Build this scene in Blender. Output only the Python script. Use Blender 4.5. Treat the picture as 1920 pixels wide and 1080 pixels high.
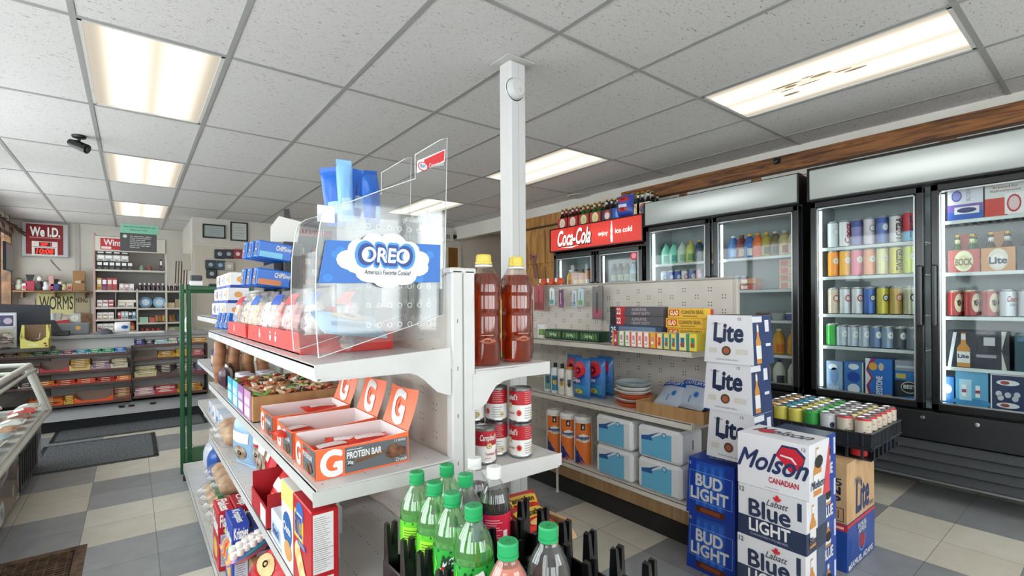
import bpy, bmesh, math, random
from mathutils import Vector, Matrix
random.seed(7)
PI = math.pi
for o in list(bpy.data.objects): bpy.data.objects.remove(o)
SC = bpy.context.scene; COL = SC.collection
# ---------------------------------------------------------------- camera
FPX, YAW, CYP, ROLL, CZ, CEIL = 910.27, 0.66332, 27.86, -0.0060, 1.24, 2.536
_f = Vector((math.sin(YAW), math.cos(YAW), 0)); _r = Vector((math.cos(YAW), -math.sin(YAW), 0)); _u = Vector((0, 0, 1))
RV = _r*math.cos(ROLL)+_u*math.sin(ROLL); UV = -_r*math.sin(ROLL)+_u*math.cos(ROLL)
cam = bpy.data.cameras.new('camera'); cam_ob = bpy.data.objects.new('camera', cam); COL.objects.link(cam_ob)
cam.sensor_width = 36; cam.lens = FPX*36/1920; cam.shift_y = CYP/1920; cam.clip_start = 0.02; cam.clip_end = 100
cam_ob.matrix_world = Matrix(((RV.x, UV.x, -_f.x, 0), (RV.y, UV.y, -_f.y, 0), (RV.z, UV.z, -_f.z, CZ), (0, 0, 0, 1)))
SC.camera = cam_ob
def ray(u, v): return RV*((u-960)/FPX)-UV*((v-540-CYP)/FPX)+_f
def OZ(u, v, z): d = ray(u, v); return d*((z-CZ)/d.z)+Vector((0, 0, CZ))
def OX(u, v, x): d = ray(u, v); return d*(x/d.x)+Vector((0, 0, CZ))
def OY(u, v, y): d = ray(u, v); return d*(y/d.y)+Vector((0, 0, CZ))
# ---------------------------------------------------------------- view, world
SC.view_settings.view_transform = 'Standard'; SC.view_settings.look = 'None'
SC.view_settings.gamma = 1; SC.view_settings.use_curve_mapping = False
SC.view_settings.exposure = 0.26
W = bpy.data.worlds.new('sky'); SC.world = W; W.use_nodes = True
_bg = W.node_tree.nodes['Background']; _bg.inputs[0].default_value = (0.98, 0.985, 1.0, 1); _bg.inputs[1].default_value = 5.6
LAMP = 1.9
# ---------------------------------------------------------------- materials
MC = {}
def lin(c): return c/12.92 if c <= .04045 else ((c+.055)/1.055)**2.4
def rgb(h): h = h.lstrip('#'); return tuple(lin(int(h[i:i+2], 16)/255) for i in (0, 2, 4))+(1,)
def C(h, ro=.45, me=0, em=0, name=None, coat=0):
    k = (h, ro, me, em, coat)
    if k in MC: return MC[k]
    m = bpy.data.materials.new(name or 'surface_'+h); m.use_nodes = True; b = m.node_tree.nodes['Principled BSDF']
    b.inputs['Base Color'].default_value = rgb(h); b.inputs['Roughness'].default_value = ro; b.inputs['Metallic'].default_value = me
    if coat: b.inputs['Coat Weight'].default_value = coat
    if em: b.inputs['Emission Color'].default_value = rgb(h); b.inputs['Emission Strength'].default_value = em
    MC[k] = m; return m
class NT:
    def __init__(s, name):
        s.m = bpy.data.materials.new(name); s.m.use_nodes = True; s.t = s.m.node_tree; s.n = s.t.nodes; s.b = s.n['Principled BSDF']; s.out = s.n['Material Output']
    def N(s, k, **kw):
        n = s.n.new(k)
        for a, v in kw.items():
            if a.startswith('i_'): n.inputs[a[2:].replace('_', ' ')].default_value = v
            else: setattr(n, a, v)
        return n
    def L(s, a, b): s.t.links.new(a, b)
    def co(s, kind='Object'): return s.N('ShaderNodeTexCoord').outputs[kind]
    def ramp(s, fac, stops):
        r = s.N('ShaderNodeValToRGB'); e = r.color_ramp.elements
        while len(e) < len(stops): e.new(.5)
        for i, (p, c) in enumerate(stops): e[i].position = p; e[i].color = rgb(c)
        s.L(fac, r.inputs[0]); return r.outputs[0]
    def mapping(s, src, sc=(1, 1, 1), loc=(0, 0, 0)):
        m = s.N('ShaderNodeMapping'); m.inputs['Scale'].default_value = sc; m.inputs['Location'].default_value = loc; s.L(src, m.inputs[0]); return m.outputs[0]
def noisy(name, c1, c2, sc=(8, 8, 8), ro=.5, bump=0, detail=4, me=0, p=(.35, .65)):
    k = NT(name); n = k.N('ShaderNodeTexNoise', i_Scale=1.0, i_Detail=detail); k.L(k.mapping(k.co(), sc), n.inputs['Vector'])
    k.L(k.ramp(n.outputs[0], [(p[0], c1), (p[1], c2)]), k.b.inputs['Base Color']); k.b.inputs['Roughness'].default_value = ro; k.b.inputs['Metallic'].default_value = me
    if bump:
        b = k.N('ShaderNodeBump', i_Strength=bump, i_Distance=.002); k.L(n.outputs[0], b.inputs['Height']); k.L(b.outputs[0], k.b.inputs['Normal'])
    return k.m
# ceiling tile: off-white with fissures
k = NT('ceiling_tile'); c = k.co()
v = k.N('ShaderNodeTexNoise', i_Scale=1.0, i_Detail=3); k.L(k.mapping(c, (38, 95, 1)), v.inputs['Vector'])
n2 = k.N('ShaderNodeTexNoise', i_Scale=1.0, i_Detail=2); k.L(k.mapping(c, (160, 160, 1), (3, 1, 0)), n2.inputs['Vector'])
mx = k.N('ShaderNodeMath', operation='MINIMUM'); k.L(v.outputs[0], mx.inputs[0]); k.L(n2.outputs[0], mx.inputs[1])
k.L(k.ramp(mx.outputs[0], [(.30, '#8f8d8b'), (.335, '#cfcdcc'), (.5, '#d3d1d0')]), k.b.inputs['Base Color']); k.b.inputs['Roughness'].default_value = .95
CEILM = k.m
# floor: 12-inch vinyl tiles laid two by two in two colours
k = NT('vinyl_floor'); c = k.co(); TX, TY = .318, .298
sx = k.N('ShaderNodeSeparateXYZ'); k.L(c, sx.inputs[0])
def mth(op, a, b=None):
    n = k.N('ShaderNodeMath', operation=op)
    for i, q in enumerate((a, b)):
        if q is None: continue
        if isinstance(q, (int, float)): n.inputs[i].default_value = q
        else: k.L(q, n.inputs[i])
    return n.outputs[0]
ux = mth('DIVIDE', mth('ADD', sx.outputs[0], .223), TX); uy = mth('DIVIDE', mth('SUBTRACT', sx.outputs[1], 3.892), TY)
par = mth('FLOORED_MODULO', mth('ADD', mth('FLOOR', mth('DIVIDE', ux, 2)), mth('FLOOR', mth('DIVIDE', uy, 2))), 2)
def seam(a): f = mth('FRACT', a); return mth('LESS_THAN', mth('MINIMUM', f, mth('SUBTRACT', 1.0, f)), .0055)
sm = mth('MAXIMUM', seam(ux), seam(uy))
nz = k.N('ShaderNodeTexNoise', i_Scale=9.0, i_Detail=6); k.L(c, nz.inputs['Vector'])
wn = k.N('ShaderNodeTexWhiteNoise', noise_dimensions='2D'); cb = k.N('ShaderNodeCombineXYZ'); k.L(mth('FLOOR', ux), cb.inputs[0]); k.L(mth('FLOOR', uy), cb.inputs[1]); k.L(cb.outputs[0], wn.inputs[0])
mixv = mth('ADD', mth('MULTIPLY', nz.outputs[0], .7), mth('MULTIPLY', wn.outputs[0], .3))
grey = k.ramp(mixv, [(.3, '#8c8e91'), (.7, '#a2a4a7')]); bei = k.ramp(mixv, [(.3, '#cfc9ba'), (.7, '#ded9cd')])
m1 = k.N('ShaderNodeMixRGB'); k.L(par, m1.inputs[0]); k.L(grey, m1.inputs[1]); k.L(bei, m1.inputs[2])
m2 = k.N('ShaderNodeMixRGB'); k.L(mth('MULTIPLY', sm, .75), m2.inputs[0]); k.L(m1.outputs[0], m2.inputs[1]); m2.inputs[2].default_value = rgb('#4f4c48')
k.L(m2.outputs[0], k.b.inputs['Base Color']); k.b.inputs['Roughness'].default_value = .28
FLOORM = k.m
# wood
def wood(name, c1, c2, sc):
    k = NT(name); n = k.N('ShaderNodeTexNoise', i_Scale=1.0, i_Detail=5, i_Distortion=1.2); k.L(k.mapping(k.co(), sc), n.inputs['Vector'])
    k.L(k.ramp(n.outputs[0], [(.35, c1), (.62, c2)]), k.b.inputs['Base Color']); k.b.inputs['Roughness'].default_value = .4; return k.m
OAK = wood('oak_trim', '#4a2a14', '#96602f', (25, 3, 40)); PANELW = wood('pine_panel', '#8c5c28', '#b98744', (12, 14, 2.2)); KICKW = wood('laminate_kick', '#b08a60', '#c49f74', (20, 22, 2))
STEELW = noisy('white_shelf_paint', '#c4c3c2', '#cfcecd', (6, 6, 6), .35); PEG = noisy('pegboard_putty', '#c9c2b9', '#d2ccc3', (5, 5, 5), .55)
CARD = noisy('cardboard', '#a27a50', '#b48c60', (30, 30, 8), .8); CARD2 = noisy('cardboard_light', '#c09a70', '#cfab82', (25, 25, 8), .8)
WALLM = noisy('painted_wall', '#cfcbc2', '#d9d5cd', (2, 2, 2), .8); WALLG = noisy('brown_grey_wall', '#cfc5b9', '#d8cec2', (2, 2, 2), .8)  # alcove and recess walls have their own slightly browner grey
MATM = noisy('ribbed_mat', '#43464a', '#74777b', (90, 40, 1), .95, .4)
BLK = C('#141416', .35); BLKG = C('#0c0d0f', .18); DK = C('#26282b', .5); WHT = C('#e2e2e2', .4); CHR = C('#c9cccf', .25, 1)
def troffer_mat():
    k = NT('lit_diffuser'); g = k.co('Generated'); s = k.N('ShaderNodeSeparateXYZ'); k.L(g, s.inputs[0])
    def tube(c0, w):
        a = k.N('ShaderNodeMath', operation='SUBTRACT'); k.L(s.outputs[0], a.inputs[0]); a.inputs[1].default_value = c0
        b = k.N('ShaderNodeMath', operation='ABSOLUTE'); k.L(a.outputs[0], b.inputs[0])
        d = k.N('ShaderNodeMapRange', interpolation_type='SMOOTHERSTEP'); k.L(b.outputs[0], d.inputs[0]); d.inputs[1].default_value = w; d.inputs[2].default_value = 0; return d.outputs[0]
    a = k.N('ShaderNodeMath', operation='ADD'); k.L(tube(.3, .28), a.inputs[0]); k.L(tube(.72, .28), a.inputs[1])
    m = k.N('ShaderNodeMapRange'); k.L(a.outputs[0], m.inputs[0]); m.inputs[3].default_value = .30; m.inputs[4].default_value = 1.0
    ms = k.N('ShaderNodeMath', operation='MULTIPLY'); k.L(m.outputs[0], ms.inputs[0]); ms.inputs[1].default_value = LAMP
    e = k.N('ShaderNodeEmission'); e.inputs[0].default_value = (1, .89, .72, 1); k.L(ms.outputs[0], e.inputs[1]); k.L(e.outputs[0], k.out.inputs[0]); return k.m
LIT = troffer_mat()
def clear(name, tint, gl=.08, ro=.03, op=0.0, opc='#ffffff', mxg=.4):
    k = NT(name); t = k.N('ShaderNodeBsdfTransparent'); t.inputs[0].default_value = tint; g = k.N('ShaderNodeBsdfGlossy'); g.inputs['Roughness'].default_value = ro
    lw = k.N('ShaderNodeLayerWeight'); lw.inputs[0].default_value = .35
    mr = k.N('ShaderNodeMapRange'); k.L(lw.outputs['Facing'], mr.inputs[0]); mr.inputs[3].default_value = gl; mr.inputs[4].default_value = mxg
    m = k.N('ShaderNodeMixShader'); k.L(mr.outputs[0], m.inputs[0]); k.L(t.outputs[0], m.inputs[1]); k.L(g.outputs[0], m.inputs[2]); o = m.outputs[0]
    if op:
        d = k.N('ShaderNodeBsdfDiffuse'); d.inputs[0].default_value = rgb(opc); m2 = k.N('ShaderNodeMixShader'); m2.inputs[0].default_value = op; k.L(o, m2.inputs[1]); k.L(d.outputs[0], m2.inputs[2]); o = m2.outputs[0]
    k.L(o, k.out.inputs[0]); return k.m
GLASS = clear('door_glass', (.93, .96, .96, 1), .02, mxg=.11); ACR = clear('clear_acrylic', (.96, .97, .97, 1), .035, .05, .02, mxg=.22); PET = clear('clear_plastic_bottle', (.93, .94, .94, 1), .08, .05, .03)
FILM = clear('clear_film', (.97, .97, .97, 1), .05, .12, .05, mxg=.3)
def liquid(h, tr=.5):
    k = NT('liquid_'+h); k.b.inputs['Base Color'].default_value = rgb(h); k.b.inputs['Roughness'].default_value = .06; k.b.inputs['Transmission Weight'].default_value = tr; k.b.inputs['IOR'].default_value = 1.33; return k.m
# ---------------------------------------------------------------- mesh builder
class Fr:
    curved = False
    def __init__(s, o, u, v, n=None):
        s.o = Vector(o); s.u = Vector(u); s.v = Vector(v); s.n = Vector(n) if n is not None else s.u.cross(s.v)
    def pt(s, a, b, l=0): return s.o+s.u*a+s.v*b+s.n*l
class Cyl:
    curved = True
    def __init__(s, r, z0=0, c=(0, 0), th=0): s.r = r; s.z0 = z0; s.c = c; s.th = th
    def pt(s, a, b, l=0): t = a/s.r+s.th; return Vector((s.c[0]+(s.r+l)*math.sin(t), s.c[1]-(s.r+l)*math.cos(t), s.z0+b))
class Pil:
    curved = True
    def __init__(s, w, h, t, o=(0, 0, 0), sg=-1): s.w = w; s.h = h; s.t = t; s.o = Vector(o); s.sg = sg
    def pt(s, a, b, l=0):
        x = min(1, abs(2*a/s.w)); z = min(1, abs(2*b/s.h-1)); k = ((1-x**2.5)*(1-z**2.5))
        return s.o+Vector((a, s.sg*(s.t/2*max(k, 0)**.5+l), b))
TXC = {}
def text_mesh(s, bold, shear):
    k = (s, bold, shear)
    if k not in TXC:
        cu = bpy.data.curves.new('t', 'FONT'); cu.body = s; cu.offset = bold; cu.shear = shear; cu.resolution_u = 4; cu.fill_mode = 'BOTH' if hasattr(cu, 'fill_mode') else 'BOTH'
        o = bpy.data.objects.new('t', cu); me = bpy.data.meshes.new_from_object(o)
        vs = [(v.co.x, v.co.y) for v in me.vertices]; fs = [tuple(p.vertices) for p in me.polygons]
        bpy.data.objects.remove(o); bpy.data.curves.remove(cu); bpy.data.meshes.remove(me)
        xs = [a for a, b in vs] or [0, 1]; ys = [b for a, b in vs] or [0, 1]
        TXC[k] = (vs, fs, min(xs), max(xs), min(ys), max(ys))
    return TXC[k]
LAY = .0005
class MB:
    def __init__(s): s.v = []; s.f = []; s.m = []; s.s = []; s.ml = []
    def mi(s, m):
        if m not in s.ml: s.ml.append(m)
        return s.ml.index(m)
    def add(s, vs, fs, mat, sm=False):
        b = len(s.v); s.v += [tuple(v) for v in vs]; i = s.mi(mat)
        for f in fs: s.f.append(tuple(b+q for q in f)); s.m.append(i); s.s.append(sm)
    def box(s, a, b, mat, bev=0):
        x0, y0, z0 = a; x1, y1, z1 = b
        if x0 > x1: x0, x1 = x1, x0
        if y0 > y1: y0, y1 = y1, y0
        if z0 > z1: z0, z1 = z1, z0
        c = min(bev, (x1-x0)/2.1, (y1-y0)/2.1, (z1-z0)/2.1) if bev else 0
        if c <= 0:
            s.add([(x, y, z) for x in (x0, x1) for y in (y0, y1) for z in (z0, z1)], [(0, 1, 3, 2), (4, 6, 7, 5), (0, 4, 5, 1), (2, 3, 7, 6), (0, 2, 6, 4), (1, 5, 7, 3)], mat); return
        vs = []; ix = {}
        for i in (0, 1):
            for j in (0, 1):
                for k in (0, 1):
                    X = (x0, x1)[i]; Y = (y0, y1)[j]; Z = (z0, z1)[k]; dx = c*(1-2*i); dy = c*(1-2*j); dz = c*(1-2*k)
                    for ax, p in enumerate(((X, Y+dy, Z+dz), (X+dx, Y, Z+dz), (X+dx, Y+dy, Z))): ix[i, j, k, ax] = len(vs); vs.append(p)
        g = lambda i, j, k, a: ix[i, j, k, a]; fs = []
        for i in (0, 1):
            fs.append([g(i, 0, 0, 0), g(i, 1, 0, 0), g(i, 1, 1, 0), g(i, 0, 1, 0)]); fs.append([g(0, i, 0, 1), g(1, i, 0, 1), g(1, i, 1, 1), g(0, i, 1, 1)]); fs.append([g(0, 0, i, 2), g(1, 0, i, 2), g(1, 1, i, 2), g(0, 1, i, 2)])
            for j in (0, 1):
                fs.append([g(i, j, 0, 0), g(i, j, 1, 0), g(i, j, 1, 1), g(i, j, 0, 1)]); fs.append([g(i, 0, j, 0), g(i, 1, j, 0), g(i, 1, j, 2), g(i, 0, j, 2)]); fs.append([g(0, i, j, 1), g(1, i, j, 1), g(1, i, j, 2), g(0, i, j, 2)])
                for k in (0, 1): fs.append([g(i, j, k, 0), g(i, j, k, 1), g(i, j, k, 2)])
        s.add(vs, fs, mat)
    def hexa(s, p, mat): s.add(p, [(0, 1, 2, 3), (4, 7, 6, 5), (0, 4, 5, 1), (1, 5, 6, 2), (2, 6, 7, 3), (3, 7, 4, 0)], mat)
    def lathe(s, prof, mat, c=(0, 0, 0), n=16, sm=True, ax='z'):
        # prof: [(r,z)] or [(r,z,mat)] - the mat belongs to the band above that ring
        P = lambda r, z, t: {'z': (c[0]+r*math.cos(t), c[1]+r*math.sin(t), c[2]+z), 'x': (c[0]+z, c[1]+r*math.cos(t), c[2]+r*math.sin(t)), 'y': (c[0]+r*math.cos(t), c[1]+z, c[2]+r*math.sin(t))}[ax]
        for i in range(len(prof)-1):
            a, b = prof[i], prof[i+1]; m = a[2] if len(a) > 2 and a[2] else mat
            if a[0] < 1e-6 and b[0] < 1e-6: continue
            vs = [P(a[0], a[1], 2*PI*q/n) for q in range(n)]+[P(b[0], b[1], 2*PI*q/n) for q in range(n)]
            if a[0] < 1e-6: vs = [P(0, a[1], 0)]+vs[n:]; fs = [(0, 1+q, 1+(q+1) % n) for q in range(n)]
            elif b[0] < 1e-6: vs = vs[:n]+[P(0, b[1], 0)]; fs = [(q, (q+1) % n, n) for q in range(n)]
            else: fs = [(q, (q+1) % n, n+(q+1) % n, n+q) for q in range(n)]
            s.add(vs, fs, m, sm)
    def tube(s, pts, r, mat, n=6):
        pts = [Vector(p) for p in pts]; rings = []
        for i, p in enumerate(pts):
            d = (pts[min(i+1, len(pts)-1)]-pts[max(i-1, 0)]).normalized(); a = d.orthogonal().normalized() if i == 0 else (a-d*a.dot(d)).normalized(); b = d.cross(a)
            rr = r[i] if isinstance(r, (list, tuple)) else r
            rings.append([p+a*rr*math.cos(2*PI*q/n)+b*rr*math.sin(2*PI*q/n) for q in range(n)])
        vs = [v for g in rings for v in g]; fs = [(i*n+q, i*n+(q+1) % n, (i+1)*n+(q+1) % n, (i+1)*n+q) for i in range(len(pts)-1) for q in range(n)]
        s.add(vs, fs, mat, True); s.add(rings[0], [tuple(range(n))], mat); s.add(rings[-1], [tuple(range(n))], mat)
    def prism(s, poly, fr, dep, mat, side=None):
        n = len(poly); a = [fr.pt(x, y, 0) for x, y in poly]; b = [fr.pt(x, y, -dep) for x, y in poly]
        s.add(a+b, [tuple(range(n)), tuple(range(2*n-1, n-1, -1))], mat); s.add(a+b, [(i, (i+1) % n, n+(i+1) % n, n+i) for i in range(n)], side or mat)
    def surf(s, fn, nu, nv, mat, sm=True, thick=0):
        vs = [fn(i/nu, j/nv) for j in range(nv+1) for i in range(nu+1)]
        s.add(vs, [(j*(nu+1)+i, j*(nu+1)+i+1, (j+1)*(nu+1)+i+1, (j+1)*(nu+1)+i) for j in range(nv) for i in range(nu)], mat, sm)
    # ---- printed marks, on a frame
    def rect(s, fr, a0, b0, a1, b1, mat, l=1):
        if fr.curved: s.surf(lambda u, v: fr.pt(a0+(a1-a0)*u, b0+(b1-b0)*v, l*LAY), 8, 6, mat)
        else: s.add([fr.pt(a0, b0, l*LAY), fr.pt(a1, b0, l*LAY), fr.pt(a1, b1, l*LAY), fr.pt(a0, b1, l*LAY)], [(0, 1, 2, 3)], mat)
    def poly(s, fr, pts, mat, l=1):
        if fr.curved:
            cx = sum(q[0] for q in pts)/len(pts); cy = sum(q[1] for q in pts)/len(pts); P = []
            for i, q in enumerate(pts):
                r = pts[(i+1) % len(pts)]; k = 1 if len(pts) > 9 else 3
                P += [(q[0]+(r[0]-q[0])*j/k, q[1]+(r[1]-q[1])*j/k) for j in range(k)]
            n = len(P); R = (.0, .34, .67, 1.0); vs = [fr.pt(cx, cy, l*LAY)]+[fr.pt(cx+(q[0]-cx)*t, cy+(q[1]-cy)*t, l*LAY) for t in R[1:] for q in P]
            s.add(vs, [(0, 1+i, 1+(i+1) % n) for i in range(n)]+[(1+j*n+i, 1+j*n+(i+1) % n, 1+(j+1)*n+(i+1) % n, 1+(j+1)*n+i) for j in range(2) for i in range(n)], mat, True)
        else: s.add([fr.pt(a, b, l*LAY) for a, b in pts], [tuple(range(len(pts)))], mat)
    def disc(s, fr, a, b, ra, rb, mat, l=1, n=14): s.poly(fr, [(a+ra*math.cos(2*PI*i/n), b+rb*math.sin(2*PI*i/n)) for i in range(n)], mat, l)
    def frame(s, fr, a0, b0, a1, b1, w, mat, l=1):
        for q in ((a0, b0, a1, b0+w), (a0, b1-w, a1, b1), (a0, b0, a0+w, b1), (a1-w, b0, a1, b1)): s.rect(fr, *q, mat, l)
    def txt(s, fr, t, a0, b0, a1, b1, mat, l=2, bold=0, sh=0, rot=0):
        vs, fs, x0, x1, y0, y1 = text_mesh(t, 0, sh); W_ = x1-x0 or 1; H_ = y1-y0 or 1
        def mp(x, y, e=0):
            p, q = (x-x0)/W_, (y-y0)/H_
            if rot == 90: p, q = 1-q, p
            elif rot == -90: p, q = q, 1-p
            return fr.pt(a0+(a1-a0)*p, b0+(b1-b0)*q, (l+e)*LAY)
        n = 8 if bold > .035 else 4
        for i in range(n if bold else 1):
            dx, dy = (bold*.8*math.cos(2*PI*i/n), bold*.8*math.sin(2*PI*i/n)) if bold else (0, 0)
            s.add([mp(q[0]+dx, q[1]+dy, i*.1) for q in vs], fs, mat)
    def mesh(s, name):
        me = bpy.data.meshes.new(name); me.from_pydata(s.v, [], s.f); me.polygons.foreach_set('material_index', s.m); me.polygons.foreach_set('use_smooth', s.s)
        for m in s.ml: me.materials.append(m)
        me.update(); return me
# ---------------------------------------------------------------- objects
LABELS = []
def tagit(o, label, cat, group=None):
    o['label'] = label; o['category'] = cat
    if group: o['group'] = group
    LABELS.append(label)
def part(mb, name, parent=None, label=None, loc=None):
    me = mb.mesh(name) if isinstance(mb, MB) else mb
    o = bpy.data.objects.new(name, me); COL.objects.link(o); o.parent = parent
    if loc: o.location = loc
    if label: o['label'] = label
    return o
def thing(name, label, cat, loc=(0, 0, 0), rz=0, group=None):
    o = bpy.data.objects.new(name, None); COL.objects.link(o); o.location = loc; o.rotation_euler = (0, 0, rz); tagit(o, label, cat, group); return o
def solo(mb, name, label, cat, loc=(0, 0, 0), rz=0, group=None):
    o = part(mb, name); o.location = loc; o.rotation_euler = (0, 0, rz); tagit(o, label, cat, group); return o
def struct(mb, name, parent=None):
    o = part(mb, name, parent)
    if not parent: o['kind'] = 'structure'
    return o
# a kind is a list of (part name, mesh, parent index or None, part label); one entry = the thing is that mesh
def kind(*parts): return [(n, m.mesh(n) if isinstance(m, MB) else m, p, l) for n, m, p, l in [(q+(None, None))[:4] for q in parts]]
def put(kd, name, label, cat, loc, rz=0, group=None, rot=None, sc=None):
    if len(kd) == 1: o = bpy.data.objects.new(name, kd[0][1]); COL.objects.link(o); o.location = loc; o.rotation_euler = (0, 0, rz); tagit(o, label, cat, group)
    else:
        o = thing(name, label, cat, loc, rz, group); made = []
        for n, m, p, l in kd: made.append(part(m, n, o if p is None else made[p], l))
    if rot: o.rotation_euler = rot
    if sc: o.scale = sc
    return o
FX = -PI/2   # turned to face the left aisle (-X)
def faces(w, d, h):
    return {'f': Fr((-w/2, -d/2, 0), (1, 0, 0), (0, 0, 1)), 'r': Fr((w/2, -d/2, 0), (0, 1, 0), (0, 0, 1)), 'l': Fr((-w/2, d/2, 0), (0, -1, 0), (0, 0, 1)), 't': Fr((-w/2, -d/2, h), (1, 0, 0), (0, 1, 0))}
def carton(w, d, h, mat, art=None, bev=.002):
    m = MB(); m.box((-w/2, -d/2, 0), (w/2, d/2, h), mat, bev)
    if art: art(m, faces(w, d, h), w, d, h)
    return m
ORD = ['first', 'second', 'third', 'fourth', 'fifth', 'sixth', 'seventh', 'eighth', 'ninth', 'tenth', 'eleventh', 'twelfth', 'thirteenth', 'fourteenth', 'fifteenth', 'sixteenth', 'seventeenth', 'eighteenth', 'nineteenth', 'twentieth']
# ================================================================ SETTING
XL, XR, YF, YB, YP = -1.42, 4.37, -2.6, 10.32, 8.56
m = MB(); m.box((XL-.1, YF-.1, -.1), (XR+.1, YB+.1, 0), FLOORM); struct(m, 'floor')
# ceiling with T-bar grid
GX0, GY0, GS = -.816, 2.916, .6096
LIGHTS = [(1, 0), (1, 2), (1, 4), (6, -1), (6, 0), (6, 2), (1, -2), (6, -3), (3, -4)]
def cell(i, j): return (GX0+i*GS, GY0+j*2*GS, GX0+(i+1)*GS, GY0+(j+1)*2*GS)
LIGHTS = [(1, 0), (1, 2), (1, 4), (6, -2), (6, 0), (6, 2), (1, -2), (6, -4), (3, -4)]  # last three are unseen troffers, added out of frame for light
m = MB(); tm = MB()
i = -1
while GX0+i*GS < XR:
    j = -5
    while GY0+j*2*GS < YB:
        if (i, j) not in LIGHTS:
            x0, y0, x1, y1 = cell(i, j); x0 = max(x0, XL); x1 = min(x1, XR); y0 = max(y0, YF); y1 = min(y1, YB)
            if x1 > x0 and y1 > y0: m.box((x0, y0, CEIL+.004), (x1, y1, CEIL+.03), CEILM)
        j += 1
    i += 1
TB = C('#9c9c9b', .5)
for i in range(-1, 10):
    x = GX0+i*GS
    if XL < x < XR: m.box((x-.012, YF, CEIL), (x+.012, YB, CEIL+.02), TB)
for j in range(-5, 8):
    y = GY0+j*2*GS
    if YF < y < YB: m.box((XL, y-.012, CEIL+.0005), (XR, y+.012, CEIL+.02), TB)
struct(m, 'ceiling')
for q, (i, j) in enumerate(LIGHTS):
    x0, y0, x1, y1 = cell(i, j); w, h = x1-x0, y1-y0
    nm = ['above the left aisle, nearest', 'above the left aisle, middle one with two glowing tubes', 'far end of the left aisle, brightest and smallest', 'stained, above the tall coolers at upper right', 'behind the white column', 'seen through the acrylic display bin', 'added unseen behind the camera on the left', 'added unseen behind the camera on the right', 'added unseen at the shop front'][q]
    t = thing('ceiling_light', 'recessed fluorescent ceiling light '+nm, 'ceiling light', ((x0+x1)/2, (y0+y1)/2, CEIL), 0, 'fluorescent troffers in the ceiling grid')
    m = MB(); b = .018
    for a in ((-w/2+.012, -h/2+.012, w/2-.012, -h/2+.012+b), (-w/2+.012, h/2-.012-b, w/2-.012, h/2-.012), (-w/2+.012, -h/2+.012, -w/2+.012+b, h/2-.012), (w/2-.012-b, -h/2+.012, w/2-.012, h/2-.012)): m.box((a[0], a[1], .001), (a[2], a[3], .022), C('#d2d0cc', .4))
    part(m, 'frame', t)
    m = MB(); m.box((-w/2+.03, -h/2+.03, .009), (w/2-.03, h/2-.03, .014), LIT); dd = part(m, 'diffuser', t)
    if q == 3:
        m = MB(); st = C('#e3c79a', .6)
        for k in range(9):
            cx, cy = random.uniform(-.05, .13), random.uniform(-.25, .15); m.disc(Fr((0, 0, .0085), (1, 0, 0), (0, -1, 0)), cx, cy, random.uniform(.008, .02), random.uniform(.03, .10), st, 0)
        part(m, 'stain', dd, 'brown water stain')
# right wall with timber band
YQ = 7.2; qa, qb = OY(792, 450, YQ).x, XR
m = MB(); m.box((XR, YF, 0), (XR+.1, 5.72, CEIL+.03), WALLM); m.box((XR, 5.72, 2.33), (XR+.1, YQ, CEIL+.03), WALLM); m.box((XR, YQ, 0), (XR+.1, YB, CEIL+.03), WALLM); struct(m, 'wall_right')
m = MB(); m.box((XR+.1, YQ, 0), (6.6, YQ+.1, 2.6), WALLG); m.box((6.6, 5.6, 0), (6.7, YQ+.1, 2.6), WALLG); m.box((XR+.1, 5.6, 0), (6.6, 5.72, 2.6), WALLG); m.box((XR+.1, 5.72, 2.5), (6.6, YQ, 2.6), WALLG); m.box((XR+.1, 5.72, -.1), (6.6, YQ, 0), FLOORM); struct(m, 'wall_alcove')
m = MB(); m.box((qa, YQ, 0), (XR, YQ+.1, CEIL), WALLM); struct(m, 'wall_partition')
m = MB(); m.box((XR-.03, -2.5, 2.345), (XR, 3.55, 2.475), OAK, .004); m.box((XR-.028, -2.5, 2.28), (XR, 3.5, 2.345), C('#c6c2ba', .7))
for y in (.1, .72, 1.33, 2.0, 2.72, 3.3): m.box((XR-.034, y, 2.2), (XR-.001, y+.09, 2.345), OAK, .003)
m.box((XR-.035, -2.5, 2.325), (XR-.0, 3.5, 2.345), C('#3a2210', .5)); struct(m, 'trim_1')
m = MB(); m.box((XR-.03, 4.0, 2.27), (XR, 5.62, 2.41), PANELW, .004); m.box((XR-.035, 4.3, 2.24), (XR, 5.6, 2.265), C('#3a2210', .5)); struct(m, 'trim_2')
t = thing('wall_cabinet', 'tall knotty pine panelled cupboard beside the red cooler', 'cabinet', (XR, 5.0, 0))
m = MB(); m.box((-.06, -.66, 0), (-.001, .62, 2.235), PANELW, .003); part(m, 'body', t)
for i in range(3):
    for z0, z1 in ((.1, .95), (1.0, 1.72), (1.76, 2.2)):
        m = MB(); y = -.62+i*.41; m.box((-.078, y, z0), (-.061, y+.38, z1), PANELW, .008); m.box((-.084, y+.07, z0+.06), (-.079, y+.31, z1-.06), PANELW, .004); dr = part(m, 'door', t)
m = MB(); rb = C('#8a5a5c', .7)
for sg in (-1, 1):
    m.add([(0, 0, 0), (0, sg*.075, .05), (0, sg*.085, -.01), (0, sg*.07, -.05), (-.012, sg*.03, 0)], [(0, 1, 2, 4), (0, 4, 2, 3)], rb); m.add([(-.004, 0, 0), (-.004, -.035+sg*.012, -.3), (-.004, -.075+sg*.03, -.29), (-.004, sg*.02, 0)], [(0, 1, 2, 3)], rb)
m.lathe([(0, -.02), (.018, -.012), (.022, 0), (.018, .012), (0, .02)], rb, (-.01, 0, 0), 8)
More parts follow.
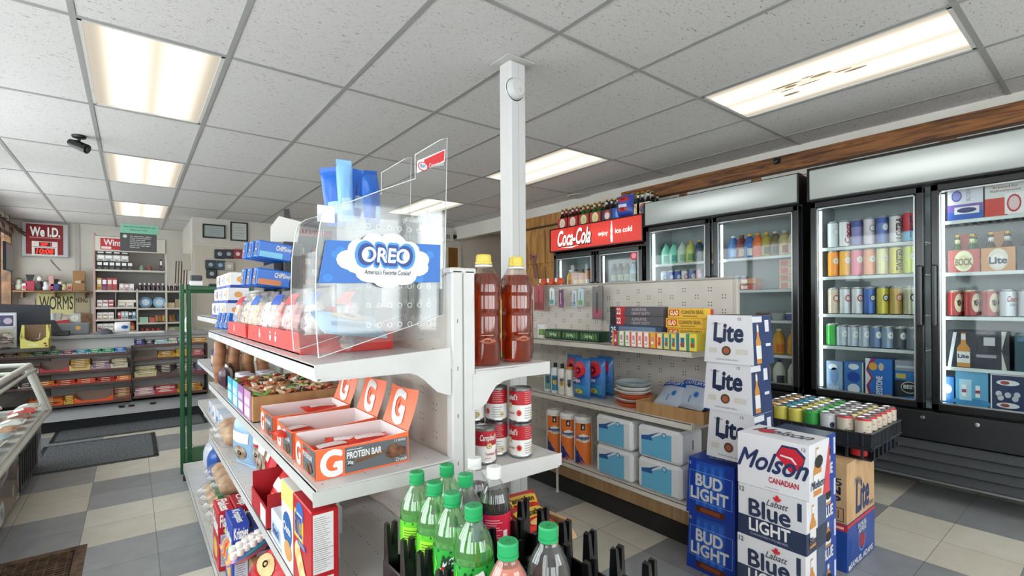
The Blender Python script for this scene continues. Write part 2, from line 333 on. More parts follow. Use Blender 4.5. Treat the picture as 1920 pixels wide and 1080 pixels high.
b = solo(m, 'ribbon_bow', 'dusty pink ribbon bow with tails on the pine cupboard door', 'bow', (XR-.09, 5.0, 1.86))
# far wall: left bay, jog, pegboard bay
m = MB(); m.box((XL, YB, 0), (.72, YB+.1, CEIL+.03), WALLM); m.box((-.715, YB-.012, .0), (-.66, YB, CEIL), C('#b9b6b0', .6)); struct(m, 'wall_back')
m = MB(); m.box((.70, YP+.1, 0), (.80, YB, CEIL+.03), WALLM); struct(m, 'wall_jog')
m = MB(); m.box((.70, YP, 0), (2.75, YP+.1, CEIL+.03), WALLM); m.box((2.75, YP, 2.16), (XR, YP+.1, CEIL+.03), WALLM)
m.box((2.75, YP+.25, 0), (XR, YP+.3, 2.2), WALLG); struct(m, 'wall_far')
fw = C('#cdc8bd', .5); a, b = OY(836, 458, YQ-.03), OY(866, 508, YQ-.03); t = thing('framed_board', 'brown board in a cream frame on the far partition wall', 'board', (a.x, YQ-.03, b.z)); w, h = b.x-a.x, a.z-b.z; m = MB()
for q in ((0, 0, w, .05), (0, h-.05, w, h), (0, .05, .05, h-.05), (w-.07, .05, w, h-.05)): m.box((q[0], 0, q[1]), (q[2], .029, q[3]), fw, .004)
part(m, 'frame', t); m = MB(); m.box((.05, .012, .05), (w-.07, .028, h-.05), wood('board_veneer', '#7a4e22', '#93622f', (6, 6, 1))); part(m, 'panel', t)
# left and front walls with windows; the unseen ones are added for daylight
m = MB(); t_ = .1
def wall_with_holes(m, x, y0, y1, holes):
    ys = [y0]+[q for h in holes for q in (h[0], h[1])]+[y1]
    for i in range(0, len(ys), 2): m.box((x-t_, ys[i], 0), (x, ys[i+1], CEIL+.03), WALLM)
    for (a, b, z0, z1) in holes: m.box((x-t_, a, 0), (x, b, z0), WALLM); m.box((x-t_, a, z1), (x, b, CEIL+.03), WALLM)
WN = [(-1.9, .3, .7, 2.35), (.7, 3.0, .7, 2.35), (3.3, 5.7, .7, 2.35), (6.1, 8.1, 1.0, 2.35), (8.6, 10.15, 1.1, 2.3)]  # only the last is in view; the rest are added to admit daylight
wall_with_holes(m, XL, YF, YB, WN); struct(m, 'wall_left')
for k, (a, b, z0, z1) in enumerate(WN):
    m = MB(); fr = wood('window_wood_%d' % k, '#4a3018', '#7a5430', (6, 6, 6))
    for q in ((a, z0, a+.06, z1), (b-.06, z0, b, z1), (a, z0, b, z0+.06), (a, z1-.06, b, z1), ((a+b)/2-.03, z0, (a+b)/2+.03, z1)): m.box((XL-.09, q[0], q[1]), (XL+.025, q[2], q[3]), fr, .004)
    w = struct(m, 'window_%d' % (k+1)); m = MB(); m.box((XL-.05, a+.03, z0+.03), (XL-.045, b-.03, z1-.03), GLASS); part(m, 'pane', w)
m = MB(); m.box((XL, YF-.1, 0), (XR, YF, .9), WALLM); m.box((XL, YF-.1, 2.3), (XR, YF, CEIL+.03), WALLM)
for x in (XL, .4, 2.3, XR-.12): m.box((x, YF-.1, .9), (x+.12, YF, 2.3), WALLM)
struct(m, 'wall_front')
for k, (a, b) in enumerate(((XL+.12, .4), (.52, 2.3), (2.42, XR-.12))):  # unseen shop windows behind the camera, added to bring in daylight
    m = MB()
    for q in ((a, .9, a+.05, 2.3), (b-.05, .9, b, 2.3), (a, .9, b, .95), (a, 2.25, b, 2.3)): m.box((q[0], YF-.06, q[1]), (q[2], YF-.02, q[3]), C('#8a8d90', .4, .6))
    w = struct(m, 'window_%d' % (6+k)); m = MB(); m.box((a+.03, YF-.045, .93), (b-.03, YF-.04, 2.27), GLASS); part(m, 'pane', w)
# ground and street outside, seen by the light only through the panes
# column
m = MB(); cw = C('#cdcdcd', .45); m.box((-.057, -.05, 0), (.057, .05, CEIL-.004), cw, .012); m.box((-.002, -.0515, 0), (.0, -.0505, CEIL-.02), C('#b5b5b5', .6))
o = struct(m, 'trim_3'); o.name = 'support_column'; o.location = (1.63, 2.07, 0)
m = MB(); m.box((-.09, -.08, CEIL-.003), (.09, .08, CEIL+.001), C('#c9c7c4', .6)); part(m, 'collar', o)
t = thing('smoke_detector', 'round white alarm fixed high on the white column', 'smoke detector', (1.60, 2.012, 2.37))
m = MB(); m.lathe([(0, -.035), (.04, -.035), (.052, -.024), (.055, 0)], cw, (0, 0, 0), 20, ax='y'); m.lathe([(0, -.036), (.012, -.037), (.014, -.035)], C('#bdbdbd', .5), (.01, 0, -.012), 10, ax='y'); part(m, 'cover', t)
m = MB(); m.lathe([(.06, 0), (.06, .008), (0, .008)], WHT, (0, -.0, 0), 20, ax='y'); part(m, 'base', t)
# security camera
p = OZ(148, 255, CEIL); t = thing('security_camera', 'black bullet security camera hanging from the ceiling over the left aisle', 'camera', (p.x, p.y, CEIL))
m = MB(); m.lathe([(0, 0), (.045, 0), (.04, -.016), (.012, -.02), (.010, -.055), (0, -.055)], BLK, (0, 0, 0), 14); part(m, 'mount', t)
m = MB(); m.tube([(-.055, .03, -.05), (-.02, .01, -.065), (.05, -.03, -.1)], [.026, .034, .036], BLK, 12); part(m, 'housing', t)
m = MB(); m.tube([(.051, -.0305, -.1005), (.056, -.033, -.103)], .022, C('#3c3c40', .1), 12); part(m, 'lens', t)
p = OZ(1085, 367, CEIL); m = MB(); m.lathe([(.14, 0), (.13, -.01), (.02, -.006), (0, -.006)], C('#bdbab6', .6), (0, 0, 0), 18); solo(m, 'ceiling_vent', 'round flush vent in the ceiling before the red cooler', 'vent', (p.x, p.y, CEIL))
p = OZ(1458, 300, 2.4); m = MB(); m.lathe([(0, -.03), (.02, -.026), (.028, 0)], BLKG, (0, 0, 0), 12, ax='x'); m.box((-.0, -.03, -.03), (.004, .03, .03), DK, .002); q = OX(1457, 301, XR-.035); solo(m, 'dome_camera', 'small dark dome sensor on the oak band above the coolers', 'camera', (XR-.034, q.y, q.z))
# floor mats, floor register
def mat_(y0, y1, x0, x1, lab):
    m = MB(); m.box((x0, y0, 0), (x1, y1, .008), MATM, .004); m.frame(Fr((0, 0, .008), (1, 0, 0), (0, 1, 0)), x0+.003, y0+.003, x1-.003, y1-.003, .03, C('#222326', .8), 1); solo(m, 'floor_mat', lab, 'mat')
mat_(5.98, 6.58, -.60, .62, 'charcoal ribbed mat along the foot of the sales counter'); mat_(4.93, 5.85, -.62, .165, 'charcoal ribbed mat in the aisle, nearer of the two')
t = thing('floor_register', 'rusty brown metal floor vent at the lower left', 'floor vent', (-.36, 3.16, 0)); RU = noisy('rust', '#4c3a2c', '#7a5f49', (20, 20, 20), .8, .3)
m = MB(); m.box((-.17, -.19, 0), (.17, .19, .003), RU, .001); part(m, 'plate', t)
m = MB()
for i in range(12): m.box((-.12, -.155+i*.026, .0032), (.12, -.155+i*.026+.007, .008), RU)
for i in range(7): m.box((-.12+i*.037, -.155, .0032), (-.116+i*.037, .145, .0075), RU)
m.rect(Fr((0, 0, .003), (1, 0, 0), (0, 1, 0)), -.125, -.16, .125, .15, C('#15100c', .9), .3); part(m, 'grille', t)
# ================================================================ COOLERS
LEDM = C('#eaf6f4', .3, 0, 8); CAB = C('#0e0f11', .25); INT = C('#8e9698', .45)
def header_mat(name, col, lo, hi):
    k = NT(name); g = k.co('Generated'); s = k.N('ShaderNodeSeparateXYZ'); k.L(g, s.inputs[0])
    def band(o, c0, w):
        a = k.N('ShaderNodeMath', operation='SUBTRACT'); k.L(o, a.inputs[0]); a.inputs[1].default_value = c0
        b = k.N('ShaderNodeMath', operation='ABSOLUTE'); k.L(a.outputs[0], b.inputs[0]); d = k.N('ShaderNodeMapRange', interpolation_type='SMOOTHERSTEP'); k.L(b.outputs[0], d.inputs[0]); d.inputs[1].default_value = w; d.inputs[2].default_value = 0; return d.outputs[0]
    q = k.N('ShaderNodeMath', operation='MULTIPLY'); k.L(band(s.outputs[2], .5, .5), q.inputs[0]); k.L(band(s.outputs[1], .5, .56), q.inputs[1])
    r = k.N('ShaderNodeMapRange'); k.L(q.outputs[0], r.inputs[0]); r.inputs[3].default_value = lo; r.inputs[4].default_value = hi
    k.b.inputs['Base Color'].default_value = rgb(col); k.b.inputs['Emission Color'].default_value = rgb(col); k.L(r.outputs[0], k.b.inputs['Emission Strength']); k.b.inputs['Roughness'].default_value = .3; return k.m
HDR = header_mat('backlit_header', '#a3aaa8', .03, 1.1); HDRR = header_mat('backlit_red_header', '#cf3a31', .35, .6)
def cooler(name, label, y0, y1, H, doors, shelves, zb=.12, zd0=.56, zd1=1.955, header=HDR, xf=3.9, hz=(1.975, 2.19), ext=None):
    t = thing(name, label, 'cooler', (xf, y0, 0), 0, 'glass door coolers along the right wall'); W_ = y1-y0; D = XR-.04-xf
    m = MB(); w = .035
    m.box((.05, 0, zb), (D, w, H), CAB, .004); m.box((.05, W_-w, zb), (D, W_, H), CAB, .004); m.box((.05, w, H-.03), (D, W_-w, H), CAB); m.box((D-.03, w, zb), (D, W_-w, H-.03), CAB); m.box((.05, w, zb), (D-.03, W_-w, zd0), CAB)
    m.box((.05, w, zd1), (D-.03, W_-w, zd1+.02), CAB); part(m, 'cabinet', t)
    m = MB(); m.box((D-.036, w, zd0), (D-.031, W_-w, zd1), INT); m.box((.06, w+.0005, zd0), (D-.036, w+.006, zd1), INT); m.box((.06, W_-w-.006, zd0), (D-.036, W_-w-.0005, zd1), INT); m.box((.06, w, zd0+.0005), (D-.036, W_-w, zd0+.012), INT); m.box((.06, w, zd1-.004), (D-.036, W_-w, zd1-.0005), C('#8d9598', .5)); part(m, 'liner', t, 'pale grey cooler interior')
    m = MB(); m.box((-.012, .012, hz[0]), (.048, W_-.012, hz[1]), header, .006)
    if ext: ext(m, W_, hz)
    part(m, 'header_panel', t); m = MB(); m.box((-.014, 0, hz[1]), (.05, W_, H), CAB); m.box((-.014, 0, hz[0]-.012), (.05, W_, hz[0]), CAB); m.box((-.014, 0, hz[0]), (.05, .011, hz[1]), CAB); m.box((-.014, W_-.011, hz[0]), (.05, W_, hz[1]), CAB); part(m, 'header_frame', t)
    # lower grille
    m = MB(); m.box((-.005, 0, .37), (.048, W_, zd0-.012), C('#1d1f22', .35), .004); part(m, 'lower_panel', t)
    m = MB(); n = 4
    for i in range(n):
        z = zb+.012+i*.0585; m.hexa([(-.004, .005, z), (-.004, W_-.005, z), (.02, W_-.005, z+.05), (.02, .005, z+.05), (.05, .005, z), (.05, W_-.005, z), (.05, W_-.005, z+.055), (.05, .005, z+.055)], C('#34373b', .4))
    m.box((-.008, .0, zb-.003), (.05, W_, zb+.009), C('#8f9296', .3, .8)); part(m, 'louvre_grille', t)
    for yy in (W_*.35, W_*.53):
        m = MB(); m.lathe([(0, -.012), (.012, -.010), (.014, 0)], CHR, (0, 0, 0), 10, ax='x'); part(m, 'lock', t, None, (-.005, yy, zd0-.05))
    for yy in (.12, W_-.12):
        for xx in (.1, D-.08):
            m = MB(); m.lathe([(0, -.016), (.05, -.016), (.05, .016), (0, .016)], BLK, (0, 0, .0505), 14, ax='y'); m.box((-.02, -.026, .045), (.02, -.02, zb), CHR); m.box((-.02, .02, .045), (.02, .026, zb), CHR); m.box((-.03, -.03, zb-.012), (.03, .03, zb-.001), CHR); m.box((-.045, -.032, .06), (-.02, -.028, .07), CHR); part(m, 'caster', t, None, (xx, yy, 0))
    for (a, b, hs) in doors:  # a<b along y; hs: handle at the low (-1) or high (+1) y side
        a -= y0; b -= y0
        m = MB(); fw = .045; fm = C('#1b1c1f', .22)
        for q in ((a, zd0, a+fw, zd1), (b-fw, zd0, b, zd1), (a, zd0, b, zd0+fw), (a, zd1-fw, b, zd1)): m.box((0, q[0]+.002, q[1]), (.045, q[2]-.002, q[3]), fm, .006)
        d = part(m, 'door', t)
        m = MB()
        for q in ((a+fw, zd0+fw, a+fw+.008, zd1-fw), (b-fw-.008, zd0+fw, b-fw, zd1-fw), (a+fw, zd0+fw, b-fw, zd0+fw+.008), (a+fw, zd1-fw-.008, b-fw, zd1-fw)): m.box((.006, q[0], q[1]), (.02, q[2], q[3]), C('#a9b0b2', .3, .7))
        part(m, 'inner_trim', d)
        m = MB(); m.box((.012, a+fw, zd0+fw), (.017, b-fw, zd1-fw), GLASS); part(m, 'glass_pane', d)
        m = MB(); yy = a+.02 if hs < 0 else b-.02; m.box((-.03, yy-.014, 1.08), (-.001, yy+.014, 1.46), C('#2a2c30', .3), .008); part(m, 'handle', d)
        m = MB(); m.box((.062, b-fw-.012, zd0+.06), (.07, b-fw+.004, zd1-.06), LEDM); part(m, 'led_strip', t, 'glowing white LED strip')
    for (a, b, z) in shelves:
        m = MB(); m.box((.075, a-y0, z-.022), (.09, b-y0, z), C('#d7dedf', .35), .002)
        n = int((b-a)/.035)
        for i in range(n+1): yq = a-y0+(b-a)*i/n; m.box((.09, yq-.003, z-.008), (D-.04, yq+.003, z-.001), WHT)
        part(m, 'shelf', t)
    return t
def zx(px, py, x=3.99): return OX(px, py, x).z
A1, A2 = (.805, 1.455), (.13, .775)
ZA1 = [1.625, 1.415, 1.145, .915]; ZA2 = [1.73, 1.41, 1.14, .83]
cooler('tall_cooler', 'black double door cooler full of cans and beer, nearest on the right', .08, 1.465, 2.205, [A1+(-1,), A2+(1,)], [(A1[0]+.03, A1[1]-.03, z) for z in ZA1]+[(A2[0]+.03, A2[1]-.03, z) for z in ZA2])
def screwy(m, W_, hz): pass
B1, B2 = (2.235, 2.895), (1.53, 2.21)
ZB1 = [1.60, 1.38, 1.1, .85]; ZB2 = [1.60, 1.335, 1.09, .82]
cooler('tall_cooler', 'black double door cooler behind the pegboard unit, right of the red cooler', 1.52, 2.905, 2.185, [B1+(-1,), B2+(1,)], [(B1[0]+.03, B1[1]-.03, z) for z in ZB1]+[(B2[0]+.03, B2[1]-.03, z) for z in ZB2])
def cokeart(m, W_, hz):
    f = Fr((-.012, W_, hz[0]), (0, -1, 0), (0, 0, 1)); h = hz[1]-hz[0]; wr = C('#f6efe9', .4, 0, .6); dk = C('#3a0e0c', .5)
    m.poly(f, [(.30, .0), (.62, .0), (.66, h), (.42, h)], C('#b8241c', .4, 0, .5), 1); m.txt(f, 'Coca-Cola', .14, h*.16, .66, h*.86, dk, 2, .05, .35); m.txt(f, 'Coca-Cola', .14, h*.2, .65, h*.88, wr, 3, .03, .35)
    m.poly(f, [(.18, h*.12), (.36, h*.06), (.48, h*.14), (.34, h*.12)], wr, 3)
    m.txt(f, 'enjoy', .76, h*.36, .89, h*.58, wr, 2, .03); m.txt(f, 'ice cold', .99, h*.42, 1.20, h*.62, wr, 2, .03)
    bp = [(.93, .08), (.955, .08), (.957, .3), (.952, .42), (.957, .55), (.951, .72), (.946, .84), (.946, .94), (.937, .94), (.937, .84), (.932, .72), (.926, .55), (.931, .42), (.926, .3)]; m.poly(f, [(a, h*b) for a, b in bp], wr, 2)
K1, K2 = (3.56, 4.19), (2.94, 3.53)
ZK = [1.45, 1.15, .85]
cooler('red_header_cooler', 'black soft drink cooler with a glowing red curved header', 2.915, 4.245, 2.10, [K1+(-1,), K2+(1,)], [(K1[0]+.03, K1[1]-.03, z) for z in (1.42, 1.15, .85)]+[(K2[0]+.03, K2[1]-.03, z) for z in ZK], zd1=1.79, header=HDRR, hz=(1.84, 2.09), ext=cokeart)
# ================================================================ CENTRE GONDOLA
def holes(m, fr, a0, a1, b0, b1, st=.075, r=.0035):
    a = a0; i = 0
    while a < a1:
        b = b0+(st/2 if i % 2 else 0)
        while b < b1:
            for da in (0, .016):
                for db in (0, .016): m.rect(fr, a+da-r/2, b+db-r/2, a+da+r/2, b+db+r/2, C('#3a3632', .8), 1)
            b += st
        a += st; i += 1
g = thing('gondola_shelving', 'white double sided gondola shelving in the middle of the shop', 'shelving', (0, 0, 0))
SXL, SXR, GY1, GY2, GY3, GY4 = .63, .70, 1.05, 1.96, 2.87, 4.02
for i, (a, b) in enumerate(((GY1+.03, GY2), (GY2, GY3), (GY3, GY4))):
    m = MB(); m.box((SXL+.018, a+.003, .16), (SXR-.018, b-.003, 1.315), PEG, .002)
    holes(m, Fr((SXL+.018, b, 0), (0, -1, 0), (0, 0, 1)), .03, b-a-.03, .2, 1.29)
    if i == 0: pass
    part(m, 'back_panel', g)
m = MB(); m.box((SXL-.004, GY1+.0, 1.315), (SXR+.004, GY4, 1.33), STEELW, .003); part(m, 'top_rail', g)
for y in (GY1, GY2, GY3, GY4-.03):
    m = MB(); m.box((SXL, y, 0), (SXL+.033, y+.03, 1.325), STEELW, .004); m.box((SXL+.037, y, 0), (SXR, y+.03, 1.325), STEELW, .004); m.box((SXL+.03, y+.004, 0), (SXL+.04, y+.028, 1.32), C('#8d8a86', .5))
    for z in range(8): m.rect(Fr((SXL+.0165-.002, y, 0), (1, 0, 0), (0, 0, 1)), 0, .35+z*.12, .002, .36+z*.12, DK, 1)
    part(m, 'upright', g)
def shelf_part(par, x0, x1, y0, y1, z, lip=.034, hol=True, mat=STEELW):
    m = MB(); m.box((min(x0, x1), y0+.001, z-.006), (max(x0, x1), y1-.001, z), mat, .001)
    s = 1 if x1 > x0 else -1; m.box((x0, y0+.001, z-lip), (x0+.006*s, y1-.001, z+.001), mat, .002); m.box((x0+.006*s, y0+.002, z-lip), (x0+.016*s, y1-.002, z-lip+.003), mat)
    m.box((x0+.01*s, y0+.001, z-lip), (x1, y0+.003, z-.004), mat); m.box((x0+.01*s, y1-.003, z-lip), (x1, y1-.001, z-.004), mat)
    if hol:
        f = Fr((0, 0, z), (1, 0, 0), (0, 1, 0)); y = y0+.03
        while y < y1-.02:
            m.rect(f, x0+.022*s-.002, y, x0+.022*s+.002, y+.004, DK, .4); y += .075
        for xx in (.12, .2, .28):
            y = y0+.04
            while y < y1-.03: m.rect(f, x0+xx*s-.002, y, x0+xx*s+.002, y+.004, C('#6a6763'), .4); m.rect(f, x0+xx*s-.002, y+.014, x0+xx*s+.002, y+.018, C('#6a6763'), .4); y += .06
    return part(m, 'shelf', par)
ZT, ZM, ZL, ZB = 1.11, .85, .59, .15
for a, b in ((GY1, GY2), (GY2, GY3)):
    for z in (ZT, ZM): shelf_part(g, .30, SXL, a, b, z)
    shelf_part(g, .30, SXL, a, b, ZL)
for z in (1.167, .86, .575): shelf_part(g, .355, SXL, GY3, GY4, z)
for a, b in ((GY1, GY2), (GY2, GY3), (GY3, GY4)):
    shelf_part(g, .268, SXL, a, b, ZB, .05); shelf_part(g, 1.0, SXR, a, b, ZB, .05, False)
    m = MB(); m.box((.29, a, 0), (SXL, b, ZB-.052), C('#5d5a57', .6)); part(m, 'kick_plate', g)
for a, b in ((GY1, GY2), (GY2, GY3)):
    shelf_part(g, .957, SXR, a, b, 1.068, .034, False); shelf_part(g, 1.0, SXR, a, b, .79, .038)
def bracket(pix, lab=None):
    m = MB(); P = [OY(u, v, GY1-.002) for u, v in pix]; m.prism([(p.x, p.z) for p in P], Fr((0, GY1-.002, 0), (1, 0, 0), (0, 0, 1)), .0018, STEELW); part(m, 'end_bracket', g)
bracket([(589, 685), (845, 652), (846, 741), (838, 740), (820, 735), (806, 722), (795, 712), (783, 704), (770, 700), (740, 700), (591, 712)])
bracket([(887, 702), (1031, 677), (1031, 700), (968, 708), (945, 714), (930, 724), (921, 738), (912, 756), (900, 766), (887, 770)])
bracket([(586, 925), (846, 866), (846, 890), (587, 953)])
bracket([(887, 885), (1053, 849), (1053, 871), (887, 912)])
# ---- top shelf: red peg trays, snack bags, acrylic bin, dark stand
REDM = C('#d4342f', .35)
def gy(px, py, x=.305): return OX(px, py, x).y
for i, (ya, yb) in enumerate(((2.05, 2.50), (1.30, 2.02))):
    m = MB(); x = .335; L_ = yb-ya
    m.prism([(0, 0), (L_, 0), (L_-.02, .055), (.02, .055)], Fr((x, yb, ZT+.001), (0, -1, 0), (0, 0, 1)), .004, REDM)
    e = x+(.12 if i == 0 else .25); m.box((x, ya+.01, ZT+.001), (e, yb-.01, ZT+.004), REDM); m.box((x+.002, yb-.014, ZT+.001), (e, yb-.011, ZT+.05), REDM); m.box((x+.002, ya+.011, ZT+.001), (e, ya+.014, ZT+.05), REDM); m.box((e, ya+.01, ZT+.001), (e+.004, yb-.01, ZT+(.05 if i == 0 else .12)), REDM)
    f = Fr((x, yb, ZT+.001), (0, -1, 0), (0, 0, 1)); 
    for k in range(1+i*2): c = L_*(.4 if i == 0 else (.30, .52, .62)[k]); m.disc(f, c, .028, .012, .011, WHT, 1); m.disc(f, c, .04, .007, .008, WHT, 1)
    solo(m, 'display_tray', 'red plastic display tray on the top shelf, '+('farther of the two' if i == 0 else 'nearer of the two, under the clear bin'), 'tray')
def bag(w, h, t, front, art=None, crimp=True, back=None):
    m = MB(); P = Pil(w, h, t); B = Pil(w, h, t, sg=1)
    jit = random.Random(int(w*1000+h*100)); ph = [jit.uniform(0, 6) for _ in range(4)]
    def wr(F, sg):
        def fn(u, v):
            p = F.pt((u-.5)*w, v*h, 0); k = math.sin(u*14+ph[0]+v*5)*math.sin(v*11+ph[1])*.04*t; e = math.sin(PI*u)*math.sin(PI*v)
            return p+Vector((math.sin(v*9+ph[2])*.012*w*math.cos(PI*u), sg*k*e, math.sin(u*8+ph[3])*.006*h))
        return fn
    f_ = wr(P, -1); m.surf(f_, 12, 12, front); m.surf(wr(B, 1), 12, 12, back or front)
    Q = Pil(w, h, t); Q.pt = lambda a, b, l=0: f_(a/w+.5, b/h)+Vector((0, -l*1.6-.0006, 0))
    if crimp:
        for z0, z1 in ((-.006, .006), (h-.006, h+.008)): m.box((-w*.48, -.0012, z0), (w*.48, .0012, z1), back or front)
    if art: art(m, Q)
    return m
DON = noisy('glazed_snack', '#b98a5c', '#e2cba6', (40, 40, 40), .5); DONB = noisy('choc_snack', '#5b3320', '#a87148', (40, 40, 40), .5); MAR = noisy('white_snack', '#e9e4df', '#f8f6f3', (30, 30, 30), .6); PNK = noisy('pink_candy', '#d96a6a', '#f1cfc6', (35, 35, 35), .45)
def ball_bag(mat, n, r, w, h, film_mat, top=None):
    b = MB(); rr = random.Random(n)
    for i in range(n):
        row = i//3; x = (i % 3-1)*r*1.6+rr.uniform(-.003, .003); z = r+row*r*1.45; y = rr.uniform(-.008, .008)
        b.lathe([(0, -r), (r*.6, -r*.8), (r, 0), (r*.6, r*.8), (0, r)], mat, (x, y, z), 8)
    f = bag(w, h, .07, film_mat); out = [('contents', b), ('wrapper', f)]
    if top: t = MB(); P = Pil(w, h, .074); t.rect(P, -w*.4, h*.72, w*.4, h*.95, top, 2); out.append(('header_band', t))
    return kind(*out)
bags = [(2.40, .365, DONB, 'brown and red snack bag at the far end of the red trays', '#b3252b'), (2.25, .37, DON, 'small bag of brown glazed doughnuts in the farther red tray', None), (2.12, .375, DON, 'bag of golden doughnuts beside the white marshmallow-like bag', '#2e62b8'), (1.93, .375, MAR, 'bag of white powdered doughnuts in the red tray', None), (1.79, .38, PNK, 'bag of pink and white twisted candy in the near red tray', '#2450b0'), (1.62, .385, PNK, 'bag of pink wafer sweets left of the clear bin', '#c9444a'), (1.46, .40, MAR, 'bag of pale sweets directly behind the clear bin', '#2450b0'), (1.33, .45, PNK, 'bag of red and white sweets seen through the clear bin', '#c93a44')]
for y, x, mt, lab, top in bags: put(ball_bag(mt, 12, .021, .125, .165, FILM, C(top, .4) if top else None), 'snack_bag', lab, 'snack bag', (x, y, ZT+.0065), FX, 'bagged snacks in the red trays', rot=(math.radians(-12), 0, FX))
# acrylic bin
b = thing('acrylic_bin', 'clear acrylic cookie display bin with a blue and white sign on its side', 'display bin', (0, 0, 0))
yn, yf = 1.085, 1.29
prof = [(OY(u, v, yn).x, OY(u, v, yn).z) for u, v in ((598, 671), (833, 590), (839, 258), (826, 262), (779, 290), (779, 335), (720, 355), (655, 379), (622, 388), (606, 399), (600, 425), (594, 470), (592, 540), (594, 620))]
for y in (yn, yf): m = MB(); m.prism(prof, Fr((0, y, 0), (1, 0, 0), (0, 0, 1)), .004, ACR); m.tube([(q[0], y+.002, q[1]) for q in prof+prof[:1]], .0014, C('#d9dfe0', .2), 4); part(m, 'side_panel', b)
m = MB()
for i in (8, 9, 10, 11, 12, 13, 0):
    a, c = prof[i % 14], prof[(i+1) % 14]
    if i == 0: a, c = prof[0], prof[1]
    if i == 13: c = prof[0]
    m.add([(a[0], yn+.004, a[1]), (c[0], yn+.004, c[1]), (c[0], yf-.004, c[1]), (a[0], yf-.004, a[1])], [(0, 1, 2, 3)], ACR)
part(m, 'curved_front', b)
m = MB(); bx = prof[1][0]; m.box((bx-.004, yn+.005, prof[1][1]), (bx-.001, yf-.005, 1.5), ACR)
for i in range(4):
    for k in range(7): m.lathe([(.0065, 0), (.008, 0), (.008, .002), (.0065, .002)], C('#dfe5e6', .2), (bx-.03, yn+.03+i*.045, 1.2+k*.045), 8, ax='x')
part(m, 'back_panel', b)
m = MB(); m.box((.36, yn+.006, 1.15), (.62, yn+.008, 1.44), ACR)
for i in range(7):
    for k in range(6): m.lathe([(.005, 0), (.0062, 0), (.0062, .001), (.005, .001)], C('#e8ecec', .2), (.43+i*.026, yn+.0045, 1.19+k*.046), 10, ax='y')
part(m, 'divider', b)
m = MB(); SB = header_mat('sign_blue', '#1d6fc4', 0, 0); sb = C('#1a68bd', .35); f = Fr((0, yn-.006, 0), (1, 0, 0), (0, 0, 1))
q = [(OY(u, v, yn-.006).x, OY(u, v, yn-.006).z) for u, v in ((597, 531), (825, 529), (826, 459), (612, 450))]
m.prism(q, f, .003, sb); x0, z0, x1, z1 = q[0][0], q[0][1], q[2][0], q[2][1]; w, h = x1-x0, z1-z0
for i in range(14): m.disc(f, x0+.02+(i*.37 % 1)*(w-.04), z0+.012+(i*.61 % 1)*(h-.03), .011, .009, C('#2c7fd0', .4), .3+i*.01)
cx = x0+w*.52
cl = [(-.09, .010, .028, .022), (-.065, .034, .028, .024), (-.03, .052, .030, .022), (.015, .056, .034, .022), (.055, .040, .030, .022), (.085, .02, .026, .02), (.075, -.0, .034, .022), (.04, -.022, .036, .022), (0, -.03, .036, .022), (-.04, -.018, .036, .022), (-.07, 0, .03, .02), (0, .012, .085, .04)]
for i, (a, c, ra, rb) in enumerate(cl): m.disc(f, cx+a, z0+h*.42+c, ra, rb, WHT, 2+i*.05)
m.txt(f, 'OREO', cx-.072, z0+h*.42, cx+.068, z0+h*.90, C('#3b8fd6', .4), 4, .12, .1); m.txt(f, 'OREO', cx-.067, z0+h*.45, cx+.063, z0+h*.87, C('#163a86', .4), 5, .085, .1); m.txt(f, 'OREO', cx-.060, z0+h*.50, cx+.056, z0+h*.82, WHT, 6, .035, .1)
m.txt(f, "America's Favorite Cookie!", cx-.055, z0+h*.22, cx+.06, z0+h*.33, C('#24304e', .5), 4, .01, .2); part(m, 'sign_card', b, 'blue sign card with white cloud')
m = MB(); f2 = Fr((0, yn-.002, 0), (1, 0, 0), (0, 0, 1)); P = [(OY(u, v, yn).x, OY(u, v, yn).z) for u, v in ((781, 325), (833, 303), (834, 280), (782, 302))]; m.prism(P, f2, .001, C('#f3efee', .4)); m.poly(f2, [(P[0][0]+.018, P[0][1]+.008), (P[1][0]-.002, P[1][1]+.002), (P[2][0]-.002, P[2][1]-.003), (P[3][0]+.018, P[3][1]+.006)], C('#c8282c', .4), 1)
m.disc(f2, P[0][0]+.016, (P[0][1]+P[3][1])/2+.004, .014, .0115, C('#c8282c', .4), 2); m.disc(f2, P[0][0]+.016, (P[0][1]+P[3][1])/2+.004, .012, .009, WHT, 3); m.txt(f2, 'KRAFT', P[0][0]+.007, (P[0][1]+P[3][1])/2, P[0][0]+.025, (P[0][1]+P[3][1])/2+.009, C('#1d3a86', .4), 4, .03)
cu = Fr((P[0][0]+.033, yn-.002, P[0][1]+.018), Vector((1, 0, .36)).normalized(), (0, 0, 1), (0, -1, 0)); m.txt(cu, 'Convenience', 0, .0, .044, .011, WHT, 3, .01); part(m, 'brand_tag', b, 'small red and white tag at the top corner')
m = MB(); m.box((.345, yn+.10, 1.435), (.385, yn+.103, 1.475), WHT); part(m, 'price_card', b)
BLUW = C('#1b62c0', .3); BLUL = C('#7fb2dd', .35)
def cookie_art(m, P): m.rect(P, -.05, .03, .05, .07, C('#dcebf7', .4), 2); m.disc(P, 0, .12, .03, .022, WHT, 3)
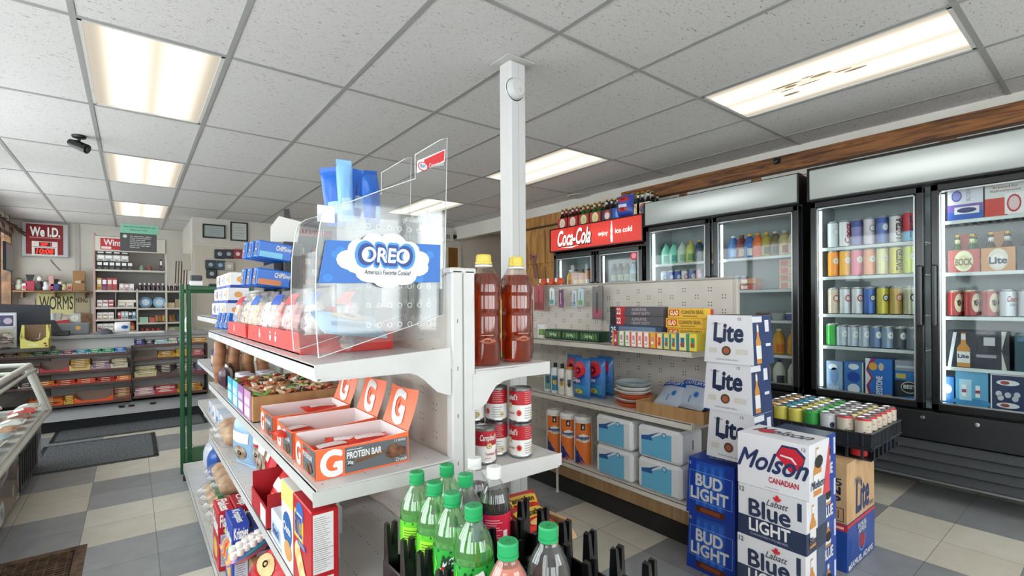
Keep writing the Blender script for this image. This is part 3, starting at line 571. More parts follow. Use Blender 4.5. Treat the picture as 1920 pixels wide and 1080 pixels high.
for i, (u, v, y, w_, h_, rx, ry_, cc_, lab) in enumerate(((632, 418, 1.20, .045, .125, .1, -.12, BLUW, 'dark blue cookie pouch sticking up from the clear bin, leftmost'), (650, 412, 1.17, .038, .14, -.1, -.02, BLUL, 'light blue and silver pouch sticking up from the clear bin'), (664, 405, 1.23, .04, .11, .1, .05, BLUW, 'narrow blue pouch at the back of the clear bin opening'), (700, 425, 1.15, .07, .125, .05, -.22, BLUW, 'bright blue cookie pouch leaning over the front of the clear bin'))):
    q = OY(u, v, y); put(kind(('pouch', bag(w_, h_, .028, cc_, lambda m, P: m.rect(P, -.012, .02, .012, .05, C('#a9cbe8', .4), 2)))), 'cookie_pouch', lab, 'snack pouch', (q.x, y, q.z), 0, 'blue pouches in the clear bin', rot=(rx, ry_, .4*i-.5))
put(kind(('pouch', bag(.17, .10, .035, C('#9fc4e2', .25), lambda m, P: (m.disc(P, 0, .06, .05, .02, DON, 2), m.rect(P, -.06, .012, .05, .028, C('#5c86ae', .4), 2))))), 'snack_pouch', 'pale blue snack pouch lying in the bottom of the clear bin', 'snack pouch', (.435, 1.18, 1.165), 0, None, rot=(math.radians(-62), .12, .1))
for i in range(3): put(kind(('pouch', bag(.08, .17, .02, C('#b9d0e2', .2)))), 'silver_pouch', 'silvery blue pouch hanging behind the clear bin, '+['left', 'middle', 'right'][i]+' one', 'snack pouch', (.50+i*.04, 1.4+i*.03, 1.16), 0, 'silvery pouches behind the clear bin')
# dark stand with fanned packs
pn = OY(556, 430, 2.12); STN = C('#2e3334', .5)
s = thing('display_stand', 'dark grey upright stand holding fanned blue cookie packs', 'display stand', (0, 0, 0))
xs = OY(530, 500, 2.12).x; xe = OY(556, 500, 2.12).x
m = MB(); zt = OY(556, 455, 2.12).z; m.box((xs, 2.10, ZT+.006), (xe+.02, 2.115, zt), STN, .003); m.box((xe+.006, 2.116, ZT+.006), (xe+.02, 2.5, zt-.004), STN, .003); m.box((xs, 2.485, ZT+.006), (xe+.005, 2.5, zt-.03), STN, .003); part(m, 'side_panel', s)
m = MB()
for v in (505, 555): p = OY(520, v, 2.2); m.box((p.x-.03, 2.12, p.z-.04), (xe+.005, 2.48, p.z+.02), C('#121314', .5))
part(m, 'shelf_arm', s)
def chip(w=.13, h=.068, d=.034, k=0):
    def art(m, F, w, d, h):
        f = F['f']; m.rect(f, w*.06, h*.08, w*.72, h*.4, C(['#7cc3e8', '#cf8659', '#a9c8e8'][k], .4), 1); m.txt(f, "CHIPS", w*.52, h*.55, w*.8, h*.82, WHT, 2, .05, .1); m.txt(f, "Ahoy!", w*.8, h*.5, w*.98, h*.78, WHT, 2, .04, .1); m.rect(F['l'], .003, .008, d-.003, h-.01, C('#15244a', .4), 1); m.rect(F['l'], .012, .03, d-.012, h*.5, WHT, 2)
    return kind(('pack', carton(w, d, h, C('#2a6fd0', .3), art, .005)))
CH = [chip(k=0), chip(k=1), chip(w=.11, h=.075, k=2)]
rows = [((455, 487), 3), ((452, 538), 3), ((440, 588), 3)]
for r, ((u, v), n) in enumerate(rows):
    p = OY(u+22, v, 2.12)
    for i in range(n):
        zz = p.z if r < 2 else ZT+.008
        put(CH[r], 'cookie_pack', 'blue cookie pack on the %s tier of the dark stand, %s' % (['top', 'middle', 'bottom'][r], ['nearest', 'middle one', 'farthest'][i]), 'cookie pack', (p.x+(.04 if r == 2 else .06)-i*.012, 2.12-.03+i*.055 if r < 2 else 2.60+i*.05, zz), 0, 'blue cookie packs on the dark stand', rot=(0, math.radians(6) if r < 2 else .2, math.radians(8)))
m = MB(); p = OY(538, 425, 2.14); m.prism([(0, 0), (.1, 0), (.115, .09), (.03, .105), (0, .06)], Fr((p.x-.06, 2.14, zt+.001), (1, 0, 0), (0, 0, 1)), .006, C('#dcdcd8', .7)); m.prism([(.05, .1), (.075, .1), (.07, .14), (.05, .135)], Fr((p.x-.06, 2.143, zt+.001), (1, 0, 0), (0, 0, 1)), .004, BLK); solo(m, 'paper_sign', 'white paper sign standing on top of the dark stand', 'sign')
# ---- middle shelf: protein bar boxes, candy carton
ORG = C('#ee6a3c', .4); GRY = C('#5e6266', .45); CHOC = noisy('choc_print', '#3d2418', '#8a5a3a', (60, 60, 60), .5); INW = C('#e3dcdc', .7)
def gmark(m, f, cx, cz, s, col=WHT, bg=ORG):
    m.txt(f, 'G', cx-s*.5, cz-s*.62, cx+s*.5, cz+s*.62, col, 2, .05); m.poly(f, [(cx+s*.06, cz+s*.3), (cx-s*.16, cz-s*.06), (cx, cz-s*.02), (cx-s*.1, cz-s*.36), (cx+s*.2, cz+s*.06), (cx+s*.03, cz+s*.02)], bg, 3)
def gbox():
    w, d, h = .222, .17, .072; F = faces(w, d, h); m = MB(); th = .0025
    m.box((-w/2, -d/2, 0), (w/2, d/2, th), ORG); m.prism([(0, 0), (w, 0), (w, h+.002), (w*.5, h-.006), (0, h-.004)], F['f'], th, ORG, INW)
    for q in ((w/2-th, -d/2, w/2, d/2), (-w/2, -d/2, -w/2+th, d/2)): m.box((q[0], q[1], th), (q[2], q[3], h-(.006 if q[0] < 0 else 0)), ORG)
    m.prism([(0, 0), (w, 0), (w, h), (0, h)], Fr((w/2, d/2, 0), (-1, 0, 0), (0, 0, 1)), th, ORG)
    m.add([(-w/2+th, d/2-th-.0004, th), (w/2-th, d/2-th-.0004, th), (w/2-th, d/2-th-.0004, h), (-w/2+th, d/2-th-.0004, h)], [(0, 1, 2, 3)], INW)
    m.add([(w/2-th-.0004, -d/2+th, th), (w/2-th-.0004, d/2-th, th), (w/2-th-.0004, d/2-th, h), (w/2-th-.0004, -d/2+th, h)], [(0, 1, 2, 3)], INW)
    f = F['f']; m.rect(f, w*.29, .004, w-.003, h*.86, GRY, 1); gmark(m, f, w*.155, h*.46, h*.62)
    m.txt(f, 'PROTEIN BAR', w*.31, h*.5, w*.68, h*.70, WHT, 3, .04); m.rect(f, w*.31, h*.76, w*.47, h*.78, WHT, 3); m.rect(f, w*.31, h*.26, w*.38, h*.46, C('#303336', .5), 2); m.txt(f, '20g', w*.315, h*.3, w*.375, h*.43, WHT, 3, .04)
    m.poly(f, [(w*.4, h*.3), (w*.72, h*.46), (w*.72, h*.58), (w*.4, h*.42)], C('#6b4a2a', .5), 2)
    for i in range(16): a = random.Random(i).random(); b = random.Random(i+50).random(); m.disc(f, w*(.74+.2*a), h*(.3+.38*b*(1-abs(a-.4))), .008, .007, CHOC, 4+i*.1, 7)
    m.txt(f, 'Crunch', w*.84, h*.10, w*.97, h*.22, WHT, 6, .02, .2); m.txt(f, '12 BARS', w*.83, h*.76, w*.96, h*.83, WHT, 3, .01)
    f = F['l']; m.rect(f, d*.42, .004, d-.003, h*.88, GRY, 1); gmark(m, f, d*.2, h*.45, h*.56); m.txt(f, 'PROTEIN BAR', d*.45, h*.52, d*.88, h*.68, WHT, 3, .03)
    for i in range(7): m.disc(f, d*(.6+.25*random.Random(i).random()), h*(.14+.22*random.Random(i+9).random()), .008, .007, CHOC, 4+i*.1, 7)
    k = MB(); fw = d*.92; fh = .098  # raised end flap, slightly curled
    def fl(u, v): return Vector((w/2+.002+.018*math.sin(v*PI*.5)+.012*(2*u-1)**2*v, fw/2-u*fw, h+v*fh))
    k.surf(fl, 8, 6, ORG); k.surf(lambda u, v: fl(1-u, v)+Vector((.0012, 0, 0)), 8, 6, INW)
    class FlapF: curved = True
    FF = FlapF(); FF.pt = lambda a, b, l=0: fl(a/fw, b/fh)+Vector((-l-.0006, 0, 0)); gmark(k, FF, fw*.5, fh*.5, fw*.42)
    return kind(('tray', m), ('end_flap', k))
GB = gbox()
for i, y in enumerate((1.19, 1.385, 1.60)): put(GB, 'protein_bar_box', 'orange and grey open box of protein bars, %s of the three' % ['nearest', 'middle', 'farthest'][i], 'box', (.425, y, ZM+.0005), 0, 'open protein bar boxes on the middle shelf')
for i, (x, y, r) in enumerate(((.375, 1.15, .3), (.42, 1.175, -.2), (.47, 1.165, .1), (.35, 1.37, .5), (.49, 1.62, .2))):
    w_ = ['left in the nearest orange box', 'middle in the nearest orange box', 'right in the nearest orange box', 'inside the middle orange box', 'inside the farthest orange box'][i]
    solo(bag(.12, .04, .018, C('#d8402f', .3), lambda m, P: m.rect(P, -.04, .01, .035, .03, C('#efe6e4', .3), 2)), 'protein_bar', 'red and white wrapped bar lying '+w_, 'snack bar', (x, y, ZM+.046), 0, 'loose bars in the orange boxes').rotation_euler = (math.radians(-80), .06, r)
cb = thing('candy_carton', 'wide low cardboard carton full of loose wrapped candy', 'carton', (.46, 2.04, ZM+.0005), FX)
w, d, h = .52, .30, .085; m = MB()
for q in ((-w/2, -d/2, w/2, -d/2+.004), (-w/2, d/2-.004, w/2, d/2), (-w/2, -d/2+.004, -w/2+.004, d/2-.004), (w/2-.004, -d/2+.004, w/2, d/2-.004)): m.box((q[0], q[1], 0), (q[2], q[3], h), CARD)
m.box((-w/2, -d/2, 0), (w/2, d/2, .003), CARD); part(m, 'box', cb)
for i, (c1, c2) in enumerate((('#2aa7c6', '#bfe6ee'), ('#6cc4dd', '#e6f3f7'), ('#9a5fa5', '#e9d3ea'), ('#c28fb8', '#f3e6f0'))):
    m = MB(); pw = .105; x = -w/2+.01+i*.125; m.box((x, -d/2-.004, .002), (x+pw, -d/2-.001, h+.012), C(c1, .4)); f = Fr((x, -d/2-.004, 0), (1, 0, 0), (0, 0, 1)); m.rect(f, .008, .01, pw-.01, .04, C(c2, .4), 1)
    for k in range(3): m.disc(f, .02+k*.03, .06, .012, .014, C(c2, .4), 1+k*.2)
    part(m, 'front_card', cb, ['turquoise', 'light blue', 'purple', 'mauve'][i]+' printed front card')
m = MB(); rr = random.Random(3); cc = [C(c, .35) for c in ('#c9a27a', '#a65a3c', '#5a3422', '#cf7a4e', '#7fae4c', '#e8d9c2', '#3a2a20', '#d8b98f', '#b3302a')]
for i in range(420):
    x, y = rr.uniform(-w/2+.02, w/2-.02), rr.uniform(-d/2+.02, d/2-.02); z = .055+.022*rr.random()+.02*math.cos(x*5)*math.cos(y*7); a = rr.uniform(0, 6); t = rr.uniform(-.5, .5); L_, B_ = rr.uniform(.013, .024), rr.uniform(.007, .011)
    mt = Matrix.Translation((x, y, z))@Matrix.Rotation(a, 4, 'Z')@Matrix.Rotation(t, 4, 'Y'); bb = [mt@Vector((sx_*L_, sy_*B_, sz_*.004)) for sx_ in (-1, 1) for sy_ in (-1, 1) for sz_ in (-1, 1)]
    m.add(bb, [(0, 1, 3, 2), (4, 6, 7, 5), (0, 4, 5, 1), (2, 3, 7, 6), (0, 2, 6, 4), (1, 5, 7, 3)], cc[i % 9])
o = solo(m, 'wrapped_candy', 'heap of small wrapped candies filling the cardboard carton', 'candy', (.46, 2.04, ZM+.0005), FX); o['kind'] = 'stuff'
def jar(): m = MB(); m.lathe([(0, 0), (.034, 0), (.038, .02), (.038, .05), (.03, .06), (0, .06)], C('#541a2c', .2), n=12); l = MB(); l.lathe([(.033, .058), (.033, .074), (.03, .078), (0, .078)], C('#c9c6d2', .3), n=12); return kind(('jar_body', m), ('lid', l))
J = jar()
for i in range(6): put(J, 'jam_jar', 'dark purple jar with a silver lid behind the candy carton, %s row, %s' % (['front', 'back'][i//3], ['nearest', 'middle', 'farthest'][i % 3]), 'jar', (.40+(i//3)*.085, 2.36+(i % 3)*.085, ZM+.001), 0, 'dark jars beyond the candy carton')
for i in range(3): solo(bag(.10, .085, .05, C(['#4a2f3c', '#e2dcd6', '#2d2a33'][i], .3)), 'snack_pack', 'small %s pack on the middle shelf behind the carton' % ['plum coloured', 'white', 'black'][i], 'snack pack', (.335+.02*i, 2.62+i*.07, ZM+.007), FX, 'small packs near the jars')
BRN = noisy('brown_sausage', '#7d5236', '#a8744e', (10, 10, 30), .45)
for i, (x, y) in enumerate(((.34, 2.80), (.40, 2.79), (.46, 2.76), (.52, 2.72))):
    m = MB(); m.tube([(0, 0, 0), (.004, 0, .03), (-.004, 0, .1), (.003, 0, .16), (0, 0, .2), (0, 0, .215)], [.022, .029, .029, .028, .026, .012], BRN, 10); solo(m, 'sausage_stick', 'upright brown stick at the far end of the middle shelf, %s from the aisle' % ORD[i], 'snack', (x, y, ZM+.001), 0, 'brown sticks standing on the middle shelf')
# ---- low shelf
def ritz(m, F, w, d, h):
    f = F['f']; m.rect(f, w*.1, h*.55, w*.6, h*.86, C('#f0c52e', .4), 1); m.disc(f, w*.42, h*.86, w*.2, w*.16, C('#2a69b8', .4), 1.5); m.txt(f, 'RITZ', w*.16, h*.6, w*.56, h*.83, WHT, 3, .07, 0); m.txt(f, 'RITZ', w*.17, h*.61, w*.55, h*.82, C('#24489c', .4), 4, .03, 0); m.rect(f, w*.3, h*.5, w*.72, h*.56, C('#2f56a8', .4), 2); m.txt(f, 'ORIGINAL', w*.34, h*.515, w*.68, h*.545, WHT, 3)
    for i in range(6): m.disc(f, w*(.3+.08*i), h*(.4-.055*i), w*.17, w*.17, C('#e2b878' if i % 2 else '#efd2a0', .5), 2+i*.3)
    f = F['r']; m.rect(f, d*.06, h*.35, d*.8, h*.97, C('#e9e6e6', .5), 1)
    for i in range(26): m.rect(f, d*.1, h*(.38+i*.022), d*(.5+.24*((i*7) % 5)/5), h*(.384+i*.022), C('#55565c', .5), 2)
    m.rect(f, d*.06, h*.6, d*.8, h*.604, BLK, 3); m.rect(f, d*.06, h*.49, d*.8, h*.493, BLK, 3); m.rect(f, d*.1, h*.1, d*.8, h*.3, C('#e9e6e6', .5), 1)
solo(carton(.15, .058, .205, C('#b81b26', .35), ritz), 'cracker_box', 'red cracker box with yellow and blue lettering at the near end of the low shelf', 'box', (.325, 1.15, ZL+.001), FX)
def grain(m, F, w, d, h):
    f = F['f']; m.rect(f, 0, h*.75, w, h, C('#dbe07a', .5), 1); m.disc(f, w*.5, h*.45, w*.38, w*.36, C('#2c63a5', .4), 1); m.txt(f, 'Oats', w*.2, h*.42, w*.8, h*.52, WHT, 3, .04); m.disc(f, w*.55, h*.2, w*.3, w*.2, C('#d09a5c', .5), 2)
solo(carton(.12, .05, .2, C('#e7e3da', .5), grain), 'oat_box', 'cream box with a blue oval beside the red cracker box', 'box', (.325, 1.295, ZL+.001), FX)
solo(carton(.12, .045, .19, C('#d9d8c9', .5), lambda m, F, w, d, h: [m.rect(F['r'], d*.1, h*(.1+.08*i), d*.8, h*(.12+.08*i), C('#5c5d57', .5), 1) for i in range(10)]), 'cracker_box', 'pale box standing behind the red cracker box', 'box', (.392, 1.31, ZL+.001), FX)
solo(carton(.12, .16, .075, C('#d6e0ee', .4), lambda m, F, w, d, h: (m.rect(F['f'], w*.1, h*.15, w*.9, h*.6, C('#a3b9d8', .4), 1), m.txt(F['f'], 'Snack', w*.2, h*.25, w*.8, h*.55, C('#33508a'), 2, .03), m.rect(F['t'], w*.1, d*.1, w*.9, d*.9, C('#eef2f8', .4), 1))), 'snack_box', 'low pale blue box between the popcorn carton and the oat box', 'box', (.385, 1.44, ZL+.001), FX)
t = thing('popcorn_carton', 'red open carton of red and orange popcorn packets on the low shelf', 'carton', (.40, 1.645, ZL+.001), FX); w, d, h = .22, .2, .10
m = MB(); R2 = C('#b3202a', .4)
for q in ((-w/2, -d/2, w/2, -d/2+.003, h*.62), (-w/2, d/2-.003, w/2, d/2, h*1.7), (-w/2, -d/2+.003, -w/2+.003, d/2-.003, h*1.1), (w/2-.003, -d/2+.003, w/2, d/2-.003, h*1.0)): m.box((q[0], q[1], 0), (q[2], q[3], q[4]), R2)
m.box((-w/2, -d/2, 0), (w/2, d/2, .003), R2); m.rect(Fr((-w/2, d/2-.003, 0), (1, 0, 0), (0, 0, 1)), 0, h*.8, w, h*1.7, CARD, 1); fr_ = Fr((w/2, -d/2, 0), (0, 1, 0), (0, 0, 1)); m.rect(fr_, d*.2, h*.55, d*.7, h*.8, WHT, 1); m.rect(Fr((-w/2, -d/2, 0), (1, 0, 0), (0, 0, 1)), w*.62, h*.05, w*.95, h*.55, WHT, 1); part(m, 'box', t)
for i in range(5):
    o = bag(.14, .11, .03, C('#cf2a30' if i % 2 == 0 else '#e58a3c', .25), lambda m, P: (m.rect(P, -.05, .06, .05, .09, C('#f3ece8', .3), 2), m.disc(P, 0, .03, .03, .018, C('#e9a64e', .4), 2)))
    solo(o, 'popcorn_packet', '%s snack packet in the red carton, %s from the front' % (['red', 'orange'][i % 2], ORD[i]), 'snack packet', (.335+i*.034, 1.645, ZL+.012), FX, 'packets in the red carton').rotation_euler = (math.radians(-28), 0, FX)
FOIL = noisy('printed_foil', '#8a6a4a', '#d9cfc2', (30, 30, 30), .25, me=.3)
for i, (y, x, c, lab) in enumerate(((1.86, .37, '#c9202b', 'red foil chip bag beside the popcorn carton'), (1.98, .38, None, 'crumpled silver and brown chip bag on the low shelf'), (2.1, .40, '#b7262e', 'red and white snack bag farther back on the low shelf'), (2.2, .36, '#8fb2cf', 'light blue snack bag at the back of the low shelf'))):
    solo(bag(.15, .18, .06, C(c, .25) if c else FOIL, lambda m, P: (m.rect(P, -.05, .10, .05, .14, C('#e9e4e4', .3), 2), m.disc(P, 0, .06, .04, .03, FOIL, 2))), 'chip_bag', lab, 'chip bag', (x, y, ZL+.008), FX, 'chip bags on the low shelf').rotation_euler = (math.radians(-14+6*i), .1*(i % 2), FX+.2*(i-1))
BRD = noisy('bread_crust', '#a9744a', '#dcb98c', (18, 18, 18), .6)
def loaf(c=None, L_=.26):
    b = MB(); b.tube([(-L_/2, 0, .05), (-L_/2+.03, 0, .055), (0, 0, .058), (L_/2-.03, 0, .055), (L_/2, 0, .05)], [.03, .05, .053, .05, .03], BRD, 12); f = MB(); f.tube([(-L_/2-.04, 0, .06), (-L_/2-.005, 0, .054), (0, 0, .058), (L_/2+.005, 0, .054), (L_/2+.05, 0, .07)], [.012, .048, .0555, .048, .008], FILM, 12); out = [('loaf', b), ('wrapper', f)]
    if c: s_ = MB(); s_.tube([(-.10, 0, .056), (-.075, 0, .057)], [.0562, .0566], C(c, .3), 16); s_.tube([(-.05, 0, .058), (-.03, 0, .058)], [.0566, .0562], C('#c92a33', .3), 16); out.append(('label_band', s_))
    return kind(*out)
LF = loaf('#2f7d4a'); LB = loaf(None, .2)
for i, y in enumerate((2.52, 2.66)): put(LB, 'bread_loaf', 'plain wrapped loaf at the far end of the low shelf, %s one' % ['nearer', 'farther'][i], 'bread', (.42, y, ZL+.001), FX+PI/2, 'plain loaves on the low shelf')
for i in range(4): put(LF, 'bread_loaf', 'wrapped loaf with green striping on the bottom shelf, %s from the camera' % ORD[i], 'bread', (.44, 2.78+i*.125, ZB+.001+.0*i), FX+PI/2, 'striped loaves on the bottom shelf')
for i in range(3): put(LB, 'bread_loaf', 'bun bag stacked on the striped loaves, %s from the camera' % ORD[i], 'bread', (.44, 2.86+i*.125, ZB+.113), FX+PI/2, 'bun bags on top of the loaves')
def cereal(c, txt_, tc='#ffffff'):
    def art(m, F, w, d, h):
        f = F['f']; m.txt(f, txt_, w*.08, h*.6, w*.92, h*.86, C(tc, .4), 2, .05, .1); m.disc(f, w*.5, h*.3, w*.34, w*.24, C('#e6b65a', .4), 2)
        f = F['r']; m.rect(f, d*.12, h*.08, d*.88, h*.62, C('#cfd3e6', .4), 1)
        for i in range(16): m.rect(f, d*.18, h*(.12+i*.03), d*(.6+.2*(i % 3)/3), h*(.127+i*.03), C('#3a3f66', .5), 2)
        m.disc(f, d*.5, h*.68, d*.2, d*.2, C('#e8d24a', .4), 2); m.txt(f, txt_, d*.1, h*.75, d*.9, h*.95, C(tc, .4), 2, .04)
        m.txt(F['t'], txt_, w*.1, d*.2, w*.9, d*.8, C(tc, .4), 2, .04)
    return art
for i, (x, y, c, t_, lab, hh) in enumerate(((.30, 2.38, '#c42430', 'Flakes', 'red cereal box on the bottom shelf, nearest the aisle edge', .24), (.36, 2.37, '#b51e2b', 'Crisp', 'red cereal box tucked behind the first red one', .25), (.315, 2.14, '#2347b0', 'Krispies', 'bright blue cereal box on the bottom shelf', .27), (.385, 2.12, '#243a86', 'Krispies', 'darker blue cereal box behind the bright blue one', .25))):
    solo(carton(.17, .058, hh, C(c, .35), cereal(c, t_)), 'cereal_box', lab, 'cereal box', (x, y, ZB+.001), FX, 'cereal boxes on the bottom shelf')
RB = NT('rainbow_film'); c = RB.co('Object'); wv = RB.N('ShaderNodeTexWave', i_Scale=2.2, i_Distortion=1.5); RB.L(c, wv.inputs['Vector']); RB.L(RB.ramp(wv.outputs[0], [(.0, '#e0483f'), (.25, '#f0a33c'), (.45, '#49b25a'), (.6, '#2f8fd6'), (.8, '#e86aa0'), (1, '#f0c24a')]), RB.b.inputs['Base Color']); RB.b.inputs['Roughness'].default_value = .25
q = OZ(452, 1030, .30); t = thing('marshmallow_bag', 'rainbow printed bag of white marshmallows on the bottom shelf', 'snack bag', (q.x-.055, q.y, .297), FX); m = bag(.22, .19, .09, RB.m, lambda m, P: m.txt(P, 'Jet', -.09, .11, .0, .16, WHT, 6, .05)); o = part(m, 'film', t); o.rotation_euler = (math.radians(-66), 0, 0)
m = MB()
for i in range(15): m.lathe([(0, -.012), (.012, -.011), (.014, 0), (.012, .011), (0, .012)], MAR, (.108-.028*(i//8)+.004*(i % 2), .015+.021*(i % 8), .035+.0095*(i % 8)+.012*(i//8)), 8)
part(m, 'marshmallows', t)
solo(bag(.28, .24, .13, C('#c9242c', .25), lambda m, P: (m.disc(P, 0, .16, .11, .05, C('#f0c63c', .3), 3), m.txt(P, 'Chips', -.07, .13, .07, .19, C('#223a80', .4), 8, .06, .1), m.disc(P, 0, .06, .08, .03, C('#e6c489', .4), 3))), 'chip_bag', 'large red and yellow chip bag at the near end of the bottom shelf', 'chip bag', (.33, q.y-.27, ZB+.115), FX).rotation_euler = (math.radians(-62), 0, FX)
solo(carton(.3, .24, .14, CARD2), 'cardboard_box', 'plain cardboard box under the rainbow marshmallow bag', 'box', (.46, q.y, ZB+.001), FX); solo(carton(.24, .2, .1, CARD2), 'cardboard_box', 'plain cardboard box under the red and yellow chip bag', 'box', (.46, q.y-.28, ZB+.001), FX)
# ---- far section of the gondola
def napk(c1, c2, lab):
    return carton(.16, .1, .08, C(c1, .4), lambda m, F, w, d, h: (m.rect(F['f'], 0, 0, w, h*.18, C('#2446a0', .4), 1), m.rect(F['f'], w*.6, h*.3, w*.95, h*.85, C(c2, .4), 1), m.disc(F['f'], w*.4, h*.55, w*.12, h*.12, C('#6c5ba8', .4), 1), m.rect(F['r'], 0, 0, d, h*.18, C('#2446a0', .4), 1), m.disc(F['r'], d*.5, h*.55, d*.2, h*.2, C(c2, .4), 1)))
NK = [napk('#e6e4e8', '#e2a35c', ''), napk('#e2e3e9', '#6b5344', ''), napk('#d9dbe2', '#97a0b4', '')]
for i in range(9):
    r, c = divmod(i, 3); solo(NK[(i*2) % 3], 'bread_roll_pack', 'white and blue pack on the far top shelf, %s layer, %s' % (['bottom', 'middle', 'top'][r], ['nearest', 'middle', 'farthest'][c]), 'pack', (.43+.012*r, 3.0+c*.18, 1.168+.081*r), FX, 'white and blue packs inside the green frame')
for i in range(3): solo(carton(.14, .12, .1, C(['#8b7a6a', '#3b3440', '#2a3270'][i], .5), lambda m, F, w, d, h: m.rect(F['f'], w*.1, h*.2, w*.7, h*.7, C('#cbbfae', .5), 1)), 'food_pack', '%s pack on the second shelf of the far section' % ['tan', 'dark', 'navy'][i], 'pack', (.44, 3.05+i*.2, .861), FX, 'packs on the far middle shelf')
for i in range(4): solo(carton(.11, .1, .07, C(['#dfe2ea', '#c9d4e4', '#e8e8ea', '#d3d6e2'][i], .45), lambda m, F, w, d, h: (m.rect(F['r'], d*.2, h*.2, d*.6, h*.8, C('#5c5048', .5), 1), m.rect(F['f'], w*.2, h*.1, w*.6, h*.5, C('#2f6fa8', .4), 1))), 'snack_box', 'small white printed box low on the far section, %s from the camera' % ORD[i], 'box', (.42, 3.0+i*.16, .576), FX, 'small boxes on the far low shelf')
solo(bag(.16, .14, .06, C('#c9b23c', .3), lambda m, P: m.rect(P, -.05, .03, .05, .10, C('#8d9299', .4), 3)), 'food_pouch', 'yellow and grey pouch behind the green post', 'pouch', (.47, 3.70, .583), FX)
for i in range(2): solo(bag(.2, .16, .08, C(['#3c63b8', '#d8dcea'][i], .3)), 'food_bag', '%s bag on the bottom shelf behind the green post' % ['blue', 'white'][i], 'bag', (.40, 3.55+i*.2, ZB+.008), FX, 'bags behind the green post')
# green frame
t = thing('display_rack', 'dark green tubular rack frame at the end of the gondola', 'rack', (.285, 4.12, 0)); GRN = C('#12522c', .3)
for dx, dy in ((-.012, .0), (.03, .02)):
    m = MB(); m.box((dx-.014, dy-.014, .05), (dx+.014, dy+.014, 1.385), GRN, .004); part(m, 'post', t)
m = MB(); m.box((.02, -.0, 1.345), (.42, .03, 1.375), GRN, .004); m.box((.0, .36, 1.33), (.40, .385, 1.36), GRN, .003); part(m, 'top_bar', t)
m = MB(); m.box((.42, 0, .05), (.445, .03, 1.37), GRN, .003); part(m, 'post', t)
m = MB(); m.lathe([(0, 0), (.022, 0), (.022, .035), (.012, .05), (0, .05)], BLK, (.01, .01, 0), 10); m.lathe([(0, 0), (.018, 0), (.018, .04), (0, .05)], BLK, (.43, .014, 0), 10); part(m, 'foot', t)
m = MB(); m.box((.0, -.0, .10), (.43, .385, .13), GRN); part(m, 'base_bar', t)
for i, (u, c, lab) in enumerate(((368, '#33383c', 'small dark and white speaker-like box on the green frame'), (405, '#1c1d1f', 'flat black tray on the green frame top'), (420, '#b3262e', 'red and green toy on the green frame top'), (437, '#c9c9c6', 'pale figurine on the green frame top'))):
    p = OY(u, 535, 4.14); m = MB()
    if i == 2: m.lathe([(0, 0), (.03, 0), (.034, .02), (.014, .03), (.022, .05), (.018, .07), (0, .075)], C(c, .4), n=10); m.box((-.05, -.01, 0), (-.03, .01, .04), C('#8fae3c', .5), .004); m.box((.03, -.01, 0), (.05, .01, .04), C('#8fae3c', .5), .004)
    elif i == 3: m.lathe([(0, 0), (.035, 0), (.02, .03), (.026, .05), (0, .07)], C(c, .5), n=10); m.lathe([(0, 0), (.02, .01), (0, .03)], C('#77776f', .5), (.045, 0, 0), 8)
    elif i == 1: m.box((-.045, -.03, 0), (.045, .03, .016), C(c, .4), .004)
    else: m.box((-.04, -.03, 0), (.04, .03, .035), WHT, .004); m.box((-.035, -.028, .035), (.035, .028, .075), C(c, .4), .006)
    solo(m, 'small_item', lab, 'ornament', (p.x, 4.15, 1.376), 0)
# ---- right side of the gondola: juice, soup
JL = liquid('#b03a0a', .75); JP = clear('juice_bottle_shell', (.97, .88, .82, 1), .06, .06)
def juice():
    r = .05; s_ = MB(); pr = [(0, 0), (.044, 0), (.049, .01), (.049, .06), (.044, .075), (.048, .085), (.048, .13), (.044, .14), (.0475, .15), (.0475, .185), (.050, .195), (.048, .215), (.038, .243), (.026, .262), (.022, .268), (.022, .276), (0, .276)]
    s_.lathe([(a*1.01, b) for a, b in pr[1:-1]], JP, n=20); q = MB(); q.lathe([(a*.97, b+.001) for a, b in pr[:13]]+[(0, .241)], JL, n=20)
    for i in range(20): a = 2*PI*i/20; q.tube([(.0485*math.cos(a), .0485*math.sin(a), .198), (.041*math.cos(a), .041*math.sin(a), .236)], .0018, C('#6e3418', .2), 4)
    c = MB(); c.lathe([(.024, .270), (.024, .276), (.0215, .277), (.0215, .292), (.019, .296), (0, .296)], C('#dcc24a', .35), n=24); rg = MB(); rg.lathe([(.0225, .262), (.025, .262), (.025, .268), (.0225, .268)], C('#dde0e0', .2), n=20)
    l = MB(); f = Cyl(.0492, .02, th=.95)
    l.rect(f, -.010, 0, .010, .155, C('#e9c05c', .4), 1); l.rect(f, -.010, .012, .010, .05, C('#e5745a', .4), 2); l.rect(f, -.010, 0, .010, .014, C('#3da35d', .4), 3)
    f = Cyl(.047, .02, th=-.25); l.frame(f, -.018, .06, .018, .062, .001, C('#b9886c', .3), 1); l.poly(f, [(-.025, .045), (0, .055), (.028, .045), (0, .038)], C('#a8583c', .2), 1)
    return kind(('shell', s_), ('juice', q), ('cap', c), ('neck_ring', rg), ('label_edge', l, None, 'yellow to red label edge'))
JU = juice()
for i, x in enumerate((.775, .895)): put(JU, 'juice_bottle', 'large clear bottle of amber red juice with a yellow cap, %s one' % ['left', 'right'][i], 'bottle', (x, 1.12+.005*i, 1.0685), 0, 'juice bottles on the right top shelf', rot=(0, 0, -.15+.2*i), sc=(1, 1, 1.035))
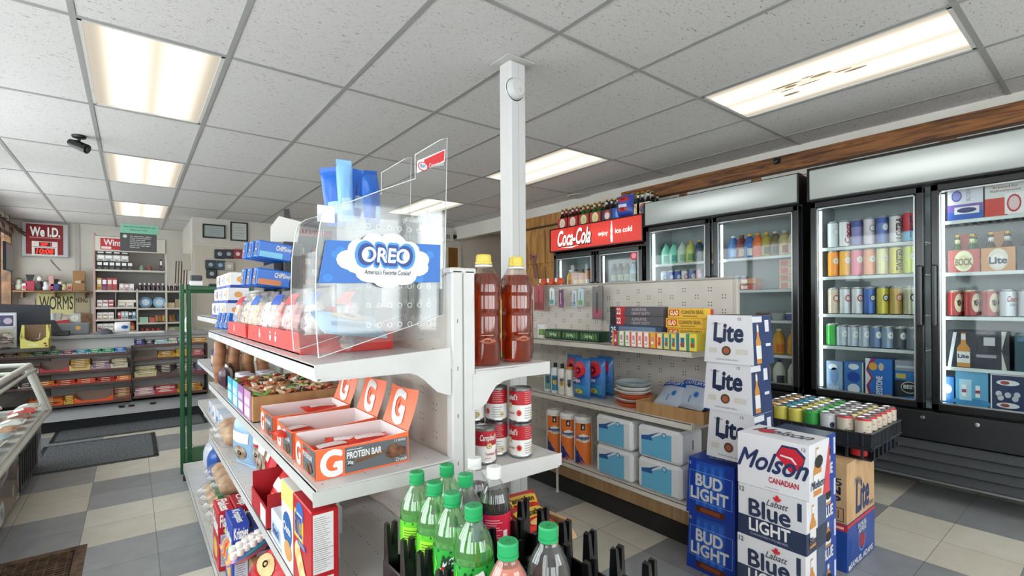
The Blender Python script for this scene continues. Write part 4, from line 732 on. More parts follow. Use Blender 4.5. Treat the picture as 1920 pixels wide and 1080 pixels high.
t = thing('sauce_bottle', 'red capped bottle lying tilted behind the juice bottles', 'bottle', (.86, 1.32, 1.0685), .8); m = MB(); m.tube([(0, 0, .04), (0, 0, .15), (.02, 0, .2), (.05, 0, .23)], [.035, .036, .02, .014], C('#e0dcd8', .3), 14); part(m, 'body', t); m = MB(); m.tube([(.05, 0, .23), (.07, 0, .25)], .022, C('#d83c4c', .3), 12); part(m, 'cap', t)
for i in range(4): put(JU, 'juice_bottle', 'juice bottle farther along the right top shelf, %s from the front pair' % ORD[i], 'bottle', (.77+.12*(i % 2), 1.46+.13*(i//2), 1.0685), 0, 'juice bottles hidden along the shelf')
SR = C('#b3202c', .35); SW = C('#e9e7e4', .4); TIN = C('#a9a9ab', .25, .9)
def soup(th):
    r, h = .0335, .1; m = MB(); m.lathe([(0, .001), (r*.93, .001), (r, .003), (r, .006), (r*.985, .008, SW), (r*.985, .052, SR), (r*.985, h-.008), (r, h-.006), (r, h-.001), (r*.95, h), (r*.9, h-.004), (0, h-.004)], TIN, n=24)
    f = Cyl(r*.985, 0, th=th); m.txt(f, "Campbell's", -.026, .062, .026, .084, SW, 3, .02, .3); m.disc(f, 0, .052, .0085, .0085, C('#c3a25c', .4), 3, 18); m.disc(f, 0, .052, .006, .006, C('#d8c9a0', .4), 4, 18); m.txt(f, 'Tomato', -.012, .026, .017, .034, SR, 3, .01); m.txt(f, 'SOUP', -.012, .016, .004, .020, SR, 3); m.disc(f, .03, .03, .007, .009, C('#cf3a34', .4), 3)
    g_ = Cyl(r*.985, 0, th=th+1.9)
    for i in range(6): m.rect(g_, -.016, .058+i*.006, .016-.004*(i % 3), .060+i*.006, C('#d98a8c', .4), 3)
    for i in range(5): m.rect(g_, -.016, .014+i*.007, .012-.005*(i % 2), .016+i*.007, C('#9b9b9b', .4), 3)
    m.disc(g_, .012, .022, .006, .008, C('#d9c38a', .4), 4); return m
SP = [kind(('can', soup(-.2))), kind(('can', soup(-1.7))), kind(('can', soup(-2.4)))]
sl = [(0.785, 1.135, .791, 0, 'tomato soup can standing apart at the front with its name facing out'), (.90, 1.115, .791, 1, 'soup can at the front right corner, lower of the stacked pair'), (.90, 1.115, .892, 1, 'soup can at the front right corner, upper of the stacked pair'), (.857, 1.175, .791, 2, 'soup can second in the right stack row, lower'), (.857, 1.175, .892, 2, 'soup can second in the right stack row, upper'), (.80, 1.215, .892, 2, 'soup can third in the right stack row, upper'), (.80, 1.215, .791, 2, 'soup can third in the right stack row, lower'), (.735, 1.20, .791, 1, 'soup can half hidden beside the white upright'), (.72, 1.28, .791, 0, 'soup can at the back beside the spine')]
for x, y, z, k, lab in sl: put(SP[k], 'soup_can', lab, 'can', (x, y, z), 0, 'soup cans')
# ================================================================ SODA CRATES IN FRONT
CBX, CBY = [.452, .522, .592, .662], [.895, .822, .757, .687, .62, .553]
PX = [.413, .487, .557, .627, .70]; PY = [.935, .858, .79, .722, .653, .586, .515]
BP = C('#101113', .28)
cm = MB(); x0, x1, y0, y1 = PX[0]-.012, PX[-1]+.012, PY[-1]-.012, PY[0]+.012
cm.box((x0, y0, 0), (x1, y1, .006), BP, .002)
for q in ((x0, y0, x1, y0+.006), (x0, y1-.006, x1, y1), (x0, y0, x0+.006, y1), (x1-.006, y0, x1, y1)): cm.box((q[0], q[1], 0), (q[2], q[3], .055), BP, .002)
for x in PX[1:-1]: cm.box((x-.0018, y0, .006), (x+.0018, y1, .04), BP)
for y in PY[1:-1]: cm.box((x0, y-.0018, .006), (x1, y+.0018, .04), BP)
def tower(m, x, y, r0, h, k):
    w = .0125
    for sg in (-1, 1):
        a = [(x+sg*.0035-.0065, y-w, .04), (x+sg*.0035+.0065, y-w, .04), (x+sg*.0035+.0065, y+w, .04), (x+sg*.0035-.0065, y+w, .04)]; b = [(x+sg*.0085-.0035, y-.0065, h-.002*sg*k), (x+sg*.0085+.0035, y-.0065, h), (x+sg*.0085+.0035, y+.0065, h), (x+sg*.0085-.0035, y+.0065, h-.003)]
        m.hexa(a+b, BP)
    m.box((x-.009, y-w*.8, 0), (x+.009, y+w*.8, .09), BP, .003)
t = thing('bottle_crate', 'topmost black plastic bottle crate, holding the soda bottles', 'crate', (0, 0, .6625), 0, 'stacked bottle crates'); part(cm, 'crate_tray', t)
for i, x in enumerate(PX):
    for j, y in enumerate(PY): q = MB(); tower(q, 0, 0, 0, .128 if 0 < i < 4 or j % 2 else .132, 1 if (i+j) % 2 else -1); part(q, 'divider_tower', t, None, (x, y, 0))
lw_ = MB()
for q in ((x0, y0, x1, y0+.006), (x0, y1-.006, x1, y1), (x0, y0+.006, x0+.006, y1-.006), (x1-.006, y0+.006, x1, y1-.006)): lw_.box((q[0], q[1], 0), (q[2], q[3], .131), BP, .002)
lw_.box((x0+.006, y0+.006, 0), (x1-.006, y1-.006, .006), BP)
for i in range(5): put(kind(('crate', lw_)), 'bottle_crate', 'black plastic bottle crate, %s' % ['second from the top of the stack', 'third from the top of the stack', 'fourth from the top of the stack', 'fifth from the top of the stack', 'bottom one on the floor'][i], 'crate', (0, 0, .6625-(i+1)*.1325+(.0005 if i < 4 else .0005)), 0, 'stacked bottle crates')
def soda(shell, liq, fill, capc, lab):
    s_ = MB(); pr = [(.008, .004), (.022, 0), (.030, .004), (.0335, .016), (.0335, .05), (.0305, .066), (.0305, .075), (.0335, .088), (.0335, .142), (.034, .148), (.0325, .162), (.0275, .178), (.020, .192), (.0145, .200), (.013, .203), (.013, .206)]
    s_.lathe(pr, shell, n=24); q = MB(); ins = [(0, .003)]+[(a-.0012, max(b, .003)) for a, b in pr if b < fill]; q.lathe(ins+[(ins[-1][0]-.0015, fill), (0, fill)], liq, n=24)
    c = MB(); c.lathe([(.0145, .2055), (.0155, .206), (.0155, .2105), (.0142, .211), (.0142, .2125), (.0152, .213), (.0152, .226), (.0138, .2285), (0, .2287)], C(capc, .4), n=32); tp = Fr((0, 0, .2287), (1, 0, 0), (0, 1, 0)); dk = C({'#1f9c5c': '#14703f', '#e9eaea': '#b8bcbc'}.get(capc, '#444444'), .5)
    for k in range(10): a = 2*PI*k/10; c.disc(tp, .0095*math.cos(a), .0095*math.sin(a), .0014, .0014, dk, 1, 6)
    for k in range(3): c.rect(tp, -.004, -.004+k*.003, .004, -.0028+k*.003, dk, 1)
    l = MB(); l.lathe([(.0340, .088), (.0342, .089), (.0342, .139), (.0340, .140)], C(lab[0], .35), n=32); f = Cyl(.0343, .088, th=lab[2]); lab[1](l, f)
    return kind(('shell', s_), ('drink', q), ('cap', c), ('label', l))
def dewlab(m, f):
    W2 = C('#d9ead0', .4); m.rect(f, -.1, .047, .1, .051, C('#0d3b1e', .4), 1)
    for k in range(10): m.poly(f, [(-.09+k*.018, .0), (-.082+k*.018, .024), (-.086+k*.018, .045)], C('#7ad633' if k % 2 else '#0f5b2a', .4), 1+k*.05)
    m.poly(f, [(-.024, .003), (.02, .008), (.024, .024), (.016, .046), (-.012, .034), (-.022, .018)], C('#f1f3ef', .4), 2.5)
    m.txt(f, 'Mtn', -.018, .022, .012, .043, C('#17432a', .4), 4, .04, .3); m.txt(f, 'Dew', -.02, .003, .022, .023, C('#c7202c', .4), 4, .06, .3)
def dewback(m, f):
    dewlab(m, Fr2(f, .10)); m.rect(f, -.022, .006, .02, .042, C('#9be22f', .4), 1)
    for i in range(6): m.rect(f, -.018, .010+i*.005, .012-.004*(i % 2), .0115+i*.005, C('#2a6a22', .4), 2)
    m.rect(f, .0, .008, .016, .018, C('#e8f2dc', .4), 3)
class Fr2:
    curved = True
    def __init__(s, f, da): s.f = f; s.da = da
    def pt(s, a, b, l=0): return s.f.pt(a+s.da, b, l)
def colalab(m, f):
    for i in range(8): m.rect(f, -.02, .006+i*.005, .016-.006*(i % 3), .0078+i*.005, C('#f0a8b4', .4), 1)
    m.rect(f, -.036, .008, -.024, .022, C('#8c1226', .4), 1); m.rect(f, .018, .006, .028, .02, C('#e5d7da', .4), 1)
def purlab(m, f): m.rect(f, -.015, .004, .02, .046, C('#d9c6ea', .4), 1); m.txt(f, 'GRAPE', -.012, .02, .017, .032, C('#5b2a93', .4), 2, .04)
def orlab(m, f): m.rect(f, -.02, .006, .02, .044, C('#f3d6c9', .4), 1)
DL = liquid('#3fc01c', .45); COLA = liquid('#1c0b08', .15); PKL = liquid('#e98163', .3); GSH = clear('green_bottle_shell', (.72, .93, .70, 1), .14, .05, .10, '#8fd08a')
SD = {'dewf': soda(GSH, DL, .15, '#1f9c5c', ('#2ba33a', dewlab, -.62)), 'dewb': soda(GSH, DL, .152, '#1f9c5c', ('#5cc22c', dewback, -.75)), 'cola': soda(PET, COLA, .168, '#e9eaea', ('#cf2340', colalab, -.6)), 'grape': soda(PET, COLA, .16, '#1f9c5c', ('#7a3fc0', purlab, -.7)), 'peach': soda(PET, PKL, .196, '#1f9c5c', ('#e0704f', orlab, -.6))}
for k, c, r, lab in (('dewb', 0, 0, 'green soda bottle in the far left corner of the crate'), ('dewb', 0, 1, 'green soda bottle second from the far left corner'), ('dewb', 1, 0, 'green soda bottle at the far edge, second column'), ('dewf', 0, 2, 'green soda bottle third along the left edge of the crate'), ('dewf', 0, 3, 'green soda bottle nearest the camera, logo facing out'), ('cola', 2, 0, 'dark cola bottle with a white cap at the far edge'), ('grape', 1, 1, 'dark soda bottle with a green cap amid the green sodas'), ('cola', 2, 1, 'dark cola bottle with a red label and white cap'), ('peach', 0, 5, 'peach coloured soda bottle at the bottom edge of the photo'), ('grape', 1, 5, 'dark soda bottle with a green cap and purple label at the front right')):
    x, y = CBX[c], CBY[r]
    if r == 5: x -= .03 if c == 0 else .022
    put(SD[k], 'soda_bottle', lab, 'bottle', (x, y, .671), 0, 'soda bottles in the black crate')
# noodle carton beyond the crate
solo(carton(.2, .24, .44, CARD2), 'cardboard_box', 'tall plain cardboard box under the open noodle carton', 'box', (1.01, 1.30, .001))
t = thing('noodle_carton', 'open cardboard carton with red and yellow noodle packets', 'carton', (1.01, 1.27, .4415), .12); m = MB(); w, d, h = .22, .26, .075
m.box((-w/2, -d/2, 0), (w/2, d/2, .003), CARD)
for q in ((-w/2, -d/2, w/2, -d/2+.003), (-w/2, d/2-.003, w/2, d/2), (-w/2, -d/2+.003, -w/2+.003, d/2-.003), (w/2-.003, -d/2+.003, w/2, d/2-.003)): m.box((q[0], q[1], .003), (q[2], q[3], h), CARD)
part(m, 'box', t); m = MB(); m.add([(w/2, -d/2, h), (w/2, d/2, h), (w/2+.07, d/2, h-.03), (w/2+.07, -d/2, h-.03)], [(0, 1, 2, 3)], CARD2); m.add([(-w/2, -d/2, h), (w/2, -d/2, h), (w/2-.02, -d/2-.05, h-.03), (-w/2+.02, -d/2-.05, h-.03)], [(0, 1, 2, 3)], CARD2); part(m, 'flap', t)
def noodle(m, P): m.rect(P, -.06, .04, .06, .085, C('#f0c648', .3), 3); m.txt(P, 'Maruchan', -.05, .045, .05, .07, C('#3a1512', .4), 8, .05, .15); m.disc(P, 0, .02, .04, .012, C('#e5b86b', .4), 4)
for i in range(4): put(kind(('packet', bag(.13, .11, .03, C('#cf2a26', .25), noodle))), 'noodle_packet', 'red and yellow noodle packet in the open carton, %s' % ['near left', 'near right', 'far left', 'far right'][i], 'noodle packet', (.965+.085*(i % 2), 1.19+.09*(i//2), .500+.004*i), 0, 'noodle packets in the carton', rot=(math.radians(-72), .15-.1*i, .3-.25*i))
# ================================================================ RIGHT SHELF UNIT
RX, RB_, RY1, RY2, RY3 = 2.10, 2.50, 1.30, 2.21, 3.12
g = thing('pegboard_shelving', 'single sided putty coloured pegboard shelving before the coolers', 'shelving', (0, 0, 0)); TAN = noisy('shelf_almond', '#cdc7bd', '#d8d2c8', (6, 6, 6), .4)
for a, b in ((RY1, RY2), (RY2, RY3)):
    m = MB(); m.box((RB_, a+.004, .26), (RB_+.018, b-.004, 1.36), PEG, .002); holes(m, Fr((RB_, b, 0), (0, -1, 0), (0, 0, 1)), .05, b-a-.05, .3, 1.34, .08, .006); part(m, 'back_panel', g)
m = MB(); m.box((RB_-.006, RY1, 1.36), (RB_+.026, RY3, 1.372), C('#aaa49a', .5), .002); part(m, 'top_rail', g)
for y in (RY1-.02, RY2-.012, RY3-.01):
    m = MB(); m.box((RB_+.0, y, 0), (RB_+.03, y+.024, 1.36), C('#bab4ab', .4), .003); part(m, 'upright', g)
for a, b in ((RY1, RY2), (RY2, RY3)):
    shelf_part(g, 2.10, RB_, a, b, 1.005, .034, False, TAN); shelf_part(g, 2.10, RB_, a, b, .655, .034, False, TAN); shelf_part(g, 2.09, RB_, a, b, .262, .03, False, TAN)
m = MB(); m.box((2.225, RY1, .10), (2.245, RY3, .232), KICKW); m.box((2.215, RY1, 0), (2.24, RY3, .10), C('#1b1b1b', .6), .002); part(m, 'kick_panel', g, 'woodgrain kick board over black base')
m = MB(); m.lathe([(0, 0), (.014, 0), (.012, .01), (.009, .02), (.009, .232), (0, .232)], TAN, (2.19, 2.33, 0), 8); m.box((2.15, 2.29, .20), (2.20, 2.37, .232), TAN, .003); part(m, 'leg', g)
ZR1, ZR2, ZR3 = 1.0055, .6555, .2625
def ry(px, py, x=2.12): return OX(px, py, x).y
# hanging goods
def hang(px, py, w, h, c1, c2, lab, name='blister_pack', cat='blister pack', t2=None):
    p = OX(px, py, 2.45); m = MB(); m.box((-w/2, -.004, -h), (w/2, .004, 0), C(c1, .35), .002); f = Fr((-w/2, -.004, -h), (1, 0, 0), (0, 0, 1)); m.rect(f, w*.1, h*.05, w*.9, h*.32, C(c2, .4), 1); m.rect(f, w*.42, h*.2, w*.58, h*.82, C(t2 or c2, .4), 2); m.box((-.002, -.004, .0), (.002, .055, .006), CHR); solo(m, name, lab, cat, (p.x-.01, p.y, p.z), FX, 'hanging packs on the pegboard')
for a in ((1012, 535, .11, .19, '#a3242e', '#7a1620', 'dark red bag hanging at the far left of the pegboard', 'hanging_bag', 'bag'), (1037, 541, .05, .12, '#d9dfe0', '#2f9c9a', 'white and teal toothbrush pack on the pegboard'), (1054, 543, .045, .13, '#5a1c50', '#8a3a7c', 'purple toothbrush pack on the pegboard', 'blister_pack', 'blister pack', '#c9a3c6'), (1079, 544, .04, .12, '#cdd6dc', '#8aa6bd', 'grey white pen pack on the pegboard', 'blister_pack', 'blister pack', '#2b2e3c'), (1091, 541, .05, .12, '#bcd2e2', '#6fa65a', 'pale blue pen pack with green header on the pegboard'), (1122, 537, .09, .22, '#6e6c6b', '#b0506c', 'tall grey and pink pack at the panel seam', 'blister_pack', 'blister pack', '#3c3a3a')): hang(*a)
for i in range(3):
    p = OX(1009+15*i, 522, 2.45); m = MB(); m.lathe([(0, 0), (.03, .005), (.034, .03), (.02, .05), (0, .055)], C('#d8572e', .4), n=10); m.box((-.02, -.034, .02), (.0, -.028, .05), WHT); solo(m, 'orange_ornament', 'orange and white trinket on top of the pegboard, %s' % ['left', 'middle', 'right'][i], 'trinket', (RB_+.01, p.y, 1.3725), FX, 'orange trinkets on the rail')
# top shelf
def strip(m, F, w, d, h):
    for i in range(6): m.disc(F['f'], w*(.12+.15*i), h*.5, w*.045, h*.36, C('#8fc66a', .4), 1); m.disc(F['f'], w*(.12+.15*i), h*.5, w*.02, h*.36, C('#103f28', .4), 2)
    m.txt(F['f'], 'Spring', w*.3, h*.3, w*.7, h*.7, C('#d7ecc8', .4), 3, .03)
for i in range(3): solo(carton(.15, .10, .062, C('#143f2c', .35), strip), 'soap_box', 'dark green soap box on the top shelf, %s' % ['left', 'middle', 'right'][i], 'box', (2.18, 2.30-i*.155, ZR1), FX, 'green soap boxes')
m = MB(); m.lathe([(0, 0), (.034, 0), (.036, .01), (.036, .075), (.038, .078), (.038, .092), (0, .094)], C('#e4e4e2', .3), n=16); m.rect(Cyl(.0362, 0, th=-.8), -.02, .02, .02, .06, C('#7da35a', .4), 1); solo(m, 'white_jar', 'white jar with a green print left of the green soap boxes', 'jar', (2.16, 2.44, ZR1), 0)
def foil(m, F, w, d, h):
    f = F['f']; m.rect(f, 0, 0, w*.12, h, C('#1c1a1c', .5), 1); m.poly(f, [(w*.12, 0), (w*.27, 0), (w*.33, h), (w*.12, h)], C('#c2262c', .4), 1); m.txt(f, '22', w*.14, h*.2, w*.22, h*.8, WHT, 2, .05); m.txt(f, 'ALUMINUM FOIL', w*.44, h*.55, w*.72, h*.85, C('#b6a8b0'), 2, .03); m.txt(f, 'HEAVY DUTY', w*.44, h*.15, w*.78, h*.42, C('#b6a8b0'), 2, .03)
def foil2(m, F, w, d, h): m.rect(F['f'], w*.2, h*.1, w*.9, h*.9, C('#6d8099', .3), 1); m.rect(F['t'], w*.1, d*.1, w*.9, d*.9, C('#9fb4cc', .25), 1); m.txt(F['f'], '25', w*.04, h*.2, w*.14, h*.8, WHT, 2, .04)
yf = 1.685
for i in range(4): solo(carton(.35, .055, .052, C('#56555a' if i > 1 else '#2d4668', .35), foil if i > 1 else foil2), 'foil_box', 'long %s foil wrap box, %s of the four stacked' % (['navy', 'navy', 'grey and red', 'grey and red'][i], ['bottom', 'second from bottom', 'second from top', 'top'][i]), 'box', (2.20+(0 if i > 1 else -.01), yf, ZR1+.0525*i), FX, 'stacked foil boxes')
def glad(m, F, w, d, h): f = F['f']; m.rect(f, w*.04, h*.2, w*.32, h*.85, C('#cf3a2a', .4), 1); m.txt(f, 'GLAD', w*.07, h*.3, w*.29, h*.75, C('#f6e9b8'), 2, .06); m.txt(f, "CLING'N SEAL", w*.38, h*.45, w*.96, h*.8, C('#7d6420'), 2, .04); m.rect(f, w*.42, h*.15, w*.8, h*.28, C('#a88a2e'), 1)
for i in range(4): solo(carton(.21, .05, .05, C('#e5b73a', .4), glad), 'cling_wrap_box', 'yellow cling wrap box, %s of the four stacked' % ['bottom', 'second', 'third', 'top'][i], 'box', (2.215+.006*(i % 2), 1.388+.005*(i % 3), ZR1+.0505*i), FX, 'stacked yellow wrap boxes')
for i in range(2): solo(carton(.11, .06, .055, C('#c4303a', .4), lambda m, F, w, d, h: (m.disc(F['f'], w*.6, h*.5, w*.2, h*.3, C('#d6c27a', .4), 1), m.poly(F['f'], [(0, h*.6), (w*.3, h*.4), (w*.3, h*.6), (0, h*.9)], C('#e9dcd8', .4), 1))), 'red_box', 'red printed box right of the yellow wrap boxes, %s' % ['lower', 'upper'][i], 'box', (2.30, 1.37, ZR1+.085+i*.056), FX, 'red boxes by the yellow wrap')
solo(carton(.10, .07, .084, C('#b9b3aa', .5)), 'plain_box', 'plain grey box under the red printed boxes', 'box', (2.30, 1.37, ZR1), FX)
cols = [('#b8265a', '#e5a13c', 'magenta'), ('#f0efe8', '#76b043', 'white and green, nearest the magenta one'), ('#f0efe8', '#5f9c4a', 'white with a green end'), ('#f3efe8', '#e2694a', 'white with an orange end, first'), ('#f3efe8', '#e2694a', 'white with an orange end, second'), ('#f3eee6', '#e2583c', 'white with an orange end, third'), ('#e9b23c', '#d9702c', 'amber'), ('#f0d9a0', '#d9602c', 'cream and red'), ('#e8d05a', '#2f7f9c', 'yellow and teal, first'), ('#e8d05a', '#2f7f9c', 'yellow and teal, second'), ('#eadb8a', '#2b6f9c', 'yellow and blue, wide'), ('#e7d44a', '#3a8f7c', 'yellow green, last')]
y = 1.765
for i, (a, b, n_) in enumerate(cols):
    w = .036 if i < 10 else .05
    def art(m, F, w, d, h, a=a, b=b, i=i): m.rect(F['f'], 0, 0, w*.3, h, C(b, .4), 1); m.rect(F['f'], w*.45, h*.2, w*.85, h*.75, C(b if i > 6 else '#d98a9a', .4), 1); m.disc(F['f'], w*.6, h*.35, w*.2, w*.2, C('#b3402c' if i > 6 else '#ffffff', .4), 2, 8)
    y -= w/2+.002; solo(carton(w, .10, .078+.006*(i > 9), C(a, .4), art), 'small_box', 'small %s box, front row of the top shelf' % n_, 'box', (2.125, y, ZR1), FX, 'row of small boxes'); y -= w/2+.002
# middle shelf
def shamp(body, cap, lab, lc):
    m = MB(); m.lathe([(0, 0), (.026, 0), (.030, .01), (.031, .12), (.026, .15), (.022, .158)], C(body, .3), n=14); c = MB(); c.lathe([(.023, .158), (.023, .172), (.0, .174)] if cap[0] == 'flat' else [(.012, .158), (.012, .185), (0, .187)], C(cap[1], .35), n=12); f = Cyl(.0312, .02, th=-.9); m.rect(f, -.02, 0, .02, .09, C(lab, .4), 1); m.disc(f, 0, .05, .012, .016, C(lc, .4), 2); m.rect(f, -.012, .06, .012, .08, C('#4a5a6a', .4), 2); return kind(('bottle', m), ('cap', c))
for i, (px, py, b_, cp_, l_, lc, lab) in enumerate(((1020, 736, '#dfe6e4', ('t', '#1c1d1e'), '#6f9c93', '#2d6a60', 'pale green shampoo bottle with a black cap, leftmost'), (1033, 739, '#dfe8ec', ('t', '#1c1d1e'), '#2f86b0', '#e0c14c', 'white and blue shampoo bottle with a black cap'), (1046, 741, '#e8e6e0', ('t', '#1c1d1e'), '#dcd8ce', '#c79432', 'white bottle with a golden print and black cap'), (1060, 744, '#e9e6dd', ('flat', '#e08a3a'), '#e9e4d6', '#3c4a3c', 'white bottle with an orange top'))):
    put(shamp(b_, cp_, l_, lc), 'shampoo_bottle', lab, 'bottle', (2.16+.0*i, ry(px, py), ZR2), 0, 'shampoo bottles', sc=(1, 1, 1.05))
def cups(m, P): m.disc(P, .0, .165, .052, .055, C('#d42a3c', .3), 3); m.poly(P, [(-.06, .09), (-.02, .08), (.045, .13), (.05, .15), (-.02, .11)], C('#22348a', .3), 5); m.txt(P, 'Cups', -.045, .09, .02, .12, WHT, 9, .06, .2); m.rect(P, -.06, .02, .055, .08, C('#3f8fc4', .3), 3); m.disc(P, 0, .04, .03, .015, C('#d8c94a', .4), 6)
CU = kind(('sleeve', bag(.13, .23, .07, C('#3f78bc', .2), cups)))
for i, (px, x, lab) in enumerate(((1092, 2.16, 'bag of red and blue plastic cups beside the orange topped bottle'), (1078, 2.26, 'second cup bag, behind and left'), (1120, 2.24, 'cup bag nearest the paper plates'), (1135, 2.34, 'cup bag at the back by the pegboard'))): put(CU, 'cup_pack', lab, 'cup pack', (x, ry(px, 748, x), ZR2+.007), FX, 'bagged plastic cups')
ply = ry(1190, 757, 2.25)
PLR = [('#e4622e', 'orange rimmed'), ('#e9e6e0', 'white'), ('#e4622e', 'orange edged'), ('#e9e7e3', 'white'), ('#ececea', 'white'), ('#aeb9bf', 'grey patterned')]
for i, (c, n_) in enumerate(PLR):
    m = MB(); m.lathe([(0, 0), (.075, 0), (.098+.003*(i % 2), .018), (.101+.003*(i % 2), .02), (.098, .022), (.073, .006), (0, .006)], C(c, .45), n=24)
    if i == 5:
        for k in range(8): m.disc(Fr((0, 0, .0065), (1, 0, 0), (0, 1, 0)), .045*math.cos(k*.8), .045*math.sin(k*.8), .016, .006, C('#7c96a8' if k % 2 else '#d9c39a', .4), 1)
    solo(m, 'paper_plates', '%s paper plate pack, %s in the stack of plates' % (n_, ['lowest', 'second lowest', 'third', 'fourth', 'fifth', 'topmost'][i]), 'plates', (2.24+.004*(i % 3), ply+.004*(i % 2), ZR2+.0005+i*.0225), 0, 'stack of paper plates')
t = thing('shallow_carton', 'shallow cardboard tray at the right end of the middle shelf', 'carton', (2.26, 1.445, ZR2), FX); w, d, h = .39, .28, .062; m = MB(); m.box((-w/2, -d/2, 0), (w/2, d/2, .003), CARD)
for q in ((-w/2, -d/2, w/2, -d/2+.003), (-w/2, d/2-.003, w/2, d/2), (-w/2, -d/2+.003, -w/2+.003, d/2-.003), (w/2-.003, -d/2+.003, w/2, d/2-.003)): m.box((q[0], q[1], .003), (q[2], q[3], h), CARD)
part(m, 'tray', t)
CB_ = C('#1f56b4', .25); SV = C('#b9c4d4', .2)
def cut(m, P): m.rect(P, -.08, .12, .08, .155, CB_, 3); m.disc(P, .03, .07, .014, .018, C('#3a7fd0', .4), 3); m.rect(P, .0, .02, .006, .06, C('#3a7fd0', .4), 3); m.txt(P, 'CUTLERY', -.06, .128, .05, .147, WHT, 8, .03)
for i, (dx, dy, r1, lab) in enumerate(((0, .05, -50, 'bag of blue and clear plastic cutlery at the left of the cardboard tray'), (.02, -.04, -44, 'bag of cutlery with a blue header in the middle of the cardboard tray'), (.04, -.11, -52, 'bag of cutlery leaning at the right end of the cardboard tray'))):
    solo(bag(.17, .17, .045, SV if i < 2 else CB_, cut), 'cutlery_bag', lab, 'cutlery bag', (2.23+dx, 1.47+dy*1.3, ZR2+.035+.006*i), FX, 'cutlery bags in the tray').rotation_euler = (math.radians(r1), .1*i-.05, FX+.1*(i-1))
# bottom shelf: towels, napkins
def towel(m, f, r, h): m.rect(f, -.055, .004, .055, h-.035, C('#e87a33', .35), 1); m.rect(f, -.013, h-.075, .013, h-.037, C('#2a1b16', .4), 2); m.txt(f, '6', -.005, h-.067, .005, h-.047, WHT, 3, .04); m.poly(f, [(-.045, h*.5), (-.04, h*.6), (.0, h*.66), (.045, h*.6), (.04, h*.5), (.015, h*.47)], C('#efe9d8', .4), 2); m.txt(f, 'Bounty', -.04, h*.53, .042, h*.61, C('#1d4f9a'), 3, .06, .15); m.poly(f, [(-.055, .004), (.02, .004), (-.055, h*.42)], C('#22307c', .35), 2)
def towelk():
    m = MB(); r, h = .058, .285; m.lathe([(0, 0), (r*.9, 0), (r, .012), (r, h-.015), (r*.85, h), (.02, h-.002), (.019, h-.03), (0, h-.03)], C('#e7e4e0', .5), n=22); towel(m, Cyl(r+.0004, 0, th=-.85), r, h); return kind(('roll', m))
TW = towelk()
for i, (px, lab) in enumerate(((1082, 'paper towel roll in orange wrap nearest the napkin packs'), (1052, 'paper towel roll in orange wrap, middle of the three'), (1030, 'paper towel roll in orange wrap, partly behind the soup cans'))): put(TW, 'paper_towel_roll', lab, 'paper towel', (2.17, (2.075, 2.20, 2.325)[i], ZR3), 0, 'orange wrapped paper towels')
TQ = C('#69b4d8', .25)
def nap():
    w, d, h = .262, .20, .165; m = carton(w, d, h, C('#dfe0e2', .3), None, .016); f = Fr((-w/2, -d/2-.0004, 0), (1, 0, 0), (0, 0, 1)); m.poly(f, [(.03, .014), (w*.80, .014), (w*.80, h*.86), (w*.6, h*.84), (w*.35, h*.66), (.03, h*.56)], TQ, 1); m.poly(f, [(.03, h*.56), (.03, h*.68), (w*.3, h*.74), (w*.55, h*.9), (w*.35, h*.7), (.1, h*.58)], C('#2a5b9c', .35), 2)
    m.disc(f, w*.64, h*.82, .014, .014, C('#2a5b9c', .4), 2); m.disc(f, w*.64, h*.82, .010, .010, C('#9fd0e6', .4), 3); m.rect(Fr((w/2+.0004, -d/2, 0), (0, 1, 0), (0, 0, 1)), d*.5, h*.4, d*.54, h*.7, BLK, 1); return kind(('pack', m))
NP = nap()
for i, (y, z, lab) in enumerate(((1.785, 0, 'lower left napkin pack, white and sky blue'), (1.785, .17, 'upper left napkin pack, white and sky blue'), (1.49, 0, 'lower right napkin pack, beside the blue beer cases'), (1.49, .17, 'upper right napkin pack, on the lower right one'))): put(NP, 'napkin_pack', lab, 'napkins', (2.20, y, ZR3+z), FX, 'napkin packs on the bottom shelf')
